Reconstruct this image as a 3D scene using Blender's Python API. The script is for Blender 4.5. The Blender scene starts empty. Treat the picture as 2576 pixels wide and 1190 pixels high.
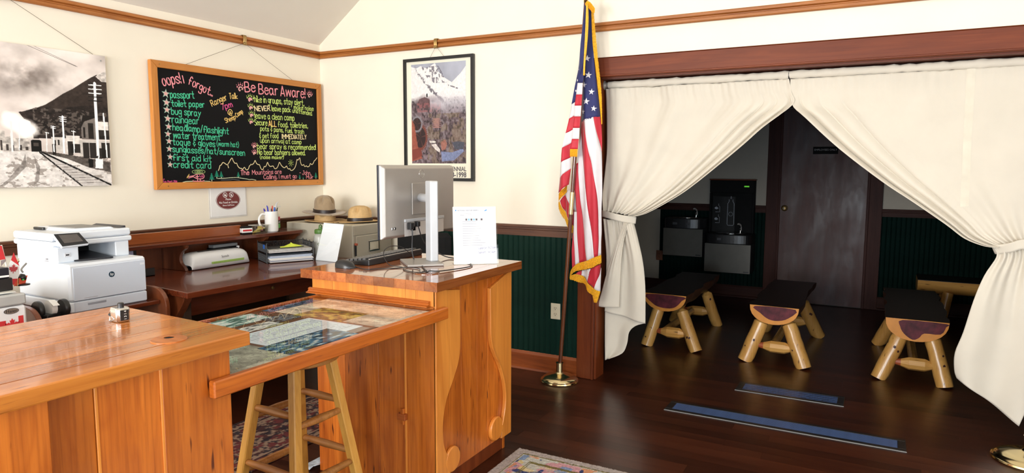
import bpy, bmesh, math, random
import numpy as np
from mathutils import Vector, Matrix
R = random.Random(7)
C = bpy.context.scene.collection
SC = bpy.context.scene
# ---------------------------------------------------------------- camera, world, lights, exposure
cd = bpy.data.cameras.new('camera'); cam = bpy.data.objects.new('camera', cd); C.objects.link(cam)
cam.location = (4.115, -4.238, 1.45)
cam.rotation_euler = (Matrix.Rotation(math.radians(28.6), 3, 'Z') @ Matrix.Rotation(math.radians(90 - 5.93), 3, 'X') @ Matrix.Rotation(math.radians(0.19), 3, 'Z')).to_euler()
cd.sensor_width = 36; cd.lens = 36 * 1705 / 2576; cd.clip_start = .02; cd.clip_end = 60
SC.camera = cam
wd = bpy.data.worlds.new('sky'); SC.world = wd; wd.use_nodes = True
wd.node_tree.nodes['Background'].inputs[0].default_value = (.80, .90, 1.0, 1)
wd.node_tree.nodes['Background'].inputs[1].default_value = 5.0
def lamp(name, loc, size, power, direction, col=(1, .98, .95)):
    l = bpy.data.lights.new(name, 'AREA'); l.shape = 'RECTANGLE'; l.size, l.size_y = size; l.energy = power; l.color = col
    o = bpy.data.objects.new(name, l); C.objects.link(o); o.location = loc
    o.rotation_euler = Vector(direction).to_track_quat('-Z', 'Z').to_euler(); return o
# daylight through the four windows of the front wall and two of the right wall
WIN_F = [(1.15, 1.1), (2.75, 1.1), (4.55, 1.1), (6.15, 1.1)]
for i, (wx, ww) in enumerate(WIN_F):
    lamp('window_daylight', (wx, -7.12, 1.62), (ww, 1.5), (250, 180, 60, 30)[i], (0, 1, -.04), (1, .985, .96))
# low bluish lamp added to cool the lower curtain, behind an assumed glazed door
lamp('added_low_daylight', (4.55, -7.10, .85), (1.0, 1.3), 125, (0, 1, -.10), (.60, .79, 1))
WIN_R = [(-5.6, 1.2), (-3.4, 1.2)]
for wy, ww in WIN_R:
    lamp('window_daylight', (7.22, wy, 1.62), (ww, 1.5), 60, (-1, 0, -.04), (.93, .97, 1))
vs = SC.view_settings; vs.view_transform = 'Standard'; vs.look = 'None'; vs.gamma = 1; vs.use_curve_mapping = False
vs.exposure = -0.56
SC.cycles.max_bounces = 10; SC.cycles.diffuse_bounces = 6; SC.cycles.glossy_bounces = 4; SC.cycles.transparent_max_bounces = 12
SC.cycles.sample_clamp_indirect = 6; SC.cycles.caustics_reflective = False; SC.cycles.caustics_refractive = False
# ---------------------------------------------------------------- materials
def lin(c):
    return tuple(((v / 255) / 12.92 if v / 255 <= .04045 else ((v / 255 + .055) / 1.055) ** 2.4) for v in c)
def newmat(name):
    m = bpy.data.materials.new(name); m.use_nodes = True; nt = m.node_tree
    return m, nt, nt.nodes['Principled BSDF']
def N(nt, t, **kw):
    n = nt.nodes.new(t)
    for k, v in kw.items():
        if k.startswith('_'): setattr(n, k[1:], v)
        else: n.inputs[k.replace('__', ' ')].default_value = v
    return n
def mixcol(nt, fac, a, b, mode='MIX'):
    n = nt.nodes.new('ShaderNodeMix'); n.data_type = 'RGBA'; n.blend_type = mode
    for k, v in ((0, fac), (6, a), (7, b)):
        if hasattr(v, 'links') or hasattr(v, 'is_linked'): nt.links.new(v, n.inputs[k])
        else: n.inputs[k].default_value = v if k == 0 else (*v[:3], 1)
    return n.outputs[2]
def ramp(nt, fac, stops):
    n = nt.nodes.new('ShaderNodeValToRGB'); e = n.color_ramp.elements
    while len(e) < len(stops): e.new(.5)
    for q, (p, c) in zip(e, stops): q.position = p; q.color = (*c[:3], 1)
    nt.links.new(fac, n.inputs[0]); return n.outputs[0]
def coords(nt, scale, rand=True):
    tc = nt.nodes.new('ShaderNodeTexCoord'); mp = N(nt, 'ShaderNodeMapping'); mp.inputs['Scale'].default_value = scale
    nt.links.new(tc.outputs['Object'], mp.inputs['Vector'])
    if rand:
        oi = nt.nodes.new('ShaderNodeObjectInfo'); mu = N(nt, 'ShaderNodeMath', _operation='MULTIPLY'); mu.inputs[1].default_value = 37.0
        nt.links.new(oi.outputs['Random'], mu.inputs[0]); nt.links.new(mu.outputs[0], mp.inputs['Location'])
        return mp.outputs[0], oi.outputs['Random']
    return mp.outputs[0], None
def bump(nt, b, h, strength, dist=.002):
    n = N(nt, 'ShaderNodeBump', Strength=strength, Distance=dist); nt.links.new(h, n.inputs['Height']); nt.links.new(n.outputs[0], b.inputs['Normal'])
MC = {}
def plain(name, col, rough=.5, metal=0, spec=.5, var=.06, nscale=12, bmp=0, coat=0, alpha=1, emit=None, sheen=0):
    if name in MC: return MC[name]
    m, nt, b = newmat(name); co, _ = coords(nt, (1, 1, 1), False)
    nz = N(nt, 'ShaderNodeTexNoise', Scale=nscale, Detail=4.0); nt.links.new(co, nz.inputs['Vector'])
    lo = tuple(max(0, c * (1 - var)) for c in col); hi = tuple(min(1, c * (1 + var)) for c in col)
    nt.links.new(ramp(nt, nz.outputs[0], [(.3, lo), (.7, hi)]), b.inputs['Base Color'])
    b.inputs['Roughness'].default_value = rough; b.inputs['Metallic'].default_value = metal; b.inputs['Specular IOR Level'].default_value = spec
    b.inputs['Coat Weight'].default_value = coat; b.inputs['Coat Roughness'].default_value = .06
    if sheen: b.inputs['Sheen Weight'].default_value = sheen
    if bmp: bump(nt, b, nz.outputs[0], bmp)
    if emit: b.inputs['Emission Color'].default_value = (*emit[:3], 1); b.inputs['Emission Strength'].default_value = emit[3]
    MC[name] = m; return m
def wood(name, light, dark, axis=2, rough=.35, coat=0, spec=.5, fleck=None, ring=9, contrast=1, tone=.3, along=1.0):
    """board grain along an axis of the piece's own space, each piece with its own tone"""
    if name in MC: return MC[name]
    m, nt, b = newmat(name); s = [14, 14, 14]; s[axis] = 1.1 * along
    co, rnd = coords(nt, s)
    n1 = N(nt, 'ShaderNodeTexNoise', Scale=1.0, Detail=5.0, Roughness=.62, Distortion=.6); nt.links.new(co, n1.inputs['Vector'])
    s2 = [120, 120, 120]; s2[axis] = 3.0; co2, _ = coords(nt, s2)
    n2 = N(nt, 'ShaderNodeTexNoise', Scale=1.0, Detail=3.0); nt.links.new(co2, n2.inputs['Vector'])
    s3 = [3.5, 3.5, 3.5]; s3[axis] = .45; co3, _ = coords(nt, s3)
    n3 = N(nt, 'ShaderNodeTexNoise', Scale=1.0, Detail=2.0, Distortion=1.2); nt.links.new(co3, n3.inputs['Vector'])
    rg = N(nt, 'ShaderNodeMath', _operation='MULTIPLY'); rg.inputs[1].default_value = ring; nt.links.new(n3.outputs[0], rg.inputs[0])
    fr = N(nt, 'ShaderNodeMath', _operation='PINGPONG'); fr.inputs[1].default_value = .5; nt.links.new(rg.outputs[0], fr.inputs[0])
    mid = tuple((a + c) / 2 for a, c in zip(light, dark))
    base = ramp(nt, n1.outputs[0], [(.28, dark), (.5, mid), (.74, light)])
    rc = ramp(nt, fr.outputs[0], [(0, tuple(v * .55 + .45 for v in (.75, .62, .5))), (.28, (1, 1, 1))])
    c1 = mixcol(nt, .75 * contrast, base, rc, 'MULTIPLY')
    fc = ramp(nt, n2.outputs[0], [(.33, (.62, .52, .45)), (.5, (1, 1, 1))])
    c2 = mixcol(nt, .55 * contrast, c1, fc, 'MULTIPLY')
    tn = N(nt, 'ShaderNodeMapRange'); tn.inputs[3].default_value = 1 - tone; tn.inputs[4].default_value = 1 + tone; nt.links.new(rnd, tn.inputs[0])
    vm = N(nt, 'ShaderNodeVectorMath', _operation='SCALE'); nt.links.new(c2, vm.inputs[0]); nt.links.new(tn.outputs[0], vm.inputs['Scale'])
    out = vm.outputs[0]
    if fleck:
        s4 = [60, 60, 60]; s4[axis] = 9; co4, _ = coords(nt, s4)
        n4 = N(nt, 'ShaderNodeTexNoise', Scale=1.0, Detail=1.0); nt.links.new(co4, n4.inputs['Vector'])
        out = mixcol(nt, ramp(nt, n4.outputs[0], [(.70, (0, 0, 0)), (.78, (1, 1, 1))]), out, fleck)
    nt.links.new(out, b.inputs['Base Color'])
    b.inputs['Roughness'].default_value = rough; b.inputs['Coat Weight'].default_value = coat; b.inputs['Coat Roughness'].default_value = .05; b.inputs['Specular IOR Level'].default_value = spec
    bump(nt, b, n2.outputs[0], .12, .0006)
    MC[name] = m; return m
def vcol(name, rough=.6, coat=0, bmp=0):
    if name in MC: return MC[name]
    m, nt, b = newmat(name); a = nt.nodes.new('ShaderNodeAttribute'); a.attribute_name = 'print'
    nt.links.new(a.outputs[0], b.inputs['Base Color']); b.inputs['Roughness'].default_value = rough; b.inputs['Coat Weight'].default_value = coat
    b.inputs['Specular IOR Level'].default_value = .3
    if bmp:
        nz = N(nt, 'ShaderNodeTexNoise', Scale=260.0); bump(nt, b, nz.outputs[0], bmp, .004)
    MC[name] = m; return m
def clear(name, tint=(1, 1, 1), rough=.0, ior=1.5, extra=0.0):
    """clear sheet: see-through with a surface reflection"""
    if name in MC: return MC[name]
    m = bpy.data.materials.new(name); m.use_nodes = True; nt = m.node_tree; nt.nodes.clear()
    o = nt.nodes.new('ShaderNodeOutputMaterial'); t = N(nt, 'ShaderNodeBsdfTransparent', Color=(*tint, 1)); g = N(nt, 'ShaderNodeBsdfGlossy', Roughness=rough)
    f = N(nt, 'ShaderNodeFresnel', IOR=ior); mx = nt.nodes.new('ShaderNodeMixShader'); ad = N(nt, 'ShaderNodeMath', _operation='ADD'); ad.inputs[1].default_value = extra
    ge = nt.nodes.new('ShaderNodeNewGeometry'); iv = N(nt, 'ShaderNodeMath', _operation='SUBTRACT'); iv.inputs[0].default_value = 1; nt.links.new(ge.outputs['Backfacing'], iv.inputs[1])
    ml = N(nt, 'ShaderNodeMath', _operation='MULTIPLY'); nt.links.new(f.outputs[0], ad.inputs[0]); nt.links.new(ad.outputs[0], ml.inputs[0]); nt.links.new(iv.outputs[0], ml.inputs[1]); nt.links.new(ml.outputs[0], mx.inputs[0]); nt.links.new(t.outputs[0], mx.inputs[1]); nt.links.new(g.outputs[0], mx.inputs[2]); nt.links.new(mx.outputs[0], o.inputs[0])
    MC[name] = m; return m
# ---------------------------------------------------------------- geometry helpers
ORG = {}
def tag(o, label=None, cat=None, group=None, kind=None):
    for k, v in (('label', label), ('category', cat), ('group', group), ('kind', kind)):
        if v: o[k] = v
    return o
def thing(name, label, cat, loc, group=None):
    o = bpy.data.objects.new(name, None); C.objects.link(o); o.location = loc; o.empty_display_size = .05
    ORG[o.name] = Vector(loc); return tag(o, label, cat, group)
class MB:
    def __init__(s): s.v = []; s.f = []; s.mi = []; s.m = 0
    def add(s, vs, fs):
        n = len(s.v); s.v += [tuple(p) for p in vs]; s.f += [tuple(i + n for i in f) for f in fs]; s.mi += [s.m] * len(fs); return s
    def mat(s, i): s.m = i; return s
    def box(s, x0, x1, y0, y1, z0, z1, b=0, M=None):
        x0, x1 = min(x0, x1), max(x0, x1); y0, y1 = min(y0, y1), max(y0, y1); z0, z1 = min(z0, z1), max(z0, z1)
        if b <= 0:
            vs = [(x, y, z) for z in (z0, z1) for y in (y0, y1) for x in (x0, x1)]
            fs = [(0, 2, 3, 1), (4, 5, 7, 6), (0, 1, 5, 4), (2, 6, 7, 3), (0, 4, 6, 2), (1, 3, 7, 5)]
        else:
            b = min(b, (x1 - x0) * .45, (y1 - y0) * .45, (z1 - z0) * .45); vs = []; ix = {}
            for i in (0, 1):
                for j in (0, 1):
                    for k in (0, 1):
                        c = ((x0, x1)[i], (y0, y1)[j], (z0, z1)[k]); d = (b - 2 * b * i, b - 2 * b * j, b - 2 * b * k)
                        for a in range(3):
                            q = [c[t] + (0 if t == a else d[t]) for t in range(3)]; ix[i, j, k, a] = len(vs); vs.append(tuple(q))
            fs = []
            for a in range(3):
                p, q = (a + 1) % 3, (a + 2) % 3
                for sgn in (0, 1):
                    def K(u, w, e=a):
                        t = [0, 0, 0]; t[a] = sgn; t[p] = u; t[q] = w; return ix[t[0], t[1], t[2], e]
                    lp = [K(0, 0), K(1, 0), K(1, 1), K(0, 1)]; fs.append(tuple(lp if sgn else lp[::-1]))
                for u in (0, 1):
                    for w in (0, 1):   # edge along axis a
                        def E(en, e):
                            t = [0, 0, 0]; t[a] = en; t[p] = u; t[q] = w; return ix[t[0], t[1], t[2], e]
                        lp = [E(0, p), E(1, p), E(1, q), E(0, q)]; fs.append(tuple(lp if u != w else lp[::-1]))
            for i in (0, 1):
                for j in (0, 1):
                    for k in (0, 1):
                        lp = [ix[i, j, k, 0], ix[i, j, k, 1], ix[i, j, k, 2]]; fs.append(tuple(lp if (i + j + k) % 2 else lp[::-1]))
        if M is not None: vs = [tuple(M @ Vector(p)) for p in vs]
        return s.add(vs, fs)
    def cbox(s, c, sz, rz=0, b=0, ry=0, rx=0):
        M = Matrix.Translation(c) @ Matrix.Rotation(rz, 4, 'Z') @ Matrix.Rotation(ry, 4, 'Y') @ Matrix.Rotation(rx, 4, 'X')
        return s.box(-sz[0] / 2, sz[0] / 2, -sz[1] / 2, sz[1] / 2, -sz[2] / 2, sz[2] / 2, b, M)
    def prism(s, pts, axis, a0, a1):
        """polygon in the two other axes (order x,y,z without axis), extruded a0..a1"""
        def P(q, a):
            q = list(q); q.insert(axis, a); return tuple(q)
        n = len(pts); vs = [P(p, a0) for p in pts] + [P(p, a1) for p in pts]
        ar = sum(pts[i][0] * pts[(i + 1) % n][1] - pts[(i + 1) % n][0] * pts[i][1] for i in range(n))
        flip = (ar > 0) != (a1 > a0); flip = flip if axis != 1 else not flip
        lo = tuple(range(n)); hi = tuple(range(n, 2 * n)); fs = [lo[::-1], hi] + [(i, (i + 1) % n, (i + 1) % n + n, i + n) for i in range(n)]
        if flip: fs = [f[::-1] for f in fs]
        return s.add(vs, fs)
    def lathe(s, prof, c=(0, 0, 0), n=24, M=None, sx=1, sy=1):
        vs = []; fs = []; m = len(prof)
        for k in range(n):
            a = 2 * math.pi * k / n
            vs += [(r * math.cos(a) * sx, r * math.sin(a) * sy, z) for r, z in prof]
        for k in range(n):
            for i in range(m - 1):
                a, b_ = k * m + i, ((k + 1) % n) * m + i; fs.append((a, b_, b_ + 1, a + 1))
        if prof[0][0] > 1e-6: fs.append(tuple(k * m for k in range(n))[::-1])
        if prof[-1][0] > 1e-6: fs.append(tuple(k * m + m - 1 for k in range(n)))
        T = Matrix.Translation(c) @ (M if M is not None else Matrix())
        return s.add([tuple(T @ Vector(p)) for p in vs], fs)
    def tube(s, pts, r, n=8, caps=True):
        P = [Vector(p) for p in pts]; rr = r if isinstance(r, (list, tuple)) else [r] * len(P); vs = []; fs = []; up = None
        for i, p in enumerate(P):
            t = (P[min(i + 1, len(P) - 1)] - P[max(i - 1, 0)]).normalized()
            if up is None: up = Vector((0, 0, 1)) if abs(t.z) < .9 else Vector((1, 0, 0))
            a = t.cross(up); a = a.normalized() if a.length > 1e-6 else t.orthogonal().normalized(); up = a.cross(t).normalized()
            vs += [tuple(p + (a * math.cos(2 * math.pi * k / n) + up * math.sin(2 * math.pi * k / n)) * rr[i]) for k in range(n)]
        for i in range(len(P) - 1):
            fs += [(i * n + k, i * n + (k + 1) % n, (i + 1) * n + (k + 1) % n, (i + 1) * n + k) for k in range(n)]
        if caps: fs += [tuple(range(n))[::-1], tuple(range((len(P) - 1) * n, len(P) * n))]
        return s.add(vs, fs)
    def grid(s, fn, nu, nv):
        vs = [fn(i / nu, j / nv) for j in range(nv + 1) for i in range(nu + 1)]
        return s.add(vs, [(j * (nu + 1) + i, j * (nu + 1) + i + 1, (j + 1) * (nu + 1) + i + 1, (j + 1) * (nu + 1) + i) for j in range(nv) for i in range(nu)])
    def flat(s, pts): return s.add(pts, [tuple(range(len(pts)))])
    def build(s, name, mats, parent=None, smooth=False, solid=0, bevel=0, sub=0, loc=None):
        me = bpy.data.meshes.new(name); org = ORG[parent.name] if parent is not None else Vector((0, 0, 0))
        base = Vector(loc) if loc is not None else (Vector([sum(p[k] for p in s.v) / len(s.v) for k in range(3)]))
        me.from_pydata([tuple(Vector(p) - base) for p in s.v], [], s.f); mats = mats if isinstance(mats, (list, tuple)) else [mats]
        for m in mats: me.materials.append(m)
        if len(mats) > 1: me.polygons.foreach_set('material_index', s.mi)
        if smooth: me.polygons.foreach_set('use_smooth', [True] * len(me.polygons))
        o = bpy.data.objects.new(name, me); C.objects.link(o); o.location = base - org; ORG[o.name] = base
        if parent is not None: o.parent = parent
        if smooth and smooth is not True:
            bm = bmesh.new(); bm.from_mesh(me)
            for e in bm.edges:
                e.smooth = not (len(e.link_faces) == 2 and e.calc_face_angle(0) > smooth)
            bm.to_mesh(me); bm.free()
        if bevel: d = o.modifiers.new('bevel', 'BEVEL'); d.width = bevel; d.segments = 2; d.limit_method = 'ANGLE'; d.angle_limit = .6
        if solid: d = o.modifiers.new('solid', 'SOLIDIFY'); d.thickness = solid; d.offset = 0
        if sub: d = o.modifiers.new('sub', 'SUBSURF'); d.levels = d.render_levels = sub
        return o
def struct(o): o['kind'] = 'structure'; return o
def dup(o, loc, parent=None, name=None):
    c = o.copy(); c.name = name or o.name.split('.')[0]; C.objects.link(c); c.parent = parent
    org = ORG[parent.name] if parent is not None else Vector((0, 0, 0)); c.location = Vector(loc) - org; ORG[c.name] = Vector(loc); return c
def dup_tree(o, delta, label=None):
    """a thing with its parts and their parts, moved by delta"""
    r = dup(o, ORG[o.name] + Vector(delta))
    if label: r['label'] = label
    for ch in list(o.children):
        c = dup(ch, ORG[ch.name] + Vector(delta), r)
        for g in list(ch.children): dup(g, ORG[g.name] + Vector(delta), c)
    return r
def smooth_line(pts, k=4, closed=False):
    P = [np.array(p, float) for p in pts]; n = len(P); out = []
    if n < 3 and not closed: return [tuple(p) for p in P]
    for i in range(n if closed else n - 1):
        p0, p1, p2, p3 = (P[(i - 1) % n], P[i], P[(i + 1) % n], P[(i + 2) % n]) if closed else (P[max(i - 1, 0)], P[i], P[i + 1], P[min(i + 2, n - 1)])
        for j in range(k):
            t = j / k; out.append(tuple(.5 * (2 * p1 + (p2 - p0) * t + (2 * p0 - 5 * p1 + 4 * p2 - p3) * t * t + (3 * p1 - p0 - 3 * p2 + p3) * t ** 3)))
    if not closed: out.append(tuple(P[-1]))
    return out
def resample(pts, n):
    P = np.array(pts, float); d = np.r_[0, np.cumsum(np.hypot(*np.diff(P, axis=0).T))]; t = np.linspace(0, d[-1], n)
    return np.array([np.interp(t, d, P[:, k]) for k in range(P.shape[1])]).T
def plane_map(kind, val):
    """2-D coordinates on an upright or level plane to the room: 'x' (y,z), 'y' (x,z), 'z' (x,y)"""
    return {'x': lambda p: (val, p[0], p[1]), 'y': lambda p: (p[0], val, p[1]), 'z': lambda p: (p[0], p[1], val)}[kind]
def text(name, s, O, r, u, size, mat, parent, sx=1, depth=.0004, align='LEFT', bold=0):
    cu = bpy.data.curves.new(name, 'FONT'); cu.body = s; cu.size = size; cu.extrude = depth; cu.align_x = align; cu.offset = bold; cu.resolution_u = 3
    t = bpy.data.objects.new('tmp', cu); C.objects.link(t); bpy.context.view_layer.update()
    me = bpy.data.meshes.new_from_object(t.evaluated_get(bpy.context.evaluated_depsgraph_get())); bpy.data.objects.remove(t); bpy.data.curves.remove(cu)
    r = Vector(r).normalized(); u = Vector(u).normalized(); n = r.cross(u)
    co = np.empty(len(me.vertices) * 3); me.vertices.foreach_get('co', co); co = co.reshape(-1, 3)
    w = np.outer(co[:, 0] * sx, r) + np.outer(co[:, 1], u) + np.outer(co[:, 2], n); me.vertices.foreach_set('co', w.ravel()); me.materials.clear(); me.materials.append(mat)
    o = bpy.data.objects.new(name, me); C.objects.link(o); org = ORG[parent.name] if parent is not None else Vector((0, 0, 0))
    o.parent = parent; o.location = Vector(O) - org; ORG[o.name] = Vector(O); return o
def ribbon(mb, pts, w, P, caps=True, k=4):
    """flat pen stroke of width w along 2-D points, P maps to the room"""
    q = np.array(smooth_line(pts, k) if k > 1 else pts, float)
    if len(q) == 1: q = np.array([q[0], q[0] + 1e-4])
    d = np.gradient(q, axis=0); d /= np.maximum(np.hypot(d[:, 0], d[:, 1]), 1e-9)[:, None]; nn = np.c_[-d[:, 1], d[:, 0]] * w / 2
    L, Rr = q + nn, q - nn; n = len(q); o_ = Vector(P((0, 0))); nv_ = (Vector(P((1, 0))) - o_).cross(Vector(P((0, 1))) - o_).normalized()
    mb.k = (getattr(mb, 'k', -1) + 1) % 9; off = nv_ * (.00011 * mb.k); Q = lambda p: tuple(Vector(P(p)) + off)   # strokes lie one over another
    mb.add([Q(p) for p in L] + [Q(p) for p in Rr], [(i + n, i + 1 + n, i + 1, i) for i in range(n - 1)])
    if caps:
        for c, t, sg in ((q[0], d[0], -1), (q[-1], d[-1], 1)):
            a0 = math.atan2(t[1] * sg, t[0] * sg); mb.flat([Q((c[0] + math.cos(a0 + a) * w / 2, c[1] + math.sin(a0 + a) * w / 2)) for a in [i * math.pi / 5 - math.pi / 2 for i in range(6)]])
# ---------------------------------------------------------------- painted prints (colour per point of a fine grid)
class Canvas:
    def __init__(s, a0, a1, b0, b1, w, h, col):
        s.a0, s.a1, s.b0, s.b1, s.w, s.h = a0, a1, b0, b1, w, h; s.im = np.zeros((h, w, 3)); s.im[:] = col
        s.A, s.B = np.meshgrid(np.linspace(a0, a1, w), np.linspace(b0, b1, h))
    def poly(s, pts, col, alpha=1, noise=0):
        m = np.zeros((s.h, s.w), bool); n = len(pts)
        for i in range(n):
            (x0, y0), (x1, y1) = pts[i], pts[(i + 1) % n]
            if y0 == y1: continue
            m ^= ((y0 > s.B) != (y1 > s.B)) & (s.A < (x1 - x0) * (s.B - y0) / (y1 - y0) + x0)
        s.mask(m, col, alpha, noise); return m
    def mask(s, m, col, alpha=1, noise=0):
        c = np.array(col, float)
        if noise: c = c * (1 + noise * (s.fbm(60, 3)[..., None] - .5) * 2); c = c[m]
        a = alpha if np.isscalar(alpha) else alpha[m][:, None]
        s.im[m] = s.im[m] * (1 - a) + np.clip(c, 0, 255) * a
    def line(s, p, q, w, col, alpha=1):
        p, q = np.array(p), np.array(q); d = q - p; t = np.clip(((s.A - p[0]) * d[0] + (s.B - p[1]) * d[1]) / max(d @ d, 1e-12), 0, 1)
        s.mask(np.hypot(s.A - p[0] - t * d[0], s.B - p[1] - t * d[1]) < w / 2, col, alpha)
    def fbm(s, scale, seed, octv=4, sa=1, sb=1):
        rg = np.random.RandomState(seed); out = np.zeros((s.h, s.w)); amp = 1; tot = 0
        for o in range(octv):
            n = max(2, int(scale * 2 ** o)); g = rg.rand(int(n * sb) + 2, int(n * sa) + 2)
            u = np.linspace(0, int(n * sa), s.w); v = np.linspace(0, int(n * sb), s.h); i, j = u.astype(int), v.astype(int); fu, fv = u - i, v - j; fu = fu * fu * (3 - 2 * fu); fv = fv * fv * (3 - 2 * fv); fu = fu[None]; fv = fv[:, None]
            out += amp * ((g[np.ix_(j, i)] * (1 - fu) + g[np.ix_(j, i + 1)] * fu) * (1 - fv) + (g[np.ix_(j + 1, i)] * (1 - fu) + g[np.ix_(j + 1, i + 1)] * fu) * fv); tot += amp; amp *= .5
        return out / tot
    def build(s, name, P, mat, parent, zoff=None):
        me = bpy.data.meshes.new(name); n = s.w * s.h; pts = np.array([P((0, 0)), P((1, 0)), P((0, 1))], float); o0 = pts[0]; ea, eb = pts[1] - o0, pts[2] - o0
        co = o0 + s.A.ravel()[:, None] * ea + s.B.ravel()[:, None] * eb; nr = np.cross(ea, eb)
        if zoff is not None: co = co + zoff.ravel()[:, None] * (0, 0, 1)
        base = co.mean(0); org = ORG[parent.name] if parent is not None else Vector((0, 0, 0))
        i, j = np.meshgrid(np.arange(s.w - 1), np.arange(s.h - 1)); k = (j * s.w + i).ravel(); q = np.c_[k, k + 1, k + s.w + 1, k + s.w]
        me.vertices.add(n); me.vertices.foreach_set('co', (co - base).ravel()); nf = len(q); me.loops.add(nf * 4); me.loops.foreach_set('vertex_index', q.ravel()); me.polygons.add(nf); me.polygons.foreach_set('loop_start', np.arange(nf) * 4); me.update(calc_edges=True)
        c = np.clip(s.im, 0, 255) / 255; c = np.where(c <= .04045, c / 12.92, ((c + .055) / 1.055) ** 2.4); at = me.color_attributes.new('print', 'FLOAT_COLOR', 'POINT'); at.data.foreach_set('color', np.c_[c.reshape(-1, 3), np.ones(n)].ravel())
        me.materials.append(mat); o = bpy.data.objects.new(name, me); C.objects.link(o); o.parent = parent; o.location = Vector(base) - org; ORG[o.name] = Vector(base); return o

# ---------------------------------------------------------------- shared materials
M_wall = plain('wall_paint', (.84, .78, .655), .75, var=.02, nscale=3, bmp=.03, spec=.25)
M_ceil = plain('ceiling_paint', (.78, .73, .65), .8, var=.02, nscale=3, spec=.2)
M_rail = wood('rail_wood', (.46, .17, .035), (.30, .095, .018), 0, .4, tone=.08)
M_raily = wood('rail_wood_y', (.46, .17, .035), (.30, .095, .018), 1, .4, tone=.08)
M_mah = wood('mahogany', (.20, .042, .010), (.10, .017, .004), 0, .46, coat=0, spec=.28, tone=.15, contrast=.6)
M_mahz = wood('mahogany_upright', (.22, .048, .011), (.10, .018, .005), 2, .42, coat=0, spec=.32, tone=.15, contrast=.6)
M_chair = wood('chair_rail_wood', (.12, .04, .014), (.06, .018, .007), 0, .4, tone=.1)
M_chairy = wood('chair_rail_wood_y', (.12, .04, .014), (.06, .018, .007), 1, .4, tone=.1)
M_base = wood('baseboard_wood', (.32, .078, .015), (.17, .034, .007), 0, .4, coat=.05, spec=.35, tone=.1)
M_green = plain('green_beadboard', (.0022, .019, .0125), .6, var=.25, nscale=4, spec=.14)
M_hall = plain('hall_paint_shaded', (.40, .36, .30), .8, var=.02, spec=.15); M_shade = plain('shade_dark', (.05, .03, .02), .8, var=.1, spec=.1)  # hall shade put into the colours: dimmed cream paint, near-black unseen sides
M_floor = wood('floor_plank', (.062, .0165, .0066), (.034, .0084, .0036), 0, .30, coat=.05, tone=.30, contrast=.75)
M_cherry = wood('cherry_panel', (.62, .175, .020), (.30, .060, .006), 2, .3, coat=.2, fleck=(.10, .018, .004), tone=.18, ring=14)
M_cherryx = wood('cherry_along_x', (.60, .165, .018), (.33, .070, .007), 0, .3, coat=.2, tone=.18)
M_cherrytop = wood('cherry_top', (.66, .23, .036), (.43, .122, .014), 1, .24, coat=.45, fleck=(.26, .07, .015), tone=.2, contrast=.8)
M_maple = wood('light_panel', (.76, .29, .048), (.56, .17, .022), 2, .35, coat=.15, tone=.14, contrast=.6)
M_slabtop = wood('counter_slab', (.46, .15, .040), (.26, .065, .015), 1, .12, coat=.7, tone=.42)
M_oakstool = wood('stool_wood', (.70, .36, .075), (.52, .24, .04), 2, .4, tone=.08, contrast=.6)
M_rung = wood('rung_wood', (.46, .20, .05), (.30, .11, .025), 0, .4, tone=.2)
M_desk = wood('desk_wood', (.17, .036, .012), (.085, .016, .006), 1, .25, coat=.45, tone=.12, contrast=.7)
M_deskz = wood('desk_wood_upright', (.20, .055, .018), (.10, .024, .008), 2, .3, coat=.2, tone=.2, contrast=.7)
M_ledge = wood('desk_ledge_wood', (.34, .088, .018), (.22, .050, .010), 1, .3, coat=.2, tone=.1, contrast=.6)
M_orange = wood('frame_wood', (.62, .25, .045), (.46, .16, .025), 1, .4, tone=.1, contrast=.6)
M_orangez = wood('frame_wood_upright', (.62, .25, .045), (.46, .16, .025), 2, .4, tone=.1, contrast=.6)
M_white = plain('white_plastic', (.80, .82, .84), .35, var=.01)
M_whitep = plain('white_paper', (.82, .82, .81), .7, var=.01, spec=.2)
M_black = plain('black_plastic', (.012, .012, .013), .35, var=.1)
M_blackm = plain('black_matt', (.006, .006, .006), .8, var=.1, spec=.2)
M_grey = plain('grey_plastic', (.30, .30, .29), .45, var=.05)
M_dgrey = plain('dark_grey_plastic', (.05, .05, .055), .4, var=.05)
M_brass = plain('brass', (.78, .66, .38), .16, metal=1, var=.05)
M_brassd = plain('aged_brass', (.40, .26, .10), .35, metal=1, var=.2)
M_chrome = plain('chrome', (.78, .78, .78), .12, metal=1, var=.02)
M_silver = plain('silver_plastic', (.40, .37, .34), .42, metal=.5, var=.02)
M_silverw = plain('bright_silver', (.62, .64, .67), .35, metal=.4, var=.02)
M_wire = plain('wire', (.10, .07, .05), .4, metal=.6)
M_red = plain('red', (.55, .02, .03), .5)
M_ink = plain('black_ink', (.012, .012, .012), .6, var=.02)
M_glass = clear('table_glass', (.99, 1, .995), .0, 1.5, .02)
M_acryl = clear('clear_acrylic', (.985, 1, .99), .02, 1.45, .01)
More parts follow.
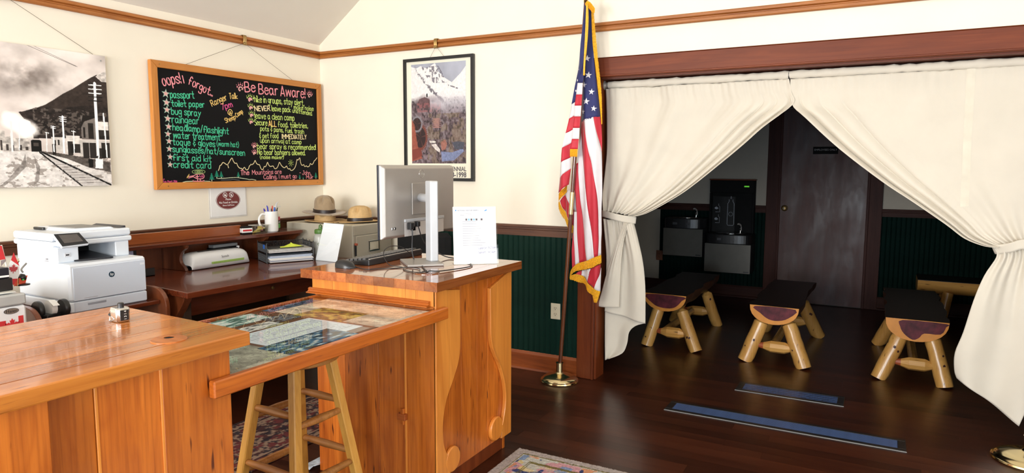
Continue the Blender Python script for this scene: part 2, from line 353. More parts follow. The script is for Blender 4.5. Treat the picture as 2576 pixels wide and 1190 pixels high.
# service door in the hall: varnish, blotched in tone and roughness
def door_mat():
    m, nt, b = newmat('door_varnish'); cv_, _ = coords(nt, (4.5, 4.5, 1.6), False)
    n1 = N(nt, 'ShaderNodeTexNoise', Scale=1.0, Detail=6.0, Roughness=.65, Distortion=.2); nt.links.new(cv_, n1.inputs['Vector'])
    c2, _ = coords(nt, (30, 30, 2), False); n2 = N(nt, 'ShaderNodeTexNoise', Scale=1.0, Detail=4.0); nt.links.new(c2, n2.inputs['Vector'])
    base = ramp(nt, n1.outputs[0], [(.35, (.042, .012, .008)), (.65, (.085, .030, .024))]); nt.links.new(mixcol(nt, .5, base, ramp(nt, n2.outputs[0], [(.35, (.5, .45, .42)), (.65, (1, 1, 1))]), 'MULTIPLY'), b.inputs['Base Color'])
    rr = N(nt, 'ShaderNodeMapRange'); rr.inputs[1].default_value = .3; rr.inputs[2].default_value = .7; rr.inputs[3].default_value = .34; rr.inputs[4].default_value = .62; nt.links.new(n1.outputs[0], rr.inputs[0]); nt.links.new(rr.outputs[0], b.inputs['Roughness'])
    b.inputs['Specular IOR Level'].default_value = .4; bump(nt, b, n1.outputs[0], .25, .004); return m
M_door = door_mat(); M_htrim = wood('hall_trim_shaded', (.055, .016, .010), (.028, .008, .005), 0, .55, spec=.15, tone=.1); M_htrimz = wood('hall_trim_upright_shaded', (.06, .018, .012), (.03, .008, .006), 2, .55, spec=.15, tone=.1)  # hall trims: mahogany darkened, the hall's shade is in their colour
# ---------------------------------------------------------------- floor
PX0, PX1, PY0, PY1 = 1.55, 5.25, -1.95, .95     # the field whose strips can be told apart
fb = MB()
for a in ((0, 7.3, -7.2, PY0), (0, 7.3, PY1, 3.6), (0, PX0, PY0, PY1), (PX1, 7.3, PY0, PY1)): fb.box(a[0], a[1], a[2], a[3], -.06, 0)
fb.box(PX0, PX1, PY0, PY1, -.06, -.004)
def floor_far():
    m, nt, b = newmat('floor_strips'); co, _ = coords(nt, (1, 1, 1), False)
    br = N(nt, 'ShaderNodeTexBrick', Scale=1.0); br.inputs['Brick Width'].default_value = 1.5; br.inputs['Row Height'].default_value = .083; br.inputs['Mortar Size'].default_value = .0012
    br.inputs['Color1'].default_value = (.055, .0145, .0060, 1); br.inputs['Color2'].default_value = (.035, .0088, .0040, 1); br.inputs['Mortar'].default_value = (.004, .001, .0008, 1); nt.links.new(co, br.inputs['Vector'])
    c2, _ = coords(nt, (1.5, 60, 1), False); nz = N(nt, 'ShaderNodeTexNoise', Scale=1.0, Detail=4.0); nt.links.new(c2, nz.inputs['Vector'])
    nt.links.new(mixcol(nt, .6, br.outputs[0], ramp(nt, nz.outputs[0], [(.3, (.55, .5, .5)), (.7, (1, 1, 1))]), 'MULTIPLY'), b.inputs['Base Color'])
    b.inputs['Roughness'].default_value = .3; b.inputs['Coat Weight'].default_value = .05; b.inputs['Coat Roughness'].default_value = .05; return m
floor = struct(fb.build('floor', floor_far(), loc=(0, 0, 0)))
proto = {}
row = 0; y = PY0
while y < PY1 - .01:
    w = min(.083, PY1 - y); x = PX0
    while x < PX1 - .02:
        L = R.choice((.9, 1.2, 1.5, 1.9)) if x > PX0 else R.choice((.4, .9, 1.2))
        if PX1 - x - L < .25: L = round(PX1 - x, 4)
        k = (L, round(w, 3))
        if k not in proto: proto[k] = MB().box(.0003, L - .0003, .0003, w - .0003, -.004, 0, 0).build('plank', M_floor, floor, loc=(0, 0, 0)); o = proto[k]; o.location = (x, y, 0); ORG[o.name] = Vector((x, y, 0))
        else: o = dup(proto[k], (x, y, 0), floor)
        x += L
    y += w; row += 1
# ---------------------------------------------------------------- walls and ceiling
def gable(x): return 2.43 + .716 * min(x, 7.3 - x)
OX0, OX1, OZ = 2.444, 4.88, 2.03
struct(MB().prism([(0, 0), (OX0, 0), (OX0, OZ), (OX1, OZ), (OX1, 0), (7.3, 0), (7.3, 2.43), (3.65, gable(3.65)), (0, 2.43)], 1, 0, .15).build('wall_back', M_wall, loc=(0, 0, 0)))
WB = bpy.data.objects['wall_back']
struct(MB().box(-.12, 0, -7.2, .15, 0, 2.5).build('wall_left', M_wall))
cm = MB()
for s in (0, 1):
    xa, xb = (0, 3.65) if s == 0 else (7.3, 3.65)
    cm.add([(xa, -7.2, 2.43), (xb, -7.2, gable(3.65)), (xb, .0, gable(3.65)), (xa, .0, 2.43), (xa, -7.2, 2.55), (xb, -7.2, gable(3.65) + .12), (xb, .0, gable(3.65) + .12), (xa, .0, 2.55)], [(0, 1, 2, 3), (7, 6, 5, 4), (0, 4, 5, 1), (1, 5, 6, 2), (2, 6, 7, 3), (3, 7, 4, 0)])
struct(cm.build('ceiling', M_ceil))
wf = MB(); xs = [0] + [v for wx, ww in WIN_F for v in (wx - ww / 2, wx + ww / 2)] + [7.3]
for i in range(0, len(xs), 2): wf.box(xs[i], xs[i + 1], -7.32, -7.2, 0, 2.45)
for wx, ww in WIN_F: wf.box(wx - ww / 2, wx + ww / 2, -7.32, -7.2, 0, .85 if wx != 4.55 else .12).box(wx - ww / 2, wx + ww / 2, -7.32, -7.2, 2.38, 2.45)
wf.prism([(0, 2.45), (7.3, 2.45), (3.65, gable(3.65) + .05)], 1, -7.32, -7.2)
struct(wf.build('wall_front', M_wall))
wr = MB(); ys = [-7.2] + [v for wy, ww in WIN_R for v in (wy - ww / 2, wy + ww / 2)] + [.15]
for i in range(0, len(ys), 2): wr.box(7.3, 7.42, ys[i], ys[i + 1], 0, 2.5)
for wy, ww in WIN_R: wr.box(7.3, 7.42, wy - ww / 2, wy + ww / 2, 0, .85).box(7.3, 7.42, wy - ww / 2, wy + ww / 2, 2.38, 2.5)
struct(wr.build('wall_right', M_wall))
wn = 0
for wx, ww in WIN_F:
    wn += 1; m = MB(); a, b = wx - ww / 2, wx + ww / 2; zb = .85 if wx != 4.55 else .12
    for q in ((a, a + .06, zb, 2.38), (b - .06, b, zb, 2.38), (a + .06, b - .06, zb, zb + .06), (a + .06, b - .06, 2.32, 2.38), (a + .06, b - .06, 1.6, 1.63)): m.box(q[0], q[1], -7.3, -7.24, q[2], q[3])
    w_ = struct(m.build('window_%d' % wn, M_mahz)); MB().box(a + .05, b - .05, -7.275, -7.27, zb + .05, 2.33).build('pane', M_acryl, w_)
for wy, ww in WIN_R:
    wn += 1; m = MB(); a, b = wy - ww / 2, wy + ww / 2
    for q in ((a, a + .06, .85, 2.38), (b - .06, b, .85, 2.38), (a + .06, b - .06, .85, .91), (a + .06, b - .06, 2.32, 2.38), (a + .06, b - .06, 1.6, 1.63)): m.box(7.34, 7.4, q[0], q[1], q[2], q[3])
    w_ = struct(m.build('window_%d' % wn, M_mahz)); MB().box(7.37, 7.375, a + .05, b - .05, .9, 2.33).build('pane', M_acryl, w_)
# hall behind the opening
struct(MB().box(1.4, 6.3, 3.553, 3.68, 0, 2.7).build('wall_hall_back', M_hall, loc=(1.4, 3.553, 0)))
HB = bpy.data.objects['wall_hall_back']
struct(MB().box(1.28, 1.4, .15, 3.68, 0, 2.7).build('wall_hall_left', M_shade)); struct(MB().box(6.3, 6.42, .15, 3.68, 0, 2.7).build('wall_hall_right', M_shade))
struct(MB().box(1.28, 6.42, .15, 3.68, 2.7, 2.8).build('ceiling_hall', M_shade))
# mouldings
tn_ = [0]
def trim(mb, mat, name=None):
    tn_[0] += 1; return struct(mb.build(name or 'trim_%d' % tn_[0], mat))
RP = [(0, 2.318), (-.018, 2.318), (-.026, 2.324), (-.026, 2.338), (-.016, 2.343), (-.016, 2.348), (-.030, 2.354), (-.030, 2.366), (-.022, 2.374), (0, 2.376)]
trim(MB().prism([(-a, b) for a, b in RP], 1, -7.2, 0), M_raily)
trim(MB().prism(RP, 0, .0, 7.3), M_rail)
CP = [(0, .962), (-.014, .962), (-.014, 1.004), (-.020, 1.008), (-.020, 1.020), (-.034, 1.024), (-.034, 1.036), (-.028, 1.040), (0, 1.040)]
trim(MB().prism([(-a, b) for a, b in CP], 1, -7.2, 0), M_chairy)
trim(MB().prism(CP, 0, 0, 2.328), M_chair)
trim(MB().prism(CP, 0, OX1 + .115, 7.3), M_chair)
HCP = [(3.553 + a, b - .008) for a, b in CP]
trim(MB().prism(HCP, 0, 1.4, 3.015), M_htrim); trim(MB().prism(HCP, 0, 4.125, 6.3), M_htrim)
BP = [(0, 0), (-.034, 0), (-.030, .014), (-.020, .020), (-.020, .112), (-.012, .132), (0, .135)]
trim(MB().prism(BP, 0, 0, 2.328), M_base, 'baseboard_back'); trim(MB().prism([(-a, b) for a, b in BP], 1, -7.2, 0), M_base, 'baseboard_left')
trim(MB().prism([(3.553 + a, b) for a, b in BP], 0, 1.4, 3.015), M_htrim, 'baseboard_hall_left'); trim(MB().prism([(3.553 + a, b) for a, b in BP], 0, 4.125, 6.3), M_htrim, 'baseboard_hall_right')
# opening: header casing, side casings, reveals
trim(MB().prism([(0, 2.025), (-.030, 2.025), (-.038, 2.030), (-.038, 2.036), (-.024, 2.040), (-.024, 2.145), (-.032, 2.150), (0, 2.150)], 0, 2.325, 5.0), M_mah)
for a, b in ((2.325, 2.444), (4.88, 5.0)):
    q = MB().box(a, b, -.022, 0, 0, 2.024, .003); e = b if a < 3 else a; q.box(e - .012, e + .004 if a < 3 else e + .012, -.030, 0, 0, 2.024, .003); trim(q, M_mahz)
trim(MB().box(2.444, 2.458, .001, .15, 0, 2.03), M_mahz); trim(MB().box(4.866, 4.88, .001, .15, 0, 2.03), M_mahz); trim(MB().box(2.458, 4.866, .001, .15, 2.016, 2.03), M_mah)
# green beadboard, strip by strip
M_greenh = plain('hall_beadboard_shaded', (.0016, .011, .0085), .7, var=.25, nscale=4, spec=.06)  # darker copy of the green beadboard, hall shade painted in
def bead(x0, x1, y, z0, z1, parent, mat=None):
    n = round((x1 - x0) / .042); w = (x1 - x0) / n; p = None
    for i in range(n):
        x = x0 + i * w
        if p is None:
            m = MB(); m.prism([(0, 0), (0, -.010), (.003, -.012), (.006, -.010), (.008, -.006), (.010, -.012), (w - .003, -.012), (w, -.008), (w, 0)], 2, 0, z1 - z0)
            p = m.build('board', mat or M_green, parent, loc=(0, 0, 0)); p.location = Vector((x, y, z0)) - ORG[parent.name]; ORG[p.name] = Vector((x, y, z0))
        else: dup(p, (x, y, z0), parent)
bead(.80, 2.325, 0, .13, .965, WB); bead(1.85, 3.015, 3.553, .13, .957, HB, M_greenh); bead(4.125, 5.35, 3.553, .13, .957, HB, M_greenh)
# service door
dr = struct(MB().box(3.160, 3.984, 3.512, 3.553, .008, 2.06, .003).build('door_1', M_door, loc=(3.57, 3.53, 0)))
for a, b in ((3.016, 3.150), (3.994, 4.124)):
    q = MB().box(a, b, 3.52, 3.553, 0, 2.07, .003); e = b if a < 3.5 else a; q.box(e - .012, e + .012, 3.506, 3.553, 0, 2.07, .003)
    q.build('casing', M_htrimz, dr)
MB().box(3.016, 4.124, 3.52, 3.553, 2.07, 2.19, .003).build('casing', M_htrim, dr)
Rx = Matrix.Rotation(math.radians(90), 4, 'X')
kb = MB().lathe([(0, 0), (.033, 0), (.033, .006), (.026, .010), (.012, .014), (.012, .030), (.020, .036), (.027, .046), (.027, .056), (.018, .062), (.0, .063)], (3.207, 3.513, 1.013), 24, Rx).build('door_knob', M_brassd, dr, smooth=.6)
MB().lathe([(0, .0), (.009, 0), (.009, .002), (0, .002)], (3.207, 3.450, 1.013), 12, Rx).build('keyhole', M_black, kb)
sg = thing('door_sign', 'small black nameplate lettered EMPLOYEES ONLY on the dark hall door', 'sign', (3.578, 3.512, 1.58))
MB().box(3.460, 3.697, 3.504, 3.512, 1.585, 1.660, .002).build('plate', M_blackm, sg)
text('lettering', 'EMPLOYEES ONLY', (3.5785, 3.5035, 1.620), (1, 0, 0), (0, 0, 1), .026, plain('sign_letter', (.35, .35, .35), .5), sg, align='CENTER', sx=1.02)

# ================================================================ LEFT COUNTER (nearest)
lc = thing('service_counter', 'cherry wood counter with edge-glued top holding a tally counter and a round hole cover', 'counter', (2.2, -3.6, 0))
CZ = .975; XP = 2.50
n = 8; x0, x1 = 1.857, 2.542
for i in range(n):
    a, b = x0 + (x1 - x0) * i / n, x0 + (x1 - x0) * (i + 1) / n
    ya, yb = -2.890 - .032 * (a - x0) / (x1 - x0), -2.890 - .032 * (b - x0) / (x1 - x0)
    m = MB().prism([(a + .0004, -4.45), (b - .0004, -4.45), (b - .0004, yb), (a + .0004, ya)], 2, CZ - .040, CZ)
    m.build('plank', M_cherrytop, lc, bevel=.0012 if i < n - 1 else .004)
# front boards: proud post, sunk boards, end post
for a, b, xo in ((-4.45, -3.700, .012), (-3.700, -3.555, -.012), (-3.553, -3.290, -.004), (-3.288, -3.046 - .20, -.004)):
    pass
e = [v[0] for v in [(-3.5831, 0.8898), (-3.4491, 0.8414), (-3.3386, 0.8016), (-3.1726, 0.7417), (-2.9602, 0.8428)]]
for a, b, xo in ((-4.45, e[1], .014), (e[1] + .001, e[2], -.008), (e[2] + .001, e[3], -.004), (e[3] + .001, e[4], 0)):
    MB().box(XP - .022 + xo, XP + xo, a, b, .0, CZ - .041, .003).build('panel_board', M_cherry, lc)
for v in (e[2], e[3]): MB().box(XP - .006, XP - .001, v - .003, v + .004, .0, CZ - .041, .001).build('bead_strip', M_maple, lc)
MB().box(1.90, XP - .022, e[4] - .022, e[4], 0, CZ - .041, .002).build('end_panel', M_cherry, lc)
MB().box(1.90, 1.922, -4.45, e[4] - .022, 0, CZ - .041, .002).build('back_panel', M_cherry, lc)
# round wooden hole cover lying on the counter
hc = [(2.4263, -3.0957)][0]
gc = thing('hole_cover', 'round wooden grommet disc with an off-centre hole on the near counter', 'cover', (hc[0], hc[1], CZ))
m = MB(); ns = 40; r0, r1 = .046, .014; off = (-.016, .012)
def ring(c, r, z): return [(hc[0] + c[0] + r * math.cos(2 * math.pi * k / ns), hc[1] + c[1] + r * math.sin(2 * math.pi * k / ns), z) for k in range(ns)]
vs = ring((0, 0), r0, CZ) + ring((0, 0), r0, CZ + .0018) + ring((0, 0), r0 - .001, CZ + .0028) + ring(off, r1, CZ + .0028) + ring(off, r1, CZ + .001)
m.add(vs, [(j * ns + k, j * ns + (k + 1) % ns, (j + 1) * ns + (k + 1) % ns, (j + 1) * ns + k) for j in range(4) for k in range(ns)])
m.build('disc', wood('disc_wood', (.42, .13, .022), (.22, .055, .010), 0, .35, coat=.1), gc, smooth=.5)
MB().lathe([(0, 0), (r1, 0), (r1, .001), (0, .001)], (hc[0] + off[0], hc[1] + off[1], CZ), 20).build('hole', M_blackm, gc)  # black disc painted in for the shadow inside the hole
# hand tally counter
tc = [(2.0943, -3.0256)][0]
tl = thing('tally_counter', 'chrome hand tally counter with black thumb button on the near counter', 'counter', (tc[0], tc[1], CZ))
T = Matrix.Translation((tc[0], tc[1], CZ)) @ Matrix.Rotation(math.radians(-4), 4, 'Z')
def TP(p): return tuple(T @ Vector(p))
prof = smooth_line([(-.024, .002), (-.026, .020), (-.022, .038), (0, .042), (.022, .038), (.026, .020), (.024, .002)], 4)
m = MB(); pts = [(-.020, -.020), (.016, -.022), (.024, -.014), (.024, .014), (.016, .020), (-.020, .018), (-.027, .008), (-.027, -.010)]
m.add([TP((px * s_, py * s_, z)) for z, s_ in ((0, .92), (.004, 1), (.040, 1), (.044, .92)) for px, py in pts], [(j * 8 + k, j * 8 + (k + 1) % 8, (j + 1) * 8 + (k + 1) % 8, (j + 1) * 8 + k) for j in range(3) for k in range(8)] + [tuple(range(8))[::-1], tuple(range(24, 32))])
m.build('case', M_chrome, tl, smooth=.5, bevel=.002)
MB().box(.0235, .0262, -.014, .012, .006, .038, .001, T).build('number_window', M_black, tl)
text('lettering', '1 3 1 4', TP((.0268, .004, .008)), T.to_3x3() @ Vector((0, 0, 1)), T.to_3x3() @ Vector((0, -1, 0)), .010, M_whitep, tl)
MB().lathe([(0, .043), (.009, .043), (.009, .056), (.007, .058), (0, .058)], TP((0.004, 0, 0)), 16).build('button', M_black, tl, smooth=.6)
MB().tube([TP(p) for p in smooth_line([(-.024, -.012, .036), (-.034, -.016, .026), (-.036, -.014, .010), (-.026, -.016, .003), (-.014, -.026, .004), (-.020, -.022, .016)], 4)], .0012, 6).build('finger_ring', M_chrome, tl, smooth=True)
MB().tube([TP(p) for p in [(-.030, -.014, .018), (-.028, -.018, .021)]], .0045, 8).build('reset_knob', M_black, tl)
# ================================================================ RIGHT COUNTER
rc = thing('reception_counter', 'tall cherry counter with butcher-block top carrying a monitor and weather notice', 'counter', (2.15, -1.62, 0))
RT = .975; RY0, RY1 = -1.945, -1.285
tops = [.072, .045, .10, .055, .085, .07, .11, .06, .095, .064]; s_ = (2.540 - 1.775) / sum(tops); x = 1.775
for w in tops:
    w *= s_; MB().box(x + .0003, x + w - .0003, RY0 - .042, RY1 + .040, RT - .040, RT, .0004).build('plank', M_slabtop, rc); x += w
# end face above the table: boards, and moulding
xs = [1.805, 1.93, 2.05, 2.19, 2.345, 2.40, 2.499]
for a, b in zip(xs[:-1], xs[1:]): MB().box(a + .0004, b - .0004, RY0, RY0 + .02, .862, RT - .0405, .001).build('end_board', M_maple, rc)
MB().prism([(RY0, .862), (RY0 - .026, .862), (RY0 - .026, .866), (RY0 - .016, .869), (RY0 - .010, .876), (RY0 - .013, .880), (RY0 - .010, .884), (RY0, .886)], 0, 1.79, 2.475).build('moulding', M_cherryx, rc, smooth=.5)
# end face under the table
ex = [v[0] for v in [(1.8218, 0.2020), (1.9966, 0.2360), (2.1919, 0.2740), (2.3410, 0.3030), (2.4893, 0.3319)]]
for a, b in zip(ex[:-1], ex[1:-1] + [2.499]): MB().box(a + .0006, b - .0006, RY0, RY0 + .02, .0, .8615, .002).build('end_board', M_cherry, rc)
MB().box(ex[3] - .004, ex[3] + .006, RY0 - .003, RY0, .0, .8615, .001).build('bead_strip', M_maple, rc)
# front face: three boards, scrolled overlays, toe kick
fy = [v[0] for v in [(-1.9414, 0.6438), (-1.7322, 0.5913), (-1.5958, 0.5570), (-1.5010, 0.5332), (-1.2787, 0.4773)]]
for a, b in zip(fy[:-1], fy[1:]): MB().box(XP - .034, XP - .010, a + .0005, b - .0005, .09, RT - .0405, .001).build('front_board', M_cherry, rc)
MB().box(1.86, XP - .034, RY1 - .02, RY1, 0, RT - .0405, .002).build('back_panel', M_cherry, rc)
MB().box(XP - .06, XP - .038, RY0 + .02, RY1, 0, .092, .002).build('toe_kick', M_mahz, rc)
MB().box(1.80, XP - .06, RY0 + .0205, RY1 - .021, .88, RT - .041, 0).build('carcass', M_cherry, rc)
cv = [(-1.7587, 0.9081), (-1.7573, 0.7808), (-1.7625, 0.6180), (-1.8063, 0.5295), (-1.8686, 0.4416), (-1.8961, 0.3521), (-1.8948, 0.2671), (-1.8810, 0.2194), (-1.8596, 0.1827)]
m = MB().prism([(RY0, .09), (RY0, RT - .0405)] + smooth_line([(c[0], min(c[1], RT - .0405)) for c in cv], 4) + [(cv[-1][0] + .02, .09)], 0, XP - .010, XP + .004); m.build('scroll_stile', M_maple, rc, bevel=.003)
dc = [(-1.8202, 0.1529)][0]
Ry = Matrix.Rotation(math.radians(90), 4, 'Y')
MB().lathe([(0, 0), (.058, 0), (.058, .008), (.053, .013), (0, .013)], (XP - .008, dc[0], dc[1]), 32, Ry).build('scroll_disc', M_maple, rc, smooth=.5)
cv = [(-1.4929, 0.8733), (-1.4900, 0.7434), (-1.4840, 0.6192), (-1.4479, 0.5407), (-1.3936, 0.4637), (-1.3536, 0.3723), (-1.3404, 0.2952), (-1.3498, 0.2246), (-1.3753, 0.1595)]
q = smooth_line([(c[0], min(c[1], RT - .0405)) for c in cv], 4)
m = MB().prism([(RY1, RT - .0405), (RY1, .09), (RY1 - .10, .09)] + q[::-1], 0, XP - .010, XP + .004); m.build('scroll_stile', M_maple, rc, bevel=.003)
MB().prism([(a, b) for a, b in q] + [(a - .012, b) for a, b in q[::-1]], 0, XP - .010, XP + .010).build('scroll_bead', M_maple, rc, bevel=.003)
dc = [(-1.4351, 0.1599)][0]
MB().lathe([(0, 0), (.060, 0), (.060, .010), (.055, .016), (0, .016)], (XP - .008, dc[0], dc[1]), 32, Ry).build('scroll_disc', M_maple, rc, smooth=.5)
# wedged tenons on the end board
for px_ in [(2.3290, 0.3619), (2.3712, 0.7293)]:
    if px_[1] > .7: px_ = (px_[0], .795)
    k = MB().box(px_[0] - .022, px_[0] + .022, RY0 - .022, RY0, px_[1] - .014, px_[1] + .014, .002).build('tenon', M_base, rc)
    MB().box(px_[0] - .008, px_[0] + .010, RY0 - .016, RY0 - .002, px_[1] - .036, px_[1] + .036, .002).build('wedge', M_cherry, k)
hp = [(2.3557, -1.7976)][0]
MB().lathe([(.018, 0), (.055, 0), (.055, .003), (.052, .004), (.018, .004)], (hp[0], hp[1], RT - .0005), 36).build('cable_ring', M_slabtop, rc, smooth=.5)
MB().lathe([(0, 0), (.0185, 0), (.0185, .0008), (0, .0008)], (hp[0], hp[1], RT + .0005), 20).build('cable_hole', M_blackm, rc)
# ================================================================ GLASS TABLE between the counters
gt = thing('display_table', 'glass-topped map table bridging the two cherry counters above a stool', 'table', (2.2, -2.45, 0))
TZ = .855; TY0, TY1 = e[4] + .0, RY0 - .0005
MB().box(1.86, 2.499, TY0 + .001, TY1, TZ - .045, TZ - .008, .002).build('table_board', wood('table_board_wood', (.22, .075, .02), (.13, .04, .011), 1, .4), gt)
ap = [(-3.0386, 0.8481), (-1.8881, 0.8546)]
MB().box(2.5045, 2.530, ap[0][0], ap[1][0], .806, .856, .004).build('apron', M_cherryx and wood('apron_wood', (.60, .16, .018), (.36, .075, .008), 1, .28, coat=.3, tone=.05, fleck=(.2, .04, .01)), gt)
MB().box(1.838, 1.86, TY0 + .001, TY1, .80, .8555, .003).build('back_rail', M_cherryx, gt)
MB().box(1.862, 2.500, TY0 + .002, TY1 - .001, TZ - .0015, TZ + .0055, .001).build('glass_top', M_glass, gt)
# prints lying under the glass: each is a thing
def sheet(name, label, cat, quad, paint, res=(120, 100), z=TZ - .0075, group=None):
    a0 = min(q[0] for q in quad); a1 = max(q[0] for q in quad); b0 = min(q[1] for q in quad); b1 = max(q[1] for q in quad)
    cv = Canvas(a0, a1, b0, b1, res[0], res[1], (200, 200, 195)); paint(cv)
    o = cv.build(name, lambda p: (p[0], p[1], z), vcol('print_gloss', .5), None); tag(o, label, cat, group); d = o.modifiers.new('solid', 'SOLIDIFY'); d.thickness = .0006; d.offset = -1; return o
def p_map(col, seed, lines=()):
    def f(c):
        n = c.fbm(9, seed, 5); c.im[:] = np.array(col) * (.92 + .75 * (n - .5))[..., None]
        k = np.abs(c.fbm(5, seed + 1, 4) * 9 % 1 - .5); c.mask(k < .06, np.array(col) * .55, .6)
    return f
def p_photo(cols, seed):
    def f(c):
        n = c.fbm(11, seed, 5); t = np.clip((n - .5) * 2.6 + .5, 0, .999); cc = np.array(cols, float); i = (t * (len(cc) - 1)); k = i.astype(int); fr = (i - k)[..., None]; c.im[:] = cc[k] * (1 - fr) + cc[np.minimum(k + 1, len(cc) - 1)] * fr
    return f
def p_text(c):
    c.im[:] = (228, 240, 255); n = c.fbm(70, 5, 1, .5, 1)
    for k in range(14):
        v = c.a0 + (c.a1 - c.a0) * (.08 + .06 * k); c.mask((np.abs(c.A - v) < (c.a1 - c.a0) * .009) & (n > .35) & (c.B > c.b0 + .02) & (c.B < c.b1 - .02), (140, 150, 165), .8)
sheet('area_map', 'large pale relief map under the far end of the glass table', 'map', [(1.93, -2.285), (2.49, -1.965)], lambda c: (p_map((248, 232, 214), 3)(c)), (170, 120))
sheet('text_sheet', 'white printed text page in the middle under the table glass', 'paper', [(2.14, -2.68), (2.42, -2.30)], p_text, (90, 90))
sheet('meadow_photo', 'photo of an ochre meadow and dark hills under the table glass', 'photo', [(2.05, -2.29), (2.30, -2.13)], p_photo([(75, 85, 50), (125, 90, 60), (180, 165, 75), (210, 190, 105)], 8), z=TZ - .0068)
sheet('lake_photo', 'dark blue lake photo beside the text page under the glass', 'photo', [(2.33, -2.72), (2.485, -2.40)], p_photo([(15, 30, 30), (25, 70, 110), (60, 120, 160), (200, 210, 215)], 12), z=TZ - .0070)
sheet('trail_map', 'grey-green trail map at the near corner under the table glass', 'map', [(2.15, -2.955), (2.49, -2.70)], p_map((188, 190, 176), 21), (170, 130))
sheet('glacier_photo', 'teal glacier photo along the back edge under the table glass', 'photo', [(1.875, -2.75), (2.01, -2.36)], p_photo([(60, 100, 92), (150, 190, 185), (215, 235, 235), (240, 244, 244)], 30))
sheet('blue_ridge_photo', 'dark blue mountain photo by the upright counter under the glass', 'photo', [(1.872, -2.30), (1.925, -2.02)], p_photo([(15, 20, 40), (40, 70, 110), (80, 120, 160), (150, 170, 190)], 44), z=TZ - .0068)
sheet('profile_leaflet', 'narrow white leaflet with a dark profile drawing under the glass', 'leaflet', [(2.05, -2.70), (2.125, -2.42)], p_photo([(60, 65, 70), (225, 230, 230), (240, 242, 242), (246, 246, 246)], 51))
sheet('stream_photo', 'photo of a rocky stream beside the meadow photo under glass', 'photo', [(2.00, -2.42), (2.10, -2.30)], p_photo([(50, 40, 35), (130, 110, 95), (70, 100, 140), (180, 175, 165)], 60), z=TZ - .0068)
sheet('forest_photo', 'dark green forest photo between text page and trail map', 'photo', [(2.155, -2.695), (2.325, -2.685 + .0)], p_photo([(15, 35, 25), (40, 80, 60), (120, 150, 130)], 70), (60, 20)) if False else None
# ================================================================ STOOL tucked under the table
sx, sy, sth = 2.096, -2.332, -.819
st = thing('bar_stool', 'unpainted round-seated wooden stool tucked under the glass table', 'stool', (sx, sy, 0))
MB().lathe([(0, .678), (.150, .678), (.168, .686), (.172, .698), (.166, .708), (.150, .712), (0, .708)], (sx, sy, 0), 40).build('seat', M_rung, st, smooth=.5)
def legp(k, z):
    r = .131 + (.26 - .131) * (1 - z / .68); a = sth + k * math.pi / 2; return Vector((sx + r * math.cos(a), sy + r * math.sin(a), z))
for k in range(4):
    A, B = legp(k, 0), legp(k, .68); d = (B - A).normalized(); rad = Vector((math.cos(sth + k * math.pi / 2), math.sin(sth + k * math.pi / 2), 0)); t = d.cross(rad).normalized(); u = t.cross(d); h = .0185; m = MB(); b = .004
    oct_ = [(h, h - b), (h - b, h), (-h + b, h), (-h, h - b), (-h, -h + b), (-h + b, -h), (h - b, -h), (h, -h + b)]; ca, sa = math.cos(.785), math.sin(.785); oct_ = [(p * ca - q * sa, p * sa + q * ca) for p, q in oct_]
    m.add([tuple(P + t * p + u * q) for P in (A, B) for p, q in oct_], [(i, (i + 1) % 8, (i + 1) % 8 + 8, i + 8) for i in range(8)] + [tuple(range(8))[::-1], tuple(range(8, 16))]); m.build('leg', M_oakstool, st)
for k, zz in ((0, (.46, .24)), (1, (.50, .28)), (2, (.46, .24)), (3, (.50, .28))):
    for z in zz:
        A, B = legp(k, z), legp((k + 1) % 4, z); P = [A.lerp(B, t) for t in (0, .12, .5, .88, 1)]; MB().tube([tuple(p) for p in P], [.010, .013, .0165, .013, .010], 12).build('rung', M_rung, st, smooth=True)
# ================================================================ RUGS
rg = Canvas(1.00, 1.56, -2.75, -.95, 110, 340, (70, 40, 38))
n1 = rg.fbm(26, 1, 3, 1, 3); n2 = rg.fbm(30, 2, 2, 1, 3); n3 = rg.fbm(9, 9, 2, 1, 3)
rg.mask(n1 > .53, (150, 125, 105), .9); rg.mask(n2 > .60, (35, 28, 38), .8); rg.mask((n3 > .58) & (n1 < .5), (110, 45, 45), .8)
for w, c in ((.10, (150, 125, 105)), (.09, (45, 25, 28)), (.02, (25, 18, 22))):
    dd = np.minimum(np.minimum(rg.A - rg.a0, rg.a1 - rg.A), np.minimum(rg.B - rg.b0, rg.b1 - rg.B))
    rg.mask((dd < w) & (dd > w - .012), c, .9)
o = rg.build('oriental_rug', lambda p: (p[0], p[1], .009), vcol('rug_wool', .95, bmp=.6), None); tag(o, 'dark maroon oriental rug behind the stool on the staff side', 'rug'); d = o.modifiers.new('solid', 'SOLIDIFY'); d.thickness = .008; d.offset = -1
wr_ = Canvas(2.545, 4.2, -2.75, -1.275, 330, 290, (178, 168, 164))
dd = np.minimum(np.minimum(wr_.A - wr_.a0, wr_.a1 - wr_.A), np.minimum(wr_.B - wr_.b0, wr_.b1 - wr_.B)); sp = wr_.fbm(120, 3, 1)
wr_.mask(dd > .055, (196, 198, 190)); fl = wr_.fbm(20, 5, 2); f2 = wr_.fbm(20, 6, 2); f3 = wr_.fbm(22, 7, 2); f4 = wr_.fbm(24, 8, 2)
for f_, th, c in ((fl, .62, (205, 150, 160)), (f2, .64, (225, 205, 140)), (f3, .66, (120, 145, 185)), (f4, .66, (215, 150, 110)), (wr_.fbm(30, 9, 2), .70, (40, 55, 110))): wr_.mask((dd > .065) & (f_ > th), c, .9)
for w in (.055, .125, .135): wr_.mask(np.abs(dd - w) < .004, (110, 100, 50), .9)
wr_.mask((dd > .14) & (sp > .5), (200, 190, 175), .5)
wr_.im *= (.88 + .24 * np.random.RandomState(4).rand(wr_.h, wr_.w))[..., None]
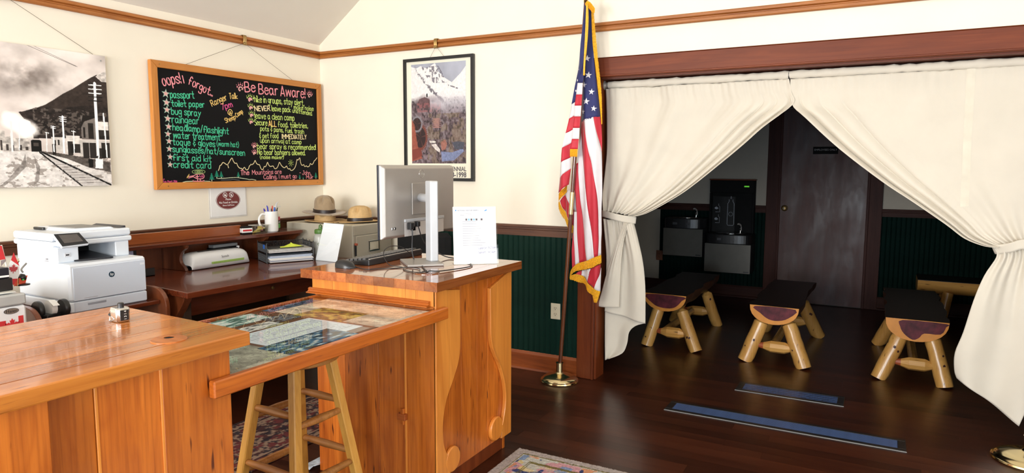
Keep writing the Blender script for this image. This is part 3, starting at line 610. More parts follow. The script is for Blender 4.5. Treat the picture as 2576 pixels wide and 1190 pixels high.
zo = .004 * np.random.RandomState(5).rand(wr_.h, wr_.w); zo[[0, -1]] -= .006; zo[:, [0, -1]] -= .006
o = wr_.build('wool_rug', lambda p: (p[0], p[1], .010), vcol('rug_wool', .95, bmp=.6), None, zo); tag(o, 'pale hand-hooked wool rug with small flowers in front of the counter', 'rug')
# crumpled leaflet and cable on the floor by the counter
pf = [(1.7717, -1.8867)][0]
m = MB().grid(lambda u, v: (pf[0] - .05 + .10 * u, pf[1] - .09 + .15 * v, .004 + .03 * abs(math.sin(u * 5 + v * 2)) * u), 8, 8); o = m.build('crumpled_leaflet', plain('leaflet_paper', (.55, .62, .72), .6, var=.4, nscale=40), smooth=True, solid=.001); tag(o, 'crumpled pale blue leaflet on the floor under the table', 'leaflet')
cb = [(1.5518, -1.6841)][0]
o = MB().tube(smooth_line([(1.745, -1.80, .55), (1.735, -1.84, .30), (1.74, -1.85, .14), (1.76, -1.83, .04), (1.78, -1.90, .007), (1.70, -1.98, .007)], 5), .004, 8).build('floor_cable', plain('cable_white', (.5, .5, .5), .5), smooth=True); tag(o, 'grey cable dropping to the floor behind the stool', 'cable')
# ================================================================ MONITOR, KEYBOARD, MOUSE, CABLES, NOTICE
mo = thing('monitor', 'silver computer monitor seen from behind on the tall counter', 'monitor', (2.15, -1.51, RT))
q = [(2.0138, -1.5552), (2.1804, -1.7090), (2.2981, -1.5819), (2.1416, -1.4136)]; q[3] = (q[0][0] + q[2][0] - q[1][0], q[0][1] + q[2][1] - q[1][1])
MB().prism(q, 2, RT, RT + .012).build('stand_base', M_silver, mo, bevel=.003)
ca = math.atan2(q[2][1] - q[1][1], q[2][0] - q[1][0]); cc = [(2.1993, -1.5468)][0]
MB().cbox((cc[0] - .006, cc[1] + .016, RT + .207), (.042, .066, .392), ca + .2, 0).build('stand_column', M_silverw, mo, bevel=.006)
PXm = 2.020; py0, py1, pz0, pz1 = -1.716, -1.105, 1.096, 1.452
m = MB(); b_ = .012
m.add([(PXm, py0, pz0), (PXm, py1, pz0), (PXm, py1, pz1), (PXm, py0, pz1), (PXm + .010, py0, pz0), (PXm + .010, py1, pz0), (PXm + .010, py1, pz1), (PXm + .010, py0, pz1), (PXm + .028, py0 + .014, pz0 + .014), (PXm + .028, py1 - .014, pz0 + .014), (PXm + .028, py1 - .014, pz1 - .014), (PXm + .028, py0 + .014, pz1 - .014)],
      [(3, 2, 1, 0), (0, 1, 5, 4), (1, 2, 6, 5), (2, 3, 7, 6), (3, 0, 4, 7), (4, 5, 9, 8), (5, 6, 10, 9), (6, 7, 11, 10), (7, 4, 8, 11), (8, 9, 10, 11)])
m.build('back_shell', M_silver, mo, bevel=.004)
MB().box(PXm - .012, PXm - .0005, py0 - .001, py1 + .001, pz0 - .001, pz1 + .001, .002).build('screen', plain('screen_black', (.008, .010, .022), .15), mo)
MB().box(PXm + .0285, PXm + .034, -1.50, -1.35, 1.205, 1.365, .002).build('mount_plate', M_silver, mo)
MB().box(PXm + .026, PXm + .034, -1.56, -1.22, 1.172, 1.186, .001).build('port_strip', M_silverw, mo)
MB().box(PXm + .0282, PXm + .0295, -1.56, -1.22, 1.100, 1.171, .0005).build('port_recess', plain('recess_grey', (.55, .52, .50), .5), mo)
MB().tube([(PXm + .03, -1.43, 1.290), (cc[0] - .006, cc[1] + .02, 1.290)], .021, 16).build('stand_arm', M_silverw, mo)
for yy in (-1.655, -1.635): MB().lathe([(0, 0), (.006, 0), (.0075, .001), (.0075, .002), (0, .0025)], (PXm + .0275, yy, 1.146), 16, Ry).build('screw', M_chrome, mo)
for p in ((-1.500, 1.405),):
    rr = MB(); ns = 28
    rr.tube([(PXm + .0285, -1.412 + .021 * math.cos(a), 1.410 + .021 * math.sin(a)) for a in [2 * math.pi * i / ns for i in range(ns + 1)]], .0009, 6, False); rr.build('logo', M_chrome, mo, smooth=True)
    text('logo_lettering', 'DELL', (PXm + .0285, -1.412, 1.404), (0, 1, 0), (0, 0, 1), .015, M_chrome, mo, align='CENTER')
MB().box(PXm + .0285, PXm + .0295, -1.51, -1.47, 1.125, 1.145).build('sticker', M_whitep, mo)
def cable(name, pts, r, label, k=5):
    o = MB().tube(smooth_line(pts, k), r, 8).build(name, M_black, smooth=True); tag(o, label, 'cable'); return o
hx, hy = hp
cable('power_cable', [(PXm + .05, -1.535, 1.165), (PXm + .058, -1.535, 1.12), (2.075, -1.535, 1.04), (2.085, -1.54, 1.000), (2.10, -1.545, .9795), (2.19, -1.62, .9792), (hx - .03, hy + .03, .9795), (hx - .005, hy, .985), (hx, hy, .970)], .0032, 'black power lead with a moulded plug dropping from the monitor')
MB().box(PXm + .036, PXm + .060, -1.550, -1.520, 1.135, 1.170, .003).build('plug', M_black, bpy.data.objects['power_cable'])
cable('display_cable', [(PXm + .046, -1.475, 1.165), (PXm + .052, -1.47, 1.13), (2.08, -1.44, 1.06), (2.11, -1.39, 1.015), (2.16, -1.36, .985), (2.24, -1.37, .979), (2.37, -1.47, .979), (2.43, -1.56, .979), (hx + .04, hy + .05, .981), (hx + .006, hy + .004, .984), (hx + .004, hy, .970)], .0028, 'black video lead looping from the monitor ports round the stand')
MB().box(PXm + .034, PXm + .056, -1.487, -1.463, 1.145, 1.172, .003).build('plug', M_black, bpy.data.objects['display_cable'])
cable('mouse_cable', [(1.955, -1.83, .984), (1.99, -1.84, .979), (2.06, -1.86, .978), (2.12, -1.80, .978), (2.17, -1.74, .978), (2.20, -1.715, .979), (2.26, -1.73, .979), (2.31, -1.79, .978), (hx - .02, hy - .025, .980), (hx - .006, hy - .006, .982), (hx - .004, hy - .004, .970)], .0019, 'thin mouse lead winding along the front of the tall counter')
cable('keyboard_cable', [(2.01, -1.45, .995), (2.00, -1.52, 1.04), (2.00, -1.60, 1.055), (2.02, -1.68, 1.045), (2.05, -1.72, 1.015), (2.10, -1.74, .985), (2.17, -1.735, .979), (2.22, -1.79, .978), (2.29, -1.82, .978), (hx - .01, hy - .03, .981), (hx + .002, hy - .006, .982), (hx + .002, hy - .003, .970)], .0019, 'thin keyboard lead arching up and back over the counter top')
kq = [(1.9326, -1.7936), (1.9023, -1.2517)]
kd = Vector((kq[1][0] - kq[0][0], kq[1][1] - kq[0][1], 0)); kd = Vector((0.0, 1, 0)); kc = (1.90, -1.535, RT)
kbd = thing('keyboard', 'black computer keyboard lying between mouse and monitor stand', 'keyboard', kc)
KM = Matrix.Translation(kc) @ Matrix.Rotation(math.radians(4), 4, 'Z')
def KP(p): return tuple(KM @ Vector(p))
m = MB(); L_ = .235
m.add([KP(p) for p in ((-.075, -L_, 0), (.078, -L_, 0), (.078, L_, 0), (-.075, L_, 0), (-.075, -L_, .012), (.078, -L_, .030), (.078, L_, .030), (-.075, L_, .012))], [(3, 2, 1, 0), (4, 5, 6, 7), (0, 1, 5, 4), (1, 2, 6, 5), (2, 3, 7, 6), (3, 0, 4, 7)]); m.build('case', M_black, kbd, bevel=.004)
MB().box(.066, .0755, -.225, .225, .029, .0325, .001, KM).build('edge_strip', M_silver, kbd)
kp = None
for r_ in range(5):
    for c_ in range(20):
        px_, py_ = -.058 + .0245 * r_, -.216 + .0227 * c_; z_ = .012 + .018 * (px_ + .075) / .153
        p = KP((px_, py_, z_ + .0045))
        if kp is None: kp = MB().add([tuple(KM.to_3x3() @ Vector(v)) for v in [(a * .009 * s2, b * .0095 * s2, h) for h, s2 in ((-.004, 1), (.005, .8)) for a, b in ((-1, -1), (1, -1), (1, 1), (-1, 1))]], [(4, 5, 6, 7), (0, 1, 5, 4), (1, 2, 6, 5), (2, 3, 7, 6), (3, 0, 4, 7)]).build('key', M_dgrey, kbd, loc=(0, 0, 0)); kp.location = Vector(p) - ORG[kbd.name]; ORG[kp.name] = Vector(p)
        else: dup(kp, p, kbd)
mc = [(1.9277, -1.8562)][0]
ms = thing('mouse', 'black computer mouse at the front corner of the counter', 'mouse', (mc[0], mc[1], RT))
m = MB().grid(lambda u, v: (mc[0] + (v - .5) * .115, mc[1] + .033 * math.cos(math.pi * u) * (1 - .9 * abs(2 * v - 1) ** 3.2), RT + .001 + .037 * math.sin(math.pi * u) ** .7 * max(0, 1 - abs(2 * v - .85) ** 2.6 / 1.55)), 16, 18)
m.build('shell', M_black, ms, smooth=True); MB().cbox((mc[0] + .01, mc[1], RT + .002), (.09, .056, .003), 0, .001).build('sole', M_dgrey, ms)
MB().tube([(mc[0] - .02 + .04 * i / 8, mc[1] - .0285, RT + .013 + .004 * math.sin(i / 8 * 3.1)) for i in range(9)], .0014, 6).build('side_stripe', plain('stripe_grey', (.12, .13, .2), .3), ms)
# weather notice in an acrylic stand
s0, s1 = Vector((2.324, -1.535, RT)), Vector((2.484, -1.398, RT)); rr = (s1 - s0).normalized(); nb = Vector((-rr.y, rr.x, 0)); up = (Vector((0, 0, 1)) + nb * .16).normalized()
nt_ = thing('weather_notice', 'white weather forecast page with handwritten sunrise and sunset times in a clear stand', 'notice', tuple(s0.lerp(s1, .5)))
W_ = (s1 - s0).length; H_ = .278
def SP(a, b, d=0): return tuple(s0 + rr * a + up * b + up.cross(rr) * 0 + (rr.cross(up)) * d + Vector((0, 0, .003)))
def slab(a0, a1, b0, b1, d0, d1): return MB().add([SP(a, b, d) for d in (d0, d1) for b in (b0, b1) for a in (a0, a1)], [(0, 2, 3, 1), (4, 5, 7, 6), (0, 1, 5, 4), (2, 6, 7, 3), (0, 4, 6, 2), (1, 3, 7, 5)])
slab(0, W_ + .008, 0, H_ + .004, -.004, -.0015).build('acrylic_back', M_acryl, nt_)
slab(0, W_, 0, H_, -.001, .0).build('page', M_whitep, nt_)
MB().add([SP(0, 0, -.004), SP(W_ + .008, 0, -.004), SP(W_ + .008, 0, .001), SP(0, 0, .001)] , [(0, 1, 2, 3)])
MB().box(-.5 * W_, .5 * W_ + .008, -.07, 0.004, 0, .003, 0, Matrix.Translation(s0.lerp(s1, .5) - nb * -.066) @ Matrix.Rotation(math.atan2(rr.y, rr.x), 4, 'Z')).build('acrylic_foot', M_acryl, nt_)
def bar(name, rows, mat):
    m = MB()
    for a0, a1, b in rows: m.add([SP(a0, b, .0006), SP(a1, b, .0006), SP(a1, b + .0022, .0006), SP(a0, b + .0022, .0006)], [(0, 1, 2, 3)])
    return m.build(name, mat, nt_)
M_fade = plain('faded_ink', (.33, .33, .36), .7)
pl_ = bar('printed_lines', [(.045, .10 + R.random() * .06, .205 - .0115 * i) for i in range(11)] + [(.035, .075, .245), (.035, .09, .241), (.035, .055, .236)], M_fade); pl_['kind'] = 'stuff'
m = MB()
for i in range(9):
    a = .048 + .0125 * i; m.mat((0, 1, 2, 1, 2, 1, 0, 1, 0)[i]); m.add([SP(a, .211, .0007), SP(a + .009, .211, .0007), SP(a + .009, .221, .0007), SP(a, .221, .0007)], [(0, 1, 2, 3)])
m.build('forecast_icons', [plain('icon_pale', (.6, .6, .62), .6), plain('icon_dark', (.12, .10, .11), .6), plain('icon_blue', (.22, .42, .75), .6)], nt_)
text('heading', 'NATIONAL WEATHER SERVICE', SP(.022, .258, .0006), rr, up, .0075, plain('ink_grey', (.12, .13, .2), .6), nt_)
m = MB().add([SP(a, b, .0007) for a, b in ((.150, .255), (.165, .258), (.168, .266), (.160, .262))], [(0, 1, 2, 3)]).add([SP(a, b, .0007) for a, b in ((.012, .257), (.017, .257), (.017, .264), (.012, .264))], [(0, 1, 2, 3)]); m.build('blue_emblem', plain('emblem_blue', (.05, .25, .65), .6), nt_)

# ================================================================ hand lettering: single strokes on a grid (x 0.., y 3 = baseline, 8 = x-height, b = capital height)
G = {'a': '47 38 18 06 05 13 23 45|48 44 53', 'b': '0b 03|06 18 38 46 45 33 13 04', 'c': '47 38 18 06 05 13 33 44', 'd': '47 38 18 06 05 13 33 45|4b 43', 'e': '06 46 47 38 18 06 05 13 33 44', 'f': '4a 3b 2b 19 13|07 37',
 'g': '47 38 18 06 05 14 34 46|48 41 30 10 01', 'h': '0b 03|06 18 38 46 43', 'i': '08 03|0a 0b', 'j': '28 21 10 00|2a 2b', 'k': '0b 03|47 05 43', 'l': '0b 03', 'm': '08 03|06 18 28 36 33|36 48 58 66 63', 'n': '08 03|06 18 38 46 43', 'o': '28 18 06 05 13 33 45 46 38 28',
 'p': '08 00|06 18 38 46 45 33 13 05', 'q': '47 38 18 06 05 13 33 45|48 40 51', 'r': '08 03|05 18 38', 's': '47 38 18 07 16 35 44 33 13 04', 't': '2b 24 33 43|08 48', 'u': '08 05 13 33 45|48 43', 'v': '08 23|23 48', 'w': '08 13|13 38|38 53|53 68', 'x': '08 43|48 03', 'y': '08 24|48 00', 'z': '08 48|48 03|03 43',
 'A': '03 2b|2b 53|15 45', 'B': '03 0b|0b 3b 4a 48 37 07|37 55 54 33 03', 'C': '5a 3b 1a 08 06 14 33 54', 'D': '03 0b|0b 2b 4a 58 56 44 23 03', 'E': '4b 0b|0b 03|03 43|07 37', 'I': '0b 03', 'J': '2b 5b|4b 45 33 13 05', 'L': '0b 03|03 43', 'M': '03 0b|0b 36|36 6b|6b 63', 'N': '03 0b|0b 53|53 5b', 'P': '03 0b|0b 3b 4a 48 37 07',
 'R': '03 0b|0b 3b 4a 48 37 07|27 53', 'S': '4a 3b 1b 09 18 37 46 44 33 13 04', 'T': '2b 23|0b 4b', 'V': '0b 23|23 4b', 'Y': '0b 27|4b 27|27 23', '0': '2b 1b 09 05 13 33 45 49 3b 2b', '1': '0b 03', '2': '0a 1b 3b 49 03|03 43', '3': '0b 2b 39 17|17 36 44 23 03', '4': '0b 06 46|3b 33', '5': '4b 0b|0b 08 38 46 44 33 03', '6': '3b 17 05 13 33 45 37 16', '7': '0b 4b|4b 13', '9': '48 39 1a 08 16 36 48|48 43',
 '!': '0b 06|03 04', '.': '03 04', ',': '14 02', '&': '4a 2b 19 27 06 14 34 45|27 37|2c 2b|24 22', '/': '02 3c', '@': '46 38 26 24 35 48|46 44 54 67 5a 3b 19 06 14 32 52', '(': '2c 1a 07 14 22', ')': '0c 1a 27 14 02', '-': '06 36', ':': '04 05|07 08'}
B36 = {c: i for i, c in enumerate('0123456789abcdef')}
def hand_word(mb, s, P0, P1, xh, w, P, slant=0):
    adv = 0; items = []
    for ch in s:
        if ch == ' ': adv += 3.2; continue
        st_ = [[(B36[t[0]], B36[t[1]] - 3) for t in q.split()] for q in G[ch].split('|')]; items.append((adv, st_, ch)); adv += max(p[0] for q in st_ for p in q) + 1.7
    adv = max(adv - 1.7, 4.5 if len(s) == 1 else .6); d = np.array(P1, float) - np.array(P0, float); ex = d / adv; un = d / np.hypot(*d); ey = np.array([-un[1], un[0]]) * xh / 5
    for a, st_, ch in items:
        jit = (R.random() - .5) * .5; tl_ = (R.random() - .5) * .08
        for q in st_:
            pts = [tuple(np.array(P0) + ex * (a + px + tl_ * py + slant * py) + ey * (py + jit)) for px, py in q]; ribbon(mb, pts, w, P, True, 4 if len(q) > 2 else 1)
COL = {'pink': (242, 150, 158), 'teal': (80, 195, 150), 'lime': (205, 228, 125), 'cream': (245, 220, 170), 'orange': (245, 200, 120), 'rose': (225, 95, 150), 'chalk': (215, 225, 190), 'grey': (120, 125, 130), 'leaf': (40, 130, 105), 'blush': (225, 170, 165)}
def chalk(c): return plain('chalk_' + c, lin(COL[c]), .85, var=.25, nscale=160, spec=.1)
# ================================================================ CHALKBOARD
cb_ = thing('chalkboard', 'wood-framed blackboard with coloured bear-safety and packing lists', 'chalkboard', (0.02, -.775, 1.29))
by0, by1, bz0, bz1 = -1.513, -.036, 1.291, 2.111; fw = .045
MB().box(.012, .030, by0 + .03, by1 - .03, bz0 + .03, bz1 - .03).build('board', plain('blackboard', (.004, .004, .005), .65, spec=.15), cb_)
for z0, z1, s in ((bz0, bz0 + fw, 1), (bz1 - fw, bz1, -1)):
    a, b = (z0, z1) if s > 0 else (z1, z0)
    MB().prism([(by0, a), (by1, a), (by1 - fw, b), (by0 + fw, b)], 0, .010, .042).build('frame_rail', M_orange, cb_, bevel=.003)
for y0, y1 in ((by0, by0 + fw), (by1, by1 - fw)):
    MB().prism([(y0, bz0), (y0, bz1), (y1, bz1 - fw), (y1, bz0 + fw)], 0, .010, .042).build('frame_rail', M_orangez, cb_, bevel=.003)
for y_, z_ in ((by0 + .06, bz1 - .022), (by1 - .06, bz1 - .022), (by0 + .08, bz0 + .022), (by1 - .07, bz0 + .022)): MB().lathe([(0, 0), (.004, 0), (.004, .002), (0, .002)], (.042, y_, z_), 10, Ry).build('screw', M_brassd, cb_)
hk = [(-0.7755, 2.3535), (-1.2497, 2.1126), (-0.3225, 2.1175)]
MB().tube([(.028, hk[0][0], hk[0][1] - .03), (.02, hk[1][0], bz1 + .002)], .0011, 5).build('wire', M_wire, cb_); MB().tube([(.028, hk[0][0], hk[0][1] - .03), (.02, hk[2][0], bz1 + .002)], .0011, 5).build('wire', M_wire, cb_)
def rail_hook(y_, parent, kind='x'):
    pts = [(.004, 2.377), (.030, 2.378), (.036, 2.362), (.034, 2.330), (.026, 2.318), (.036, 2.312), (.040, 2.322)]
    m = MB()
    for d in (-.011, -.0055, 0, .0055, .011): m.tube([(a, y_ + d, b) if kind == 'x' else (y_ + d, -a, b) for a, b in smooth_line(pts, 4)], .0034, 6)
    return m.build('rail_hook', M_brassd, parent, smooth=True)
rail_hook(hk[0][0], cb_)
BP_ = lambda p: (.0308, p[0], p[1])
BOARD = [
    ('oops!', (-1.4267, 1.9563), (-1.2983, 1.9869), 0.0411, 'pink', .011),
    ('I', (-1.2774, 1.9905), (-1.2631, 1.9938), 0.0286, 'pink', .011),
    ('forgot...', (-1.2453, 1.9880), (-1.0659, 1.9214), 0.0339, 'pink', .010),
    ('passport', (-1.3802, 1.8835), (-1.2060, 1.8954), 0.0279, 'teal', .0085),
    ('toilet paper', (-1.3755, 1.8299), (-1.1308, 1.8418), 0.0239, 'teal', .0085),
    ('bug spray', (-1.3782, 1.7794), (-1.1629, 1.7797), 0.0263, 'teal', .0085),
    ('raingear', (-1.3773, 1.7245), (-1.1800, 1.7251), 0.0281, 'teal', .0085),
    ('headlamp/flashlight', (-1.3749, 1.6765), (-0.9448, 1.6688), 0.0259, 'teal', .0085),
    ('water treatment', (-1.3725, 1.6255), (-1.0173, 1.6225), 0.0262, 'teal', .0085),
    ('toque & gloves', (-1.3802, 1.5815), (-1.0593, 1.5777), 0.0251, 'teal', .0085),
    ('(warm hat)', (-1.0449, 1.5826), (-0.8603, 1.5786), 0.0218, 'teal', .007),
    ('sunglasses/hat/sunscreen', (-1.3827, 1.5354), (-0.8116, 1.5203), 0.0257, 'teal', .0085),
    ('first aid kit', (-1.3820, 1.4807), (-1.0946, 1.4730), 0.0251, 'teal', .0085),
    ('credit card', (-1.3827, 1.4335), (-1.1008, 1.4282), 0.0268, 'teal', .0085),
    ('Ranger', (-1.0692, 1.8537), (-0.9446, 1.9101), 0.0250, 'orange', .0075),
    ('Talk', (-0.9219, 1.9173), (-0.8566, 1.9252), 0.0244, 'orange', .0075),
    ('7pm', (-0.9879, 1.8365), (-0.9005, 1.8642), 0.0246, 'rose', .0085),
    ('@', (-0.9408, 1.8016), (-0.9022, 1.8079), 0.0232, 'orange', .0075),
    ('Sheep', (-0.9626, 1.7456), (-0.8771, 1.7806), 0.0195, 'orange', .007),
    ('Camp', (-0.8689, 1.7902), (-0.8129, 1.8280), 0.0190, 'orange', .007),
    ('Be', (-0.7868, 1.9785), (-0.6965, 1.9872), 0.0431, 'pink', .0125),
    ('Bear', (-0.6628, 1.9758), (-0.4839, 1.9844), 0.0444, 'pink', .0125),
    ('Aware!', (-0.4555, 1.9821), (-0.2054, 1.9843), 0.0462, 'pink', .0125),
    ('hike in groups, stay alert,', (-0.7083, 1.9131), (-0.2177, 1.9238), 0.0283, 'lime', .0075),
    ('make noise', (-0.3271, 1.8892), (-0.1189, 1.8912), 0.0214, 'lime', .0065),
    ('NEVER', (-0.7069, 1.8489), (-0.5641, 1.8591), 0.0214, 'cream', .010),
    ('leave pack', (-0.5471, 1.8590), (-0.3617, 1.8640), 0.0249, 'lime', .0075),
    ('unattended.', (-0.3426, 1.8628), (-0.1352, 1.8527), 0.0199, 'lime', .0065),
    ('leave a clean camp', (-0.7080, 1.7938), (-0.3267, 1.8002), 0.0274, 'lime', .0075),
    ('Secure', (-0.7115, 1.7453), (-0.5963, 1.7487), 0.0248, 'lime', .0075),
    ('ALL', (-0.5811, 1.7426), (-0.5089, 1.7446), 0.0253, 'orange', .010),
    ('food, toiletries,', (-0.4906, 1.7438), (-0.1850, 1.7492), 0.0240, 'lime', .0075),
    ('pots & pans, fuel, trash', (-0.6616, 1.7067), (-0.2301, 1.7018), 0.0214, 'lime', .0068),
    ('& pet food', (-0.6727, 1.6509), (-0.4927, 1.6604), 0.0217, 'lime', .0068),
    ('IMMEDIATELY', (-0.4559, 1.6554), (-0.2036, 1.6594), 0.0204, 'cream', .0085),
    ('upon arrival at camp', (-0.6676, 1.6193), (-0.2602, 1.6194), 0.0207, 'lime', .0068),
    ('bear spray is recommended!', (-0.6956, 1.5717), (-0.1038, 1.5782), 0.0245, 'lime', .0075),
    ('No bear bangers allowed.', (-0.6953, 1.5298), (-0.2235, 1.5323), 0.0236, 'lime', .0075),
    ('(noise maker)', (-0.6738, 1.4983), (-0.4464, 1.4993), 0.0162, 'lime', .0062),
    ('The', (-0.8510, 1.3793), (-0.7796, 1.3820), 0.0210, 'pink', .0085),
    ('Mountains are', (-0.7509, 1.3817), (-0.4743, 1.3874), 0.0197, 'pink', .0065),
    ('Calling, I must go', (-0.6467, 1.3468), (-0.3190, 1.3511), 0.0194, 'pink', .0065),
    ('- John,', (-0.2873, 1.3796), (-0.1648, 1.3725), 0.0195, 'pink', .006),
    ('Muir', (-0.2154, 1.3452), (-0.1415, 1.3441), 0.0166, 'pink', .006),
    ('by:', (-1.4700, 1.3522), (-1.4500, 1.3538), 0.0071, 'rose', .0035),
    ('Erica Post 2016', (-1.4732, 1.3371), (-1.3617, 1.3372), 0.0072, 'rose', .0035),
]
G['P'] = '03 0b|0b 3b 4a 48 37 07'
for s_, p0, p1, xh, c, w in BOARD:
    m = MB(); hand_word(m, s_, p0, p1, xh, w * .68, BP_); o = m.build('lettering', chalk(c), cb_)
def star2(c, r, rot=0, k=.42): return [(c[0] + (r if i % 2 == 0 else r * k) * math.sin(rot + i * math.pi / 5), c[1] + (r if i % 2 == 0 else r * k) * math.cos(rot + i * math.pi / 5)) for i in range(10)]
SC_ = [(-1.4123, 1.9074), (-1.4097, 1.8513), (-1.4092, 1.8048), (-1.4066, 1.7487), (-1.4037, 1.6975)] + [(-1.4104, 1.6499), (-1.4051, 1.6041), (-1.4059, 1.5543), (-1.4027, 1.5026), (-1.4053, 1.4529)]
for i, c in enumerate(SC_):
    m = MB(); r = .031 - .0008 * i; m.mat(0); q = star2(c, r, .1); m.flat([(.0306, a, b) for a, b in q]); m.mat(1); m.flat([(.0311, a, b) for a, b in star2(c, r * .72, .1)]); m.build('star', [chalk('leaf') if False else plain('chalk_star', lin((150, 195, 175)), .85, var=.2, nscale=200), chalk('blush')], cb_)
PW = [(-0.8256, 2.0022), (-0.1529, 2.0144), (-0.7443, 1.9332), (-0.7408, 1.8723), (-0.7369, 1.8185), (-0.7433, 1.7681)] + [(-0.7229, 1.5920), (-0.7225, 1.5431)]
for i, c in enumerate(PW):
    r = (.034, .030, .031, .027, .026, .025, .024, .024)[i]; m = MB()
    m.mat(0); pad = smooth_line([(c[0] + r * a, c[1] + r * b) for a, b in ((-.62, -.35), (-.45, .15), (0, .3), (.5, .12), (.62, -.4), (.2, -.32), (-.25, -.75))], 4, True); m.flat([(.0306, a, b) for a, b in pad[::-1]])
    m.mat(1)
    if i < 2: m.flat([(.0310, c[0] + (a - c[0]) * .5, c[1] - .1 * r + (b - c[1]) * .5) for a, b in pad[::-1]])
    m.mat(2 if i in (0, 1, 6, 7) else 3)
    for k, (a, b) in enumerate(((-.85, .15), (-.45, .55), (0, .7), (.45, .55), (.85, .15))):
        m.flat([(.0306, c[0] + r * a + .16 * r * math.cos(t), c[1] + r * b + .2 * r * math.sin(t)) for t in [j * math.pi / 4 for j in range(8)]]); ribbon(m, [(c[0] + r * a * 1.15, c[1] + r * (b + .28)), (c[0] + r * a * 1.28, c[1] + r * (b + .5))], .0028, BP_, False, 1)
    m.build('paw_print', [chalk('blush'), plain('blackboard', (0, 0, 0)), chalk('pink'), chalk('lime')], cb_)
mt = [(-1.0406, 1.4124), (-1.0315, 1.4299), (-1.0267, 1.4456), (-1.0161, 1.4508), (-1.0008, 1.4684), (-0.9825, 1.4615), (-0.9619, 1.4545), (-0.9259, 1.5008), (-0.9140, 1.4814), (-0.8998, 1.4637), (-0.8847, 1.4638), (-0.8789, 1.4495), (-0.8687, 1.4351), (-0.8560, 1.4279), (-0.8429, 1.4261), (-0.8367, 1.4188), (-0.8183, 1.4351), (-0.8057, 1.4187), (-0.7924, 1.4169), (-0.7807, 1.4278), (-0.7756, 1.4424), (-0.7616, 1.4534)] + [(-0.7617, 1.4581), (-0.7555, 1.4547), (-0.7449, 1.4564), (-0.7317, 1.4668), (-0.7202, 1.4858), (-0.7083, 1.4635), (-0.6915, 1.4549), (-0.6807, 1.4532), (-0.6709, 1.4289), (-0.6562, 1.4157), (-0.6447, 1.4289), (-0.6376, 1.4411), (-0.6266, 1.4394), (-0.6150, 1.4534), (-0.6053, 1.4728), (-0.5950, 1.4535), (-0.5798, 1.4412), (-0.5526, 1.4448), (-0.5420, 1.4288), (-0.5285, 1.4242), (-0.5120, 1.4341), (-0.4997, 1.4538), (-0.4887, 1.4735), (-0.4721, 1.4503), (-0.4540, 1.4359), (-0.4377, 1.4323), (-0.4197, 1.4450), (-0.4118, 1.4305), (-0.3979, 1.4214), (-0.3858, 1.4250), (-0.3814, 1.4140), (-0.3671, 1.4103), (-0.3474, 1.4194), (-0.3296, 1.4396), (-0.3188, 1.4654), (-0.3103, 1.4968), (-0.3031, 1.4921), (-0.2931, 1.4969), (-0.2802, 1.5100), (-0.2741, 1.4768), (-0.2601, 1.4508), (-0.2399, 1.4565), (-0.2329, 1.4434), (-0.2229, 1.4416), (-0.2125, 1.4472), (-0.2002, 1.4390), (-0.1795, 1.4454), (-0.1685, 1.4662), (-0.1534, 1.4568), (-0.1375, 1.4663), (-0.1238, 1.4873), (-0.1131, 1.4931), (-0.0941, 1.5123)]
m = MB(); ribbon(m, mt, .0055, BP_, True, 3); m.build('mountain_outline', chalk('cream'), cb_)
m = MB(); ribbon(m, [(-0.9619, 1.4545), (-0.9554, 1.4316)], .0055, BP_, True, 1); m.build('mountain_line', chalk('cream'), cb_)
sc_ = [(-0.3754, 1.4688)][0]; m = MB()
ribbon(m, [(sc_[0] + .009 * math.cos(t), sc_[1] + .009 * math.sin(t)) for t in [j * math.pi / 6 for j in range(13)]], .004, BP_, False, 1)
for j in range(8): t = j * math.pi / 4 + .3; ribbon(m, [(sc_[0] + .017 * math.cos(t), sc_[1] + .017 * math.sin(t)), (sc_[0] + .026 * math.cos(t), sc_[1] + .026 * math.sin(t))], .0035, BP_, True, 1)
m.build('sun_drawing', chalk('lime'), cb_)
for b0, h in zip([(-1.0966, 1.3390), (-1.0553, 1.3578), (-1.0184, 1.3580), (-0.8742, 1.3596)] + [(-0.2865, 1.3432), (-0.2501, 1.3408), (-0.1105, 1.3436)], (.058, .056, .050, .043, .034, .02, .05)):
    m = MB(); m.mat(0)
    for k in range(4): zt, zb, ww = h * (1 - .17 * k), h * (.66 - .2 * k + .14), h * (.14 + .085 * k); m.flat([(.0306 + .0001 * k, b0[0] - ww, b0[1] + zb), (.0306 + .0001 * k, b0[0] + ww, b0[1] + zb), (.0306 + .0001 * k, b0[0], b0[1] + zt)])
    m.mat(1); ribbon(m, [(b0[0], b0[1]), (b0[0], b0[1] + h * .2)], .005, BP_, True, 1); m.build('tree_drawing', [chalk('leaf'), chalk('chalk')], cb_)
m = MB(); m.mat(0); ribbon(m, [(-1.2754, 1.3733), (-1.2412, 1.3779), (-1.2179, 1.3861), (-1.1947, 1.3893), (-1.1675, 1.3891), (-1.1563, 1.3787), (-1.1589, 1.3651), (-1.1769, 1.3568), (-1.2079, 1.3573), (-1.2267, 1.3643), (-1.2416, 1.3712), (-1.2759, 1.3633)], .005, BP_); ribbon(m, [(-1.2079, 1.3573), (-1.2086, 1.3420)], .005, BP_, True, 1); ribbon(m, [(-1.1886, 1.3570), (-1.1874, 1.3416)], .005, BP_, True, 1); ribbon(m, [(-1.2428, 1.3460), (-1.2355, 1.3415), (-1.1660, 1.3413), (-1.1599, 1.3463)], .005, BP_)
ribbon(m, [(-1.2206, 1.3716), (-1.1995, 1.3714)], .006, BP_, True, 1); ribbon(m, [(-1.2094, 1.3810), (-1.2103, 1.3624)], .006, BP_, True, 1); m.mat(1); ribbon(m, [(-1.2709, 1.3883), (-1.2889, 1.3651), (-1.2792, 1.3717), (-1.2710, 1.3866)], .005, BP_); m.mat(2)
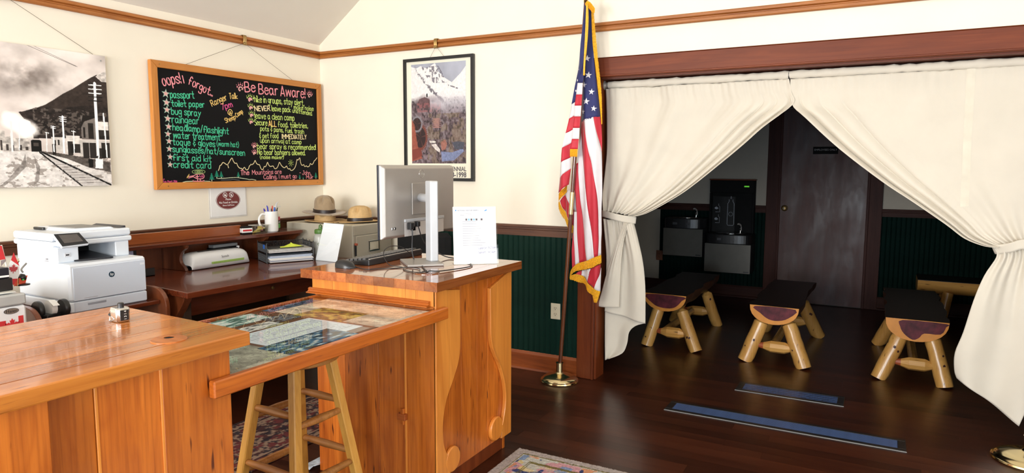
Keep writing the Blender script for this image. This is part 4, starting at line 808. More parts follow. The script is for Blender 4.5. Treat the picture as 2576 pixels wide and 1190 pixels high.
for sc2 in (1, .6, .25): c = [(-1.1978, 1.4046), (-1.1470, 1.4077), (-1.1971, 1.4182)]
ce, ax_, az_ = c[0], c[1][0] - c[0][0], c[2][1] - c[0][1]
for sc2 in (1, .6, .28): ribbon(m, [(ce[0] + ax_ * sc2 * math.cos(t), ce[1] + az_ * sc2 * math.sin(t)) for t in [j * math.pi / 9 for j in range(19)]], .0035, BP_, False, 1)
m.mat(3); ribbon(m, [(-1.1891, 1.3842), (-1.1897, 1.3723), (-1.1763, 1.3687), (-1.1645, 1.3720), (-1.1719, 1.3789), (-1.1779, 1.3756)], .004, BP_); m.build('helicopter_drawing', [chalk('pink'), chalk('orange'), plain('chalk_olive', lin((150, 175, 110)), .85), chalk('rose')], cb_)
for s_, c, w in (([(-1.3220, 1.3350), (-1.2958, 1.3402), (-1.2582, 1.3412), (-1.2392, 1.3426)], 'chalk', .004), ([(-1.1601, 1.3412), (-1.1088, 1.3385)], 'chalk', .003), ([(-1.0473, 1.3566), (-0.9874, 1.3582), (-0.9430, 1.3612), (-0.8851, 1.3615), (-0.8462, 1.3556), (-0.7977, 1.3494), (-0.7799, 1.3455)] + [(-0.7540, 1.3467), (-0.7181, 1.3399)], 'chalk', .004), ([(-1.0211, 1.3468), (-0.9459, 1.3463), (-0.9202, 1.3487), (-0.8643, 1.3414)], 'grey', .003)): m = MB(); ribbon(m, s_, w, BP_); m.build('ground_line', chalk(c), cb_)
# handwritten line on the weather notice
NP = lambda p: SP(p[0], p[1], .0008)
m = MB(); hand_word(m, 'Sunrise:', (.118, .070), (.163, .072), .0075, .0010, NP); hand_word(m, '4:23am', (.170, .073), (.208, .074), .0070, .0010, NP); hand_word(m, 'Sunset', (.120, .050), (.156, .051), .0070, .0010, NP); hand_word(m, '9:53pm', (.168, .051), (.206, .053), .0065, .0010, NP); m.build('handwriting', plain('pen_ink', (.10, .12, .30), .6), nt_)
# ================================================================ OLD STREET PHOTOGRAPH
ph = thing('street_photograph', 'large black and white print of a train in an old main street hung on wires', 'photograph', (.02, -2.30, 1.326))
A0, A1, B0, B1 = -2.81, -1.790, 2.090, 1.326
MB().box(.004, .0255, A0, A1, B1, B0, .002).build('panel', plain('print_edge', (.55, .53, .50), .6), ph)
def PH(*a): return list(a)
cv = Canvas(A0, A1, B0, B1, 430, 330, (205, 196, 190))
t = (cv.B - B1) / (B0 - B1); n = cv.fbm(4, 11, 5); n2 = cv.fbm(7, 12, 5)
cv.im[:] = np.array((206, 196, 190))[None, None] * (.82 + .3 * n2 - .12 * np.clip(t - .75, 0, 1))[..., None]
gl = np.exp(-(((cv.A + 2.20) / .17) ** 2 + ((cv.B - 1.930) / .075) ** 2)) * 1.1 + .5 * np.exp(-(((cv.A + 2.60) / .2) ** 2 + ((cv.B - 1.95) / .06) ** 2)); n5 = cv.fbm(9, 77, 5, 1.2, 1); cv.mask(gl > 0, (84, 75, 70), np.clip((gl * (n5 * 2.6 - .62)), 0, .72)); cv.mask(gl > -1, (228, 220, 214), np.clip((cv.fbm(5, 78, 5) - .5) * 2.4, 0, .6) * (cv.B > 1.75))
mt1 = [(-1.7749, 2.0138), (-1.8052, 1.9938), (-1.8431, 1.9771), (-1.8849, 1.9521), (-1.9262, 1.9236), (-1.9831, 1.8820), (-2.0381, 1.8493), (-2.0924, 1.8095), (-2.1378, 1.7789), (-2.1889, 1.7560), (-2.2387, 1.7373), (-2.2731, 1.7311), (-2.2482, 1.6955), (-2.2146, 1.6825), (-2.2064, 1.5920), (-1.7860, 1.6075)]
cv.poly(mt1, (62, 54, 50), 1, .25); cv.poly([(-1.7749, 2.0138), (-1.8050, 1.9979), (-1.8346, 1.9821), (-1.8520, 1.9639), (-1.8208, 1.9390), (-1.7835, 1.9389)], (215, 208, 202), .85, .3)
cv.poly([(-2.2456, 1.7368), (-2.1816, 1.7603), (-2.1313, 1.7679), (-2.0662, 1.7574), (-2.0202, 1.7726), (-1.9580, 1.7852), (-1.8781, 1.7955), (-1.7882, 1.7860), (-1.7860, 1.6075), (-2.2064, 1.5920), (-2.2181, 1.6823)], (48, 42, 40), .9, .5)
tx = cv.fbm(70, 21, 3); m1 = (tx > .56) & (cv.B < [(-1.9595, 1.7612)][0][1]) & (cv.B > [(-1.9685, 1.6128)][0][1]) & (cv.A > [(-2.2035, 1.6377)][0][0]); cv.mask(m1, (110, 102, 96), .7)
cv.poly([(-2.6286, 1.5147), (-2.3730, 1.5163), (-2.2386, 1.5228), (-2.1684, 1.5204), (-1.9445, 1.4884), (-1.7945, 1.4608), (-1.7945, 1.3150), (-2.6409, 1.3367)], (205, 200, 196), 1, .14)
rt = cv.fbm(26, 31, 4, 1, 1.5); gr = cv.B < [(-2.3078, 1.5065)][0][1]; cv.mask(gr & (rt > .60), (130, 122, 116), .7)
for w_ in ("180,870 160,930 60,1050 0,1100 30,1100 110,1040 190,960", "240,880 280,960 270,1060 240,1090 255,990"): cv.poly([(-2.2534, 1.5074), (-2.2700, 1.4619), (-2.3431, 1.3723), (-2.3849, 1.3360), (-2.3653, 1.3356), (-2.3093, 1.3793), (-2.2509, 1.4393)] if w_[0] == '1' else [(-2.2122, 1.5005), (-2.1842, 1.4394), (-2.1927, 1.3623), (-2.2226, 1.3360), (-2.2020, 1.4163)], (110, 104, 100), .65, .4)
cv.poly([(-2.1682, 1.5243), (-2.0812, 1.5143), (-1.9442, 1.4925), (-1.7943, 1.4650), (-1.7934, 1.4062), (-1.9159, 1.4315), (-2.0380, 1.4833), (-2.1475, 1.5108)], (70, 64, 60), .85, .4)
cv.poly([(-2.1795, 1.5148), (-2.1688, 1.5150), (-1.7973, 1.3388), (-1.7981, 1.3261), (-1.9778, 1.3278)], (185, 180, 176), .9, .1)
for p in (("285,860 580,1098"), ("300,858 790,1088")): pass
q = [(-2.1794, 1.5164), (-1.9660, 1.3276), (-2.1686, 1.5181), (-1.7978, 1.3303)]; cv.line(q[0], q[1], .008, (25, 22, 20)); cv.line(q[2], q[3], .010, (25, 22, 20))
for k in range(8): s_ = .35 + .08 * k; a = np.array(q[0]) * (1 - s_) + np.array(q[1]) * s_; b = np.array(q[2]) * (1 - s_) + np.array(q[3]) * s_; cv.line(a, b, .003, (120, 114, 110))
SMK = dict(zip(((60, 640), (110, 650), (150, 670), (200, 680), (230, 700), (180, 720), (95, 610), (50, 600)), [(-2.3233, 1.6761), (-2.2904, 1.6707), (-2.2643, 1.6572), (-2.2304, 1.6515), (-2.2105, 1.6373), (-2.2462, 1.6206), (-2.2986, 1.6998), (-2.3280, 1.7052)]))
for cx, cy, r_ in ((60, 640, 50), (110, 650, 60), (150, 670, 60), (200, 680, 55), (230, 700, 50), (180, 720, 55), (95, 610, 40), (50, 600, 35)):
    c = [(-2.3322, 2.1390), (-2.2661, 2.1503)]; k = (c[1][0] - c[0][0]) / 100
    c0 = SMK[(cx, cy)]; dd = np.hypot(cv.A - c0[0], cv.B - c0[1]) / (k * r_); cv.mask(dd < 1.3, (238, 234, 230), np.clip(1.4 - dd, 0, 1) * .95)
cv.poly([(-2.3656, 1.6300), (-2.3462, 1.6272), (-2.3451, 1.5942), (-2.3151, 1.5991), (-2.2957, 1.5887), (-2.2273, 1.5912), (-2.2282, 1.5230), (-2.3728, 1.5200)], (170, 164, 158), .9, .4)
for s_ in ("0,760 30,760 30,850 0,850", "40,800 60,800 60,845 40,845", "80,790 100,790 100,848 80,848", "130,800 165,800 165,845 130,845"): pass
for a, b in zip([(-2.3690, 1.5787), (-2.3429, 1.5575), (-2.3162, 1.5620), (-2.2810, 1.5556), (-2.2510, 1.5452)], [(-2.3595, 1.5240), (-2.3319, 1.5246), (-2.3054, 1.5229), (-2.2659, 1.5260), (-2.2349, 1.5267)]): cv.poly([a, (b[0], a[1]), b, (a[0], b[1])], (45, 40, 38), .8)
for col, a, b in (((185, 180, 174), "365,750", "470,855"), ((200, 195, 190), "470,740", "560,860"), ((175, 170, 164), "560,770", "785,880")): pass
bl = [(-2.1163, 1.6031), (-2.0469, 1.5228), (-2.0391, 1.6140), (-1.9625, 1.5165), (-1.9697, 1.5927), (-1.7923, 1.4986), (-1.9496, 1.7300), (-1.8656, 1.5964), (-1.8593, 1.7032), (-1.7937, 1.6197)]
for i, col in enumerate(((190, 184, 178), (205, 199, 193), (190, 184, 178), (120, 113, 108), (215, 208, 202))): a, b = bl[2 * i], bl[2 * i + 1]; cv.poly([a, (b[0], a[1]), b, (a[0], b[1])], col, 1, .12)
cv.poly([(-1.9616, 1.6612), (-1.9376, 1.7348), (-1.8573, 1.7360), (-1.8160, 1.7387), (-1.8167, 1.7263), (-1.8578, 1.7278), (-1.9318, 1.6990), (-1.9540, 1.6576)], (40, 35, 33)); 
for i, a in enumerate([(-2.1150, 1.5643), (-2.0319, 1.5826), (-2.0176, 1.5672), (-1.9470, 1.5774), (-1.9112, 1.5785), (-1.8540, 1.6543), (-1.8419, 1.5807), (-1.9417, 1.6662), (-1.9124, 1.6920), (-1.9013, 1.6764), (-2.1026, 1.5880), (-2.0841, 1.5887), (-2.0022, 1.5677), (-1.8685, 1.5470)]):
    w_, h_ = (.02, .03, .03, .035, .04, .075, .05, .012, .03, .014, .010, .010, .04, .05)[i], (.06, .08, .05, .09, .09, .055, .09, .06, .09, .03, .03, .03, .05, .06)[i]; cv.poly([(a[0], a[1]), (a[0] + w_, a[1]), (a[0] + w_, a[1] - h_), (a[0], a[1] - h_)], (38, 34, 32), .9)
a, b = [(-2.2225, 1.5800), (-2.1684, 1.5204)]; cv.poly([a, (a[0] + .012, a[1] + .006), (b[0] - .012, a[1] + .006), (b[0], a[1]), b, (a[0], b[1])], (22, 19, 18)); cv.poly([(a[0] + .014, a[1] - .012), (b[0] - .014, a[1] - .012), (b[0] - .014, a[1] - .03), (a[0] + .014, a[1] - .03)], (80, 74, 70))
for s_ in ((660, 365, 690, 890, .016, 235), (730, 580, 760, 890, .008, 225), (420, 600, 432, 860, .010, 225), (352, 670, 360, 850, .007, 220), (305, 715, 310, 850, .005, 215), (68, 640, 80, 850, .010, 210), (122, 640, 124, 840, .005, 215), (500, 705, 506, 860, .006, 220)):
    k0 = [(-2.3322, 2.1390), (-1.7493, 2.2382), (-2.3849, 1.3360), (-1.8026, 1.3220)]
    def MP(u, v):
        a_ = np.array(k0[0]) * (1 - u / 785) + np.array(k0[1]) * u / 785; b_ = np.array(k0[2]) * (1 - u / 785) + np.array(k0[3]) * u / 785; return tuple(a_ * (1 - v / 1100) + b_ * v / 1100)
    cv.line(MP(s_[0], s_[1]), MP(s_[2], s_[3]), s_[4], (s_[5],) * 3)
for u0, u1, v in ((615, 710, 378), (615, 712, 407), (617, 713, 436), (614, 720, 462), (616, 720, 490), (396, 445, 605), (398, 447, 620), (400, 446, 635), (337, 370, 672), (338, 369, 684), (297, 320, 716), (485, 515, 708)): cv.line(MP(u0, v - 3), MP(u1, v + 3), .0055 if v < 500 else .004, (232, 228, 224) if v < 450 or v > 500 else (25, 22, 20))
for u, v in ((683, 930), (712, 935)): cv.poly([MP(u - 14, v - 30), MP(u + 14, v - 30), MP(u + 17, v + 40), MP(u - 15, v + 40)], (232, 228, 224)); cv.poly([MP(u - 6, v - 48), MP(u + 6, v - 48), MP(u + 6, v - 32), MP(u - 6, v - 32)], (60, 55, 52))
cv.poly([MP(612, 905), MP(650, 905), MP(652, 965), MP(618, 965)], (30, 27, 25))
cv.line(MP(170, 92), MP(520, 245), .0022, (90, 84, 80)); cv.line(MP(215, 98), MP(530, 247), .0022, (120, 112, 108))
cv.im = np.clip((cv.im - 128) * 1.22 + 132, 8, 250)
cv.build('print', lambda p: (.0262, p[0], p[1]), vcol('print_matt', .55), ph)
w0, w1 = [(-1.8478, 2.0926), (-2.2435, 2.3173)]
MB().tube([(.010, A1 - .06, B0 + .004), (.022, -2.30, 2.330)], .0012, 5).build('wire', M_wire, ph); MB().tube([(.010, A0 + .06, B0 + .004), (.022, -2.30, 2.330)], .0012, 5).build('wire', M_wire, ph); rail_hook(-2.30, ph)
MB().box(.0258, .0275, A1 - .030, A1 - .022, B0 - .035, B0 - .025).build('corner_pin', M_grey, ph)
# ================================================================ CENTENNIAL POSTER
po = thing('framed_poster', 'black-framed mountain poster with cream border on the far wall', 'poster', (1.187, -.015, 1.34))
px0, px1, pz0, pz1 = .873, 1.498, 1.338, 2.250; pf = .022
for a, b, c, d in ((px0, px1, pz1 - pf, pz1), (px0, px1, pz0, pz0 + pf), (px0, px0 + pf, pz0 + pf, pz1 - pf), (px1 - pf, px1, pz0 + pf, pz1 - pf)): MB().box(a, b, -.030, -.004, c, d, .0008).build('frame_rail', M_black, po)
MB().box(px0 + pf, px1 - pf, -.014, -.006, pz0 + pf, pz1 - pf).build('mount', plain('cream_mount', (.80, .76, .62), .7, var=.01), po)
i0, i1, j0, j1 = .938, 1.428, 2.208, 1.468
cv = Canvas(i0, i1, j0, j1, 220, 320, (150, 152, 165)); s = (cv.A - i0) / (i1 - i0); t = (j0 - cv.B) / (j0 - j1)
n = cv.fbm(5, 3, 5); n2 = cv.fbm(14, 4, 4); n3 = cv.fbm(40, 5, 3)
cv.im[:] = np.array((158, 160, 172)) * (.9 + .25 * n)[..., None]
def V(s_): return [(i0 + (i1 - i0) * a, j0 - (j0 - j1) * b) for a, b in s_]
cv.poly(V(((0, .02), (.1, .04), (.18, .02), (.3, .05), (.38, .02), (.45, .0), (.5, .08), (.62, .15), (.75, .2), (.9, .12), (1, .05), (1, .45), (0, .4))), (228, 224, 222), .95, .08)
cv.mask((n3 > .56) & (t > .03) & (t < .2) & (np.abs(s - .42 - (t - .1)) < .16), (100, 95, 105), .8)
for k in range(46):
    u = k / 45; cv.poly(V([(.08 + .62 * u ** 1.1 + R.uniform(-.02, .02) + dx, .02 + .40 * u ** .85 + R.uniform(-.012, .012) + dy) for dx, dy in ((-.008 - .012 * u, 0), (.008 + .01 * u, 0), (.004 + .014 * u, .012 + .035 * u), (-.008, .012 + .03 * u))]), (95, 90, 98), .75)
for k in range(14): u = R.random(); cv.poly(V([(.68 + .22 * u + dx, .22 + .05 * u + dy) for dx, dy in ((0, 0), (.02, 0), (.02, .012), (0, .012))]), (110, 105, 112), .8)
fg = np.clip((t - .31 - .12 * (n - .5) - .06 * np.abs(s - .25)) * 14, 0, 1) * np.clip(1.25 - .5 * ((s > .55) & (t < .5)), 0, 1); rock = np.array((98, 82, 86)) * (.55 + .95 * n2)[..., None]
cv.im = cv.im * (1 - fg[..., None]) + rock * fg[..., None]
cv.mask(t > .3, (150, 140, 145), np.clip((n3 - .55) * 4, 0, .6) * (t > .34)); cv.mask(t > .3, (40, 34, 36), np.clip((.42 - n3) * 5, 0, .7) * (t > .36))
cv.poly(V(((.1, .40), (.15, .35), (.25, .33), (.33, .35), (.38, .41), (.3, .45), (.15, .43))), (95, 70, 72), .9, .3); cv.poly(V(((.285, .335), (.28, .305), (.30, .29), (.31, .31), (.305, .335))), (40, 36, 42))
cv.mask((t > .39) & (t < .48) & (s > .1) & (s < .55) & (n3 > .5), (150, 90, 92), .6); cv.mask((t > .5) & (n2 > .55) & (s > .3), (110, 95, 60), .35)
for k in range(5): cv.poly(V(((.38, .55 + .02 * k), (.5, .545 + .02 * k), (.56, .56 + .02 * k), (.44, .566 + .02 * k))), (165, 120, 112), .8)
for cx, cy, rx, ry, c in ((.16, .735, .13, .13, (112, 62, 52)), (.10, .60, .10, .08, (130, 125, 130))):
    e_ = np.hypot((s - cx) / rx, (t - cy) / ry); a_ = np.arctan2(t - cy, s - cx); cv.mask(e_ < 1.0, (52, 38, 38)); cv.mask((e_ < 1.0) & (e_ > .80), c); cv.mask((e_ < 1.12) & (e_ > 1) & (np.sin(a_ * 40) > 0), c, .9); cv.mask((e_ < .85) & (np.abs(np.sin(a_ * 2.5 + .4)) < .18), (90, 58, 52))
cv.poly(V(((0, .55), (.05, .60), (.12, .85), (.2, .95), (0, .98))), (150, 82, 66), .95, .15); cv.poly(V(((0, .86), (.17, .84), (.2, .92), (.02, .97))), (120, 58, 48), .9)
for pts, c in ((((.37, .81), (.45, .80), (.53, .86), (.52, .89), (.44, .86)), (215, 205, 200)), (((.55, .88), (.75, .89), (.95, .85), (.96, .88), (.78, .97), (.56, .98)), (120, 130, 165)), (((.75, .79), (.86, .78), (.97, .79), (.95, .86), (.8, .86)), (70, 72, 84)), (((.54, .79), (.62, .76), (.66, .80), (.63, .86), (.56, .87)), (150, 100, 88)), (((.33, .77), (.45, .775), (.45, .79), (.34, .79)), (220, 212, 205))): cv.poly(V(pts), c, .95, .2)
mi = np.clip(1 - np.abs(t - .40 - .05 * (n - .5)) / .11, 0, 1) * (s > .35) * .75; cv.mask(mi > 0, (198, 194, 202), mi)
cv.build('print', lambda p: (p[0], -.0146, p[1]), vcol('print_matt', .55), po)
M_pink_ = plain('poster_ink', (.10, .09, .10), .7)
text('lettering', 'CENTENNIAL', (i1, -.0143, 1.412), (1, 0, 0), (0, 0, 1), .046, M_pink_, po, sx=.80, align='RIGHT', bold=.0012); text('lettering', '1898-1998', (i1 + .001, -.0143, 1.368), (1, 0, 0), (0, 0, 1), .052, M_pink_, po, sx=.88, align='RIGHT', bold=.0016)
MB().box(1.32, 1.415, -.0146, -.0142, 1.3632, 1.3646).build('small_print', M_fade, po)
for xx in (1.110, 1.238): MB().tube([(xx, -.012, pz1 - .002), (1.177, -.028, 2.325)], .0010, 5).build('wire', M_wire, po)
rail_hook(1.177, po, 'y')
# ================================================================ NO FOOD SIGN
ns_ = thing('notice_sign', 'white sheet with maroon oval asking for no food or drinks below the blackboard', 'sign', (.006, -.945, 1.087))
q = [(-1.093, 1.308), (-.799, 1.312), (-.794, 1.088), (-1.094, 1.087)]
MB().prism(q, 0, .003, .0055).build('sheet', M_whitep, ns_)
MB().prism([(-1.105, 1.318), (-.788, 1.322), (-.783, 1.078), (-1.106, 1.076)], 0, .001, .0028).build('plastic_sleeve', plain('sleeve', (.72, .70, .66), .4), ns_)
ov = [(-0.9486, 1.2011), (-0.8478, 1.1968), (-0.9456, 1.2660)]; oc = ov[0]; ox_, oz_ = ov[1][0] - oc[0], ov[2][1] - oc[1]
def oval(k, n=48): return [(oc[0] + ox_ * k * math.cos(2 * math.pi * i / n), oc[1] + oz_ * k * math.sin(2 * math.pi * i / n)) for i in range(n)]
M_maroon = plain('maroon_ink', (.16, .025, .025), .6)
MB().prism(oval(1.02), 0, .0055, .0060).build('oval_rim', M_maroon, ns_); MB().prism(oval(.985), 0, .0060, .0063).build('oval_line', M_whitep, ns_); MB().prism(oval(.955), 0, .0063, .0066).build('oval', M_maroon, ns_)
for s_, z_, sz in (('Please', .002, .021), ('No Food or Drinks', -.021, .022), ('Silence Cell Phones', -.039, .014)): text('lettering', s_, (.0069, oc[0], oc[1] + z_ - .002), (0, 1, 0), (0, 0, 1), sz, M_whitep, ns_, align='CENTER', sx=.9)
for d in (-.026, .026):
    m = MB(); c = (oc[0] + d, oc[1] + .037); ribbon(m, [(c[0] + .017 * math.cos(t), c[1] + .017 * math.sin(t)) for t in [j * math.pi / 12 for j in range(25)]], .0035, lambda p: (.0069, p[0], p[1]), False, 1); ribbon(m, [(c[0] - .012, c[1] + .012), (c[0] + .012, c[1] - .012)], .003, lambda p: (.0070, p[0], p[1]), False, 1)
    if d < 0: m.flat([(.0069, c[0] + a, c[1] + b) for a, b in ((-.009, -.008), (.009, -.008), (.010, -.002), (.004, .006), (-.005, .004))])
    else: m.flat([(.0069, c[0] + a, c[1] + b) for a, b in ((-.004, -.010), (.004, -.010), (.006, .004), (-.006, .004))]); ribbon(m, [(c[0], c[1] + .004), (c[0] + .004, c[1] + .012)], .002, lambda p: (.0069, p[0], p[1]), False, 1)
    m.build('prohibition_mark', M_whitep, ns_)

# ================================================================ STAFF DESK with hutch along the left wall
DZ = .78
dk = thing('staff_desk', 'dark red wooden desk with hutch shelf along the wall under the blackboard', 'desk', (.5, -1.2, 0))
MB().prism([(.03, -1.90), (.55, -1.922), (.928, -1.968), (.975, -.50), (.03, -.50)], 2, DZ - .034, DZ).build('desktop', M_desk, dk, bevel=.004)
MB().prism([(.03, -1.84), (.78, -1.88), (.78, -1.84), (.07, -1.80), (.07, -.5), (.03, -.5)], 2, .0, DZ - .035).build('back_frame', M_shade, dk)  # near-black colour stands for the shade of the kneehole
lg = [(0.7107, 0.7431), (0.8402, 0.7487), (0.8405, 0.7245), (0.8268, 0.7010), (0.7971, 0.6624), (0.7711, 0.6329), (0.7522, 0.6083)]
q = smooth_line(lg[1:], 4); MB().prism([(.45, DZ - .035)] + q + [(.60, .40), (.58, 0), (.45, 0)], 1, -1.925, -1.875).build('scroll_leg', M_deskz, dk, bevel=.004)
q2 = [(a - .16, b) for a, b in q]; MB().prism([(.50, DZ - .036)] + [(a, b) for a, b in q2 if a > .5] + [(.50, .5)], 1, -1.932, -1.925).build('leg_overlay', M_ledge, dk)
MB().box(.70, .722, -1.875, -.50, .60, DZ - .035, .002).build('drawer_front', M_desk, dk); MB().lathe([(0, 0), (.009, 0), (.012, .012), (0, .018)], (.722, -1.22, .672), 14, Ry).build('drawer_knob', M_brassd, dk)
SH = .968
MB().prism([(.02, -1.978), (.239, -1.978), (.305, -.545), (.30, -.528), (.02, -.528)], 2, SH - .024, SH).build('hutch_shelf', M_desk, dk, bevel=.003)
MB().prism([(.130, -1.978), (.152, -1.978), (.178, -.990), (.156, -.990)], 2, SH, SH + .064).build('shelf_ledge', M_ledge, dk, bevel=.003)
MB().box(.02,   .034, -1.978, -.528, DZ, SH - .024).build('hutch_back', M_deskz, dk)
for y_ in (-1.500, -.862, -.560):
    q = smooth_line([(.275, .925), (.235, .900), (.215, .868), (.222, .830), (.258, .800), (.270, .781)], 4)
    MB().prism([(.034, SH - .025), (.285, SH - .025)] + q + [(.034, .781)], 1, y_, y_ + .022).build('hutch_bracket', M_deskz, dk, bevel=.003)
# printer stand at the desk's end
ps = thing('printer_stand', 'low dark wooden stand with curved sides carrying the white printer', 'stand', (.4, -2.3, 0))
MB().box(.03, .76, -2.60, -2.008, .712, .734, .003).build('shelf', M_desk, ps)
for y_ in (-2.006, -2.625):
    q = smooth_line([(.68, .80), (.74, .79), (.785, .755), (.805, .70), (.80, .60), (.79, .45)], 4); MB().prism([(.03, 0), (.03, .80)] + q + [(.79, 0)], 1, y_, y_ + .024).build('side_panel', M_deskz, ps, bevel=.003)
MB().box(.03, .76, -2.60, -2.008, .30, .32, .003).build('shelf', M_desk, ps)
o = MB().tube(smooth_line([(.70, -2.12 + .02 * math.sin(i), .735 - .29 + .12 + .012 * math.cos(2 * i)) for i in range(6)], 4), .003, 6).build('coiled_lead', M_grey, smooth=True) if False else None
# ================================================================ LAMINATOR
lm = thing('laminator', 'white rounded laminator with a green label stripe on the dark desk', 'laminator', (.21, -1.245, DZ))
y0, y1 = -1.468, -1.022; h = .102
def lam(u, v):
    # u round the body from front foot over the top to the back foot, v along its length
    s = 2 * v - 1; e = max(0, 1 - abs(s) ** 7) ** .35; a = math.pi * u; c_, s__ = math.cos(a), math.sin(a)
    px_ = .215 + .078 * math.copysign(abs(c_) ** .55, c_) * (.93 + .07 * e); hz = h * (abs(s__) ** .6) * (.25 + .75 * e ** .8) if 0 < u < 1 else 0
    return (px_, (y0 + y1) / 2 + (y1 - y0) / 2 * s, DZ + .006 + hz)
m = MB().grid(lam, 24, 40); m.f += [tuple(j * 25 for j in range(41)), tuple(j * 25 + 24 for j in range(41))[::-1]]; m.mi += [0, 0]; m.build('body', M_white, lm, smooth=True)
MB().box(.142, .290, y0 + .012, y1 - .012, DZ, DZ + .007, .002).build('base', M_black, lm)
m = MB(); m.prism([(.222, y0 + .09), (.240, y0 + .09), (.240, y1 - .05), (.222, y1 - .05)], 2, DZ + h - .006, DZ + h + .0085); m.build('feed_slot', M_black, lm)
MB().lathe([(0, 0), (.010, 0), (.010, .010), (.007, .013), (0, .013)], (.232, y1 - .045, DZ + h + .004), 14).build('lever', M_white, lm)
MB().cbox((.297, -1.20, DZ + .034), (.003, .255, .015), 0, .001).build('stripe_label', plain('label_green', (.33, .52, .12), .5), lm)
text('stripe_lettering', '- - - -- - ---- - -', (.2988, -1.31, DZ + .030), (0, 1, 0), (0, 0, 1), .014, M_ink, lm, sx=1.5)
text('logo_lettering', 'Scotch', (.2972, -1.250, DZ + .062), (0, 1, 0), (-.25, 0, 1), .021, plain('logo_grey', (.12, .12, .13), .5), lm, sx=1.0)
# ================================================================ LETTER TRAY
ta = np.array((.452, -1.012)); tb = np.array((.598, -.727)); tu = (tb - ta) / np.hypot(*(tb - ta)); tv = np.array((-tu[1], tu[0])); 
def TR(a, b, z): p = ta + tu * a + tv * b; return (p[0], p[1], DZ + z)
LW = float(np.hypot(*(tb - ta))); LD = .235
lt = thing('letter_tray', 'black wire-mesh two-tier letter tray full of papers on the desk', 'tray', TR(LW / 2, LD / 2, 0))
def mesh_panel(name, A, B, z0, z1, n):
    m = MB(); A, B = np.array(A), np.array(B)
    for i in range(n + 1): p = A + (B - A) * i / n; m.tube([(p[0], p[1], DZ + z0), (p[0], p[1], DZ + z1)], .0014, 4, False)
    for k in range(int((z1 - z0) / .008) + 1): z_ = DZ + z0 + .008 * k; m.tube([(A[0], A[1], z_), (B[0], B[1], z_)], .0014, 4, False)
    o = m.build(name, M_black, lt); o['kind'] = 'stuff'
    return o
c4 = [ta, tb, tb + tv * LD, ta + tv * LD]
for zz in (0.004, .072):
    for i in (1, 2, 3): mesh_panel('mesh_side', c4[i], c4[(i + 1) % 4], zz, zz + .056, 30); MB().tube([(*c4[i], DZ + zz + .056), (*c4[(i + 1) % 4], DZ + zz + .056)], .003, 6).build('rim', M_black, lt)
    MB().prism([tuple(c) for c in c4], 2, DZ + zz - .003, DZ + zz).build('tray_floor', M_black, lt)
for c in c4 + [tb * .66 + c4[2] * .34, tb * .34 + c4[2] * .66]: MB().tube([(*c, DZ), (*c, DZ + .14)], .0035, 6).build('post', M_black, lt)
MB().box(-.016, .016, -.002, .002, 0, .028, .001, Matrix.Translation(TR(-.004, .06, .098)) @ Matrix.Rotation(math.atan2(tv[1], tv[0]), 4, 'Z')).build('blue_tag', plain('tag_blue', (.03, .16, .65), .5), lt)
def papers(name, z, n, label, cols, spread=.012, th=.0024):
    for i in range(n):
        a, b = R.uniform(0, spread), R.uniform(0, spread); w = LW - .012 - a - R.uniform(0, .02); d = LD - .02 - b; rz = R.uniform(-.03, .03); m = MB()
        cx, cy = a + w / 2 + .004, b - .02 + d / 2
        def Q(p, q): c_, s__ = math.cos(rz), math.sin(rz); return TR(cx + p * c_ - q * s__, cy + p * s__ + q * c_, 0)
        zz = z + i * th; cs = [Q(-w / 2, -d / 2), Q(w / 2, -d / 2), Q(w / 2, d / 2), Q(-w / 2, d / 2)]
        m.prism([c[:2] for c in cs], 2, DZ + zz, DZ + zz + th * .85); o = m.build(name, cols[i % len(cols)]); tag(o, label[i] if isinstance(label, list) else label, 'paper', None if isinstance(label, list) else 'papers in the letter tray')
M_bluep = plain('bluish_paper', (.50, .58, .72), .7, var=.05); M_dark = plain('dark_cover', (.03, .03, .03), .4)
ORD = ['lowest', 'second lowest', 'third from the bottom', 'fourth from the bottom', 'fifth from the bottom', 'topmost']
papers('paper_sheet', .006, 6, [c + ' paper in the lower level of the wire letter tray, ' + o_ for c, o_ in zip(('white', 'bluish', 'white', 'white', 'bluish', 'bluish'), ORD)], [M_whitep, M_bluep, M_whitep, M_whitep, M_bluep, M_bluep], .014, .0075)
papers('brochure', .074, 4, [c + ' in the upper level of the wire letter tray, ' + o_ for c, o_ in zip(('white brochure', 'grey printed newsletter', 'white brochure', 'grey printed newsletter'), ('lowest', 'second from the bottom', 'third from the bottom', 'under the black booklet'))], [M_whitep, plain('newsprint', (.42, .42, .40), .8, var=.3, nscale=60)], .01, .0055)
m = MB(); m.prism([TR(a, b, 0)[:2] for a, b in ((.02, .03), (.27, .05), (.26, .16), (.03, .17))], 2, DZ + .0975, DZ + .101); o = m.build('booklet', M_dark); tag(o, 'black-covered booklet on top of the papers in the wire tray', 'booklet')
m = MB()
for k, (a, b, dx, dz) in enumerate(((.10, .03, .16, .004), (.14, .06, .12, .016), (.17, .05, .05, .024))): p0, p1, p2, p3 = TR(a, b, .102), TR(a + dx, b + .01, .103), TR(a + dx * .5, b + .06, .103 + dz), TR(a + .01, b + .05, .103); m.add([p0, p1, p2, p3], [(0, 1, 2), (0, 2, 3)])
o = m.build('sticky_note', plain('note_yellow', (.72, .85, .08), .7), solid=.0008); tag(o, 'crumpled yellow-green note on the booklet in the wire tray', 'note')
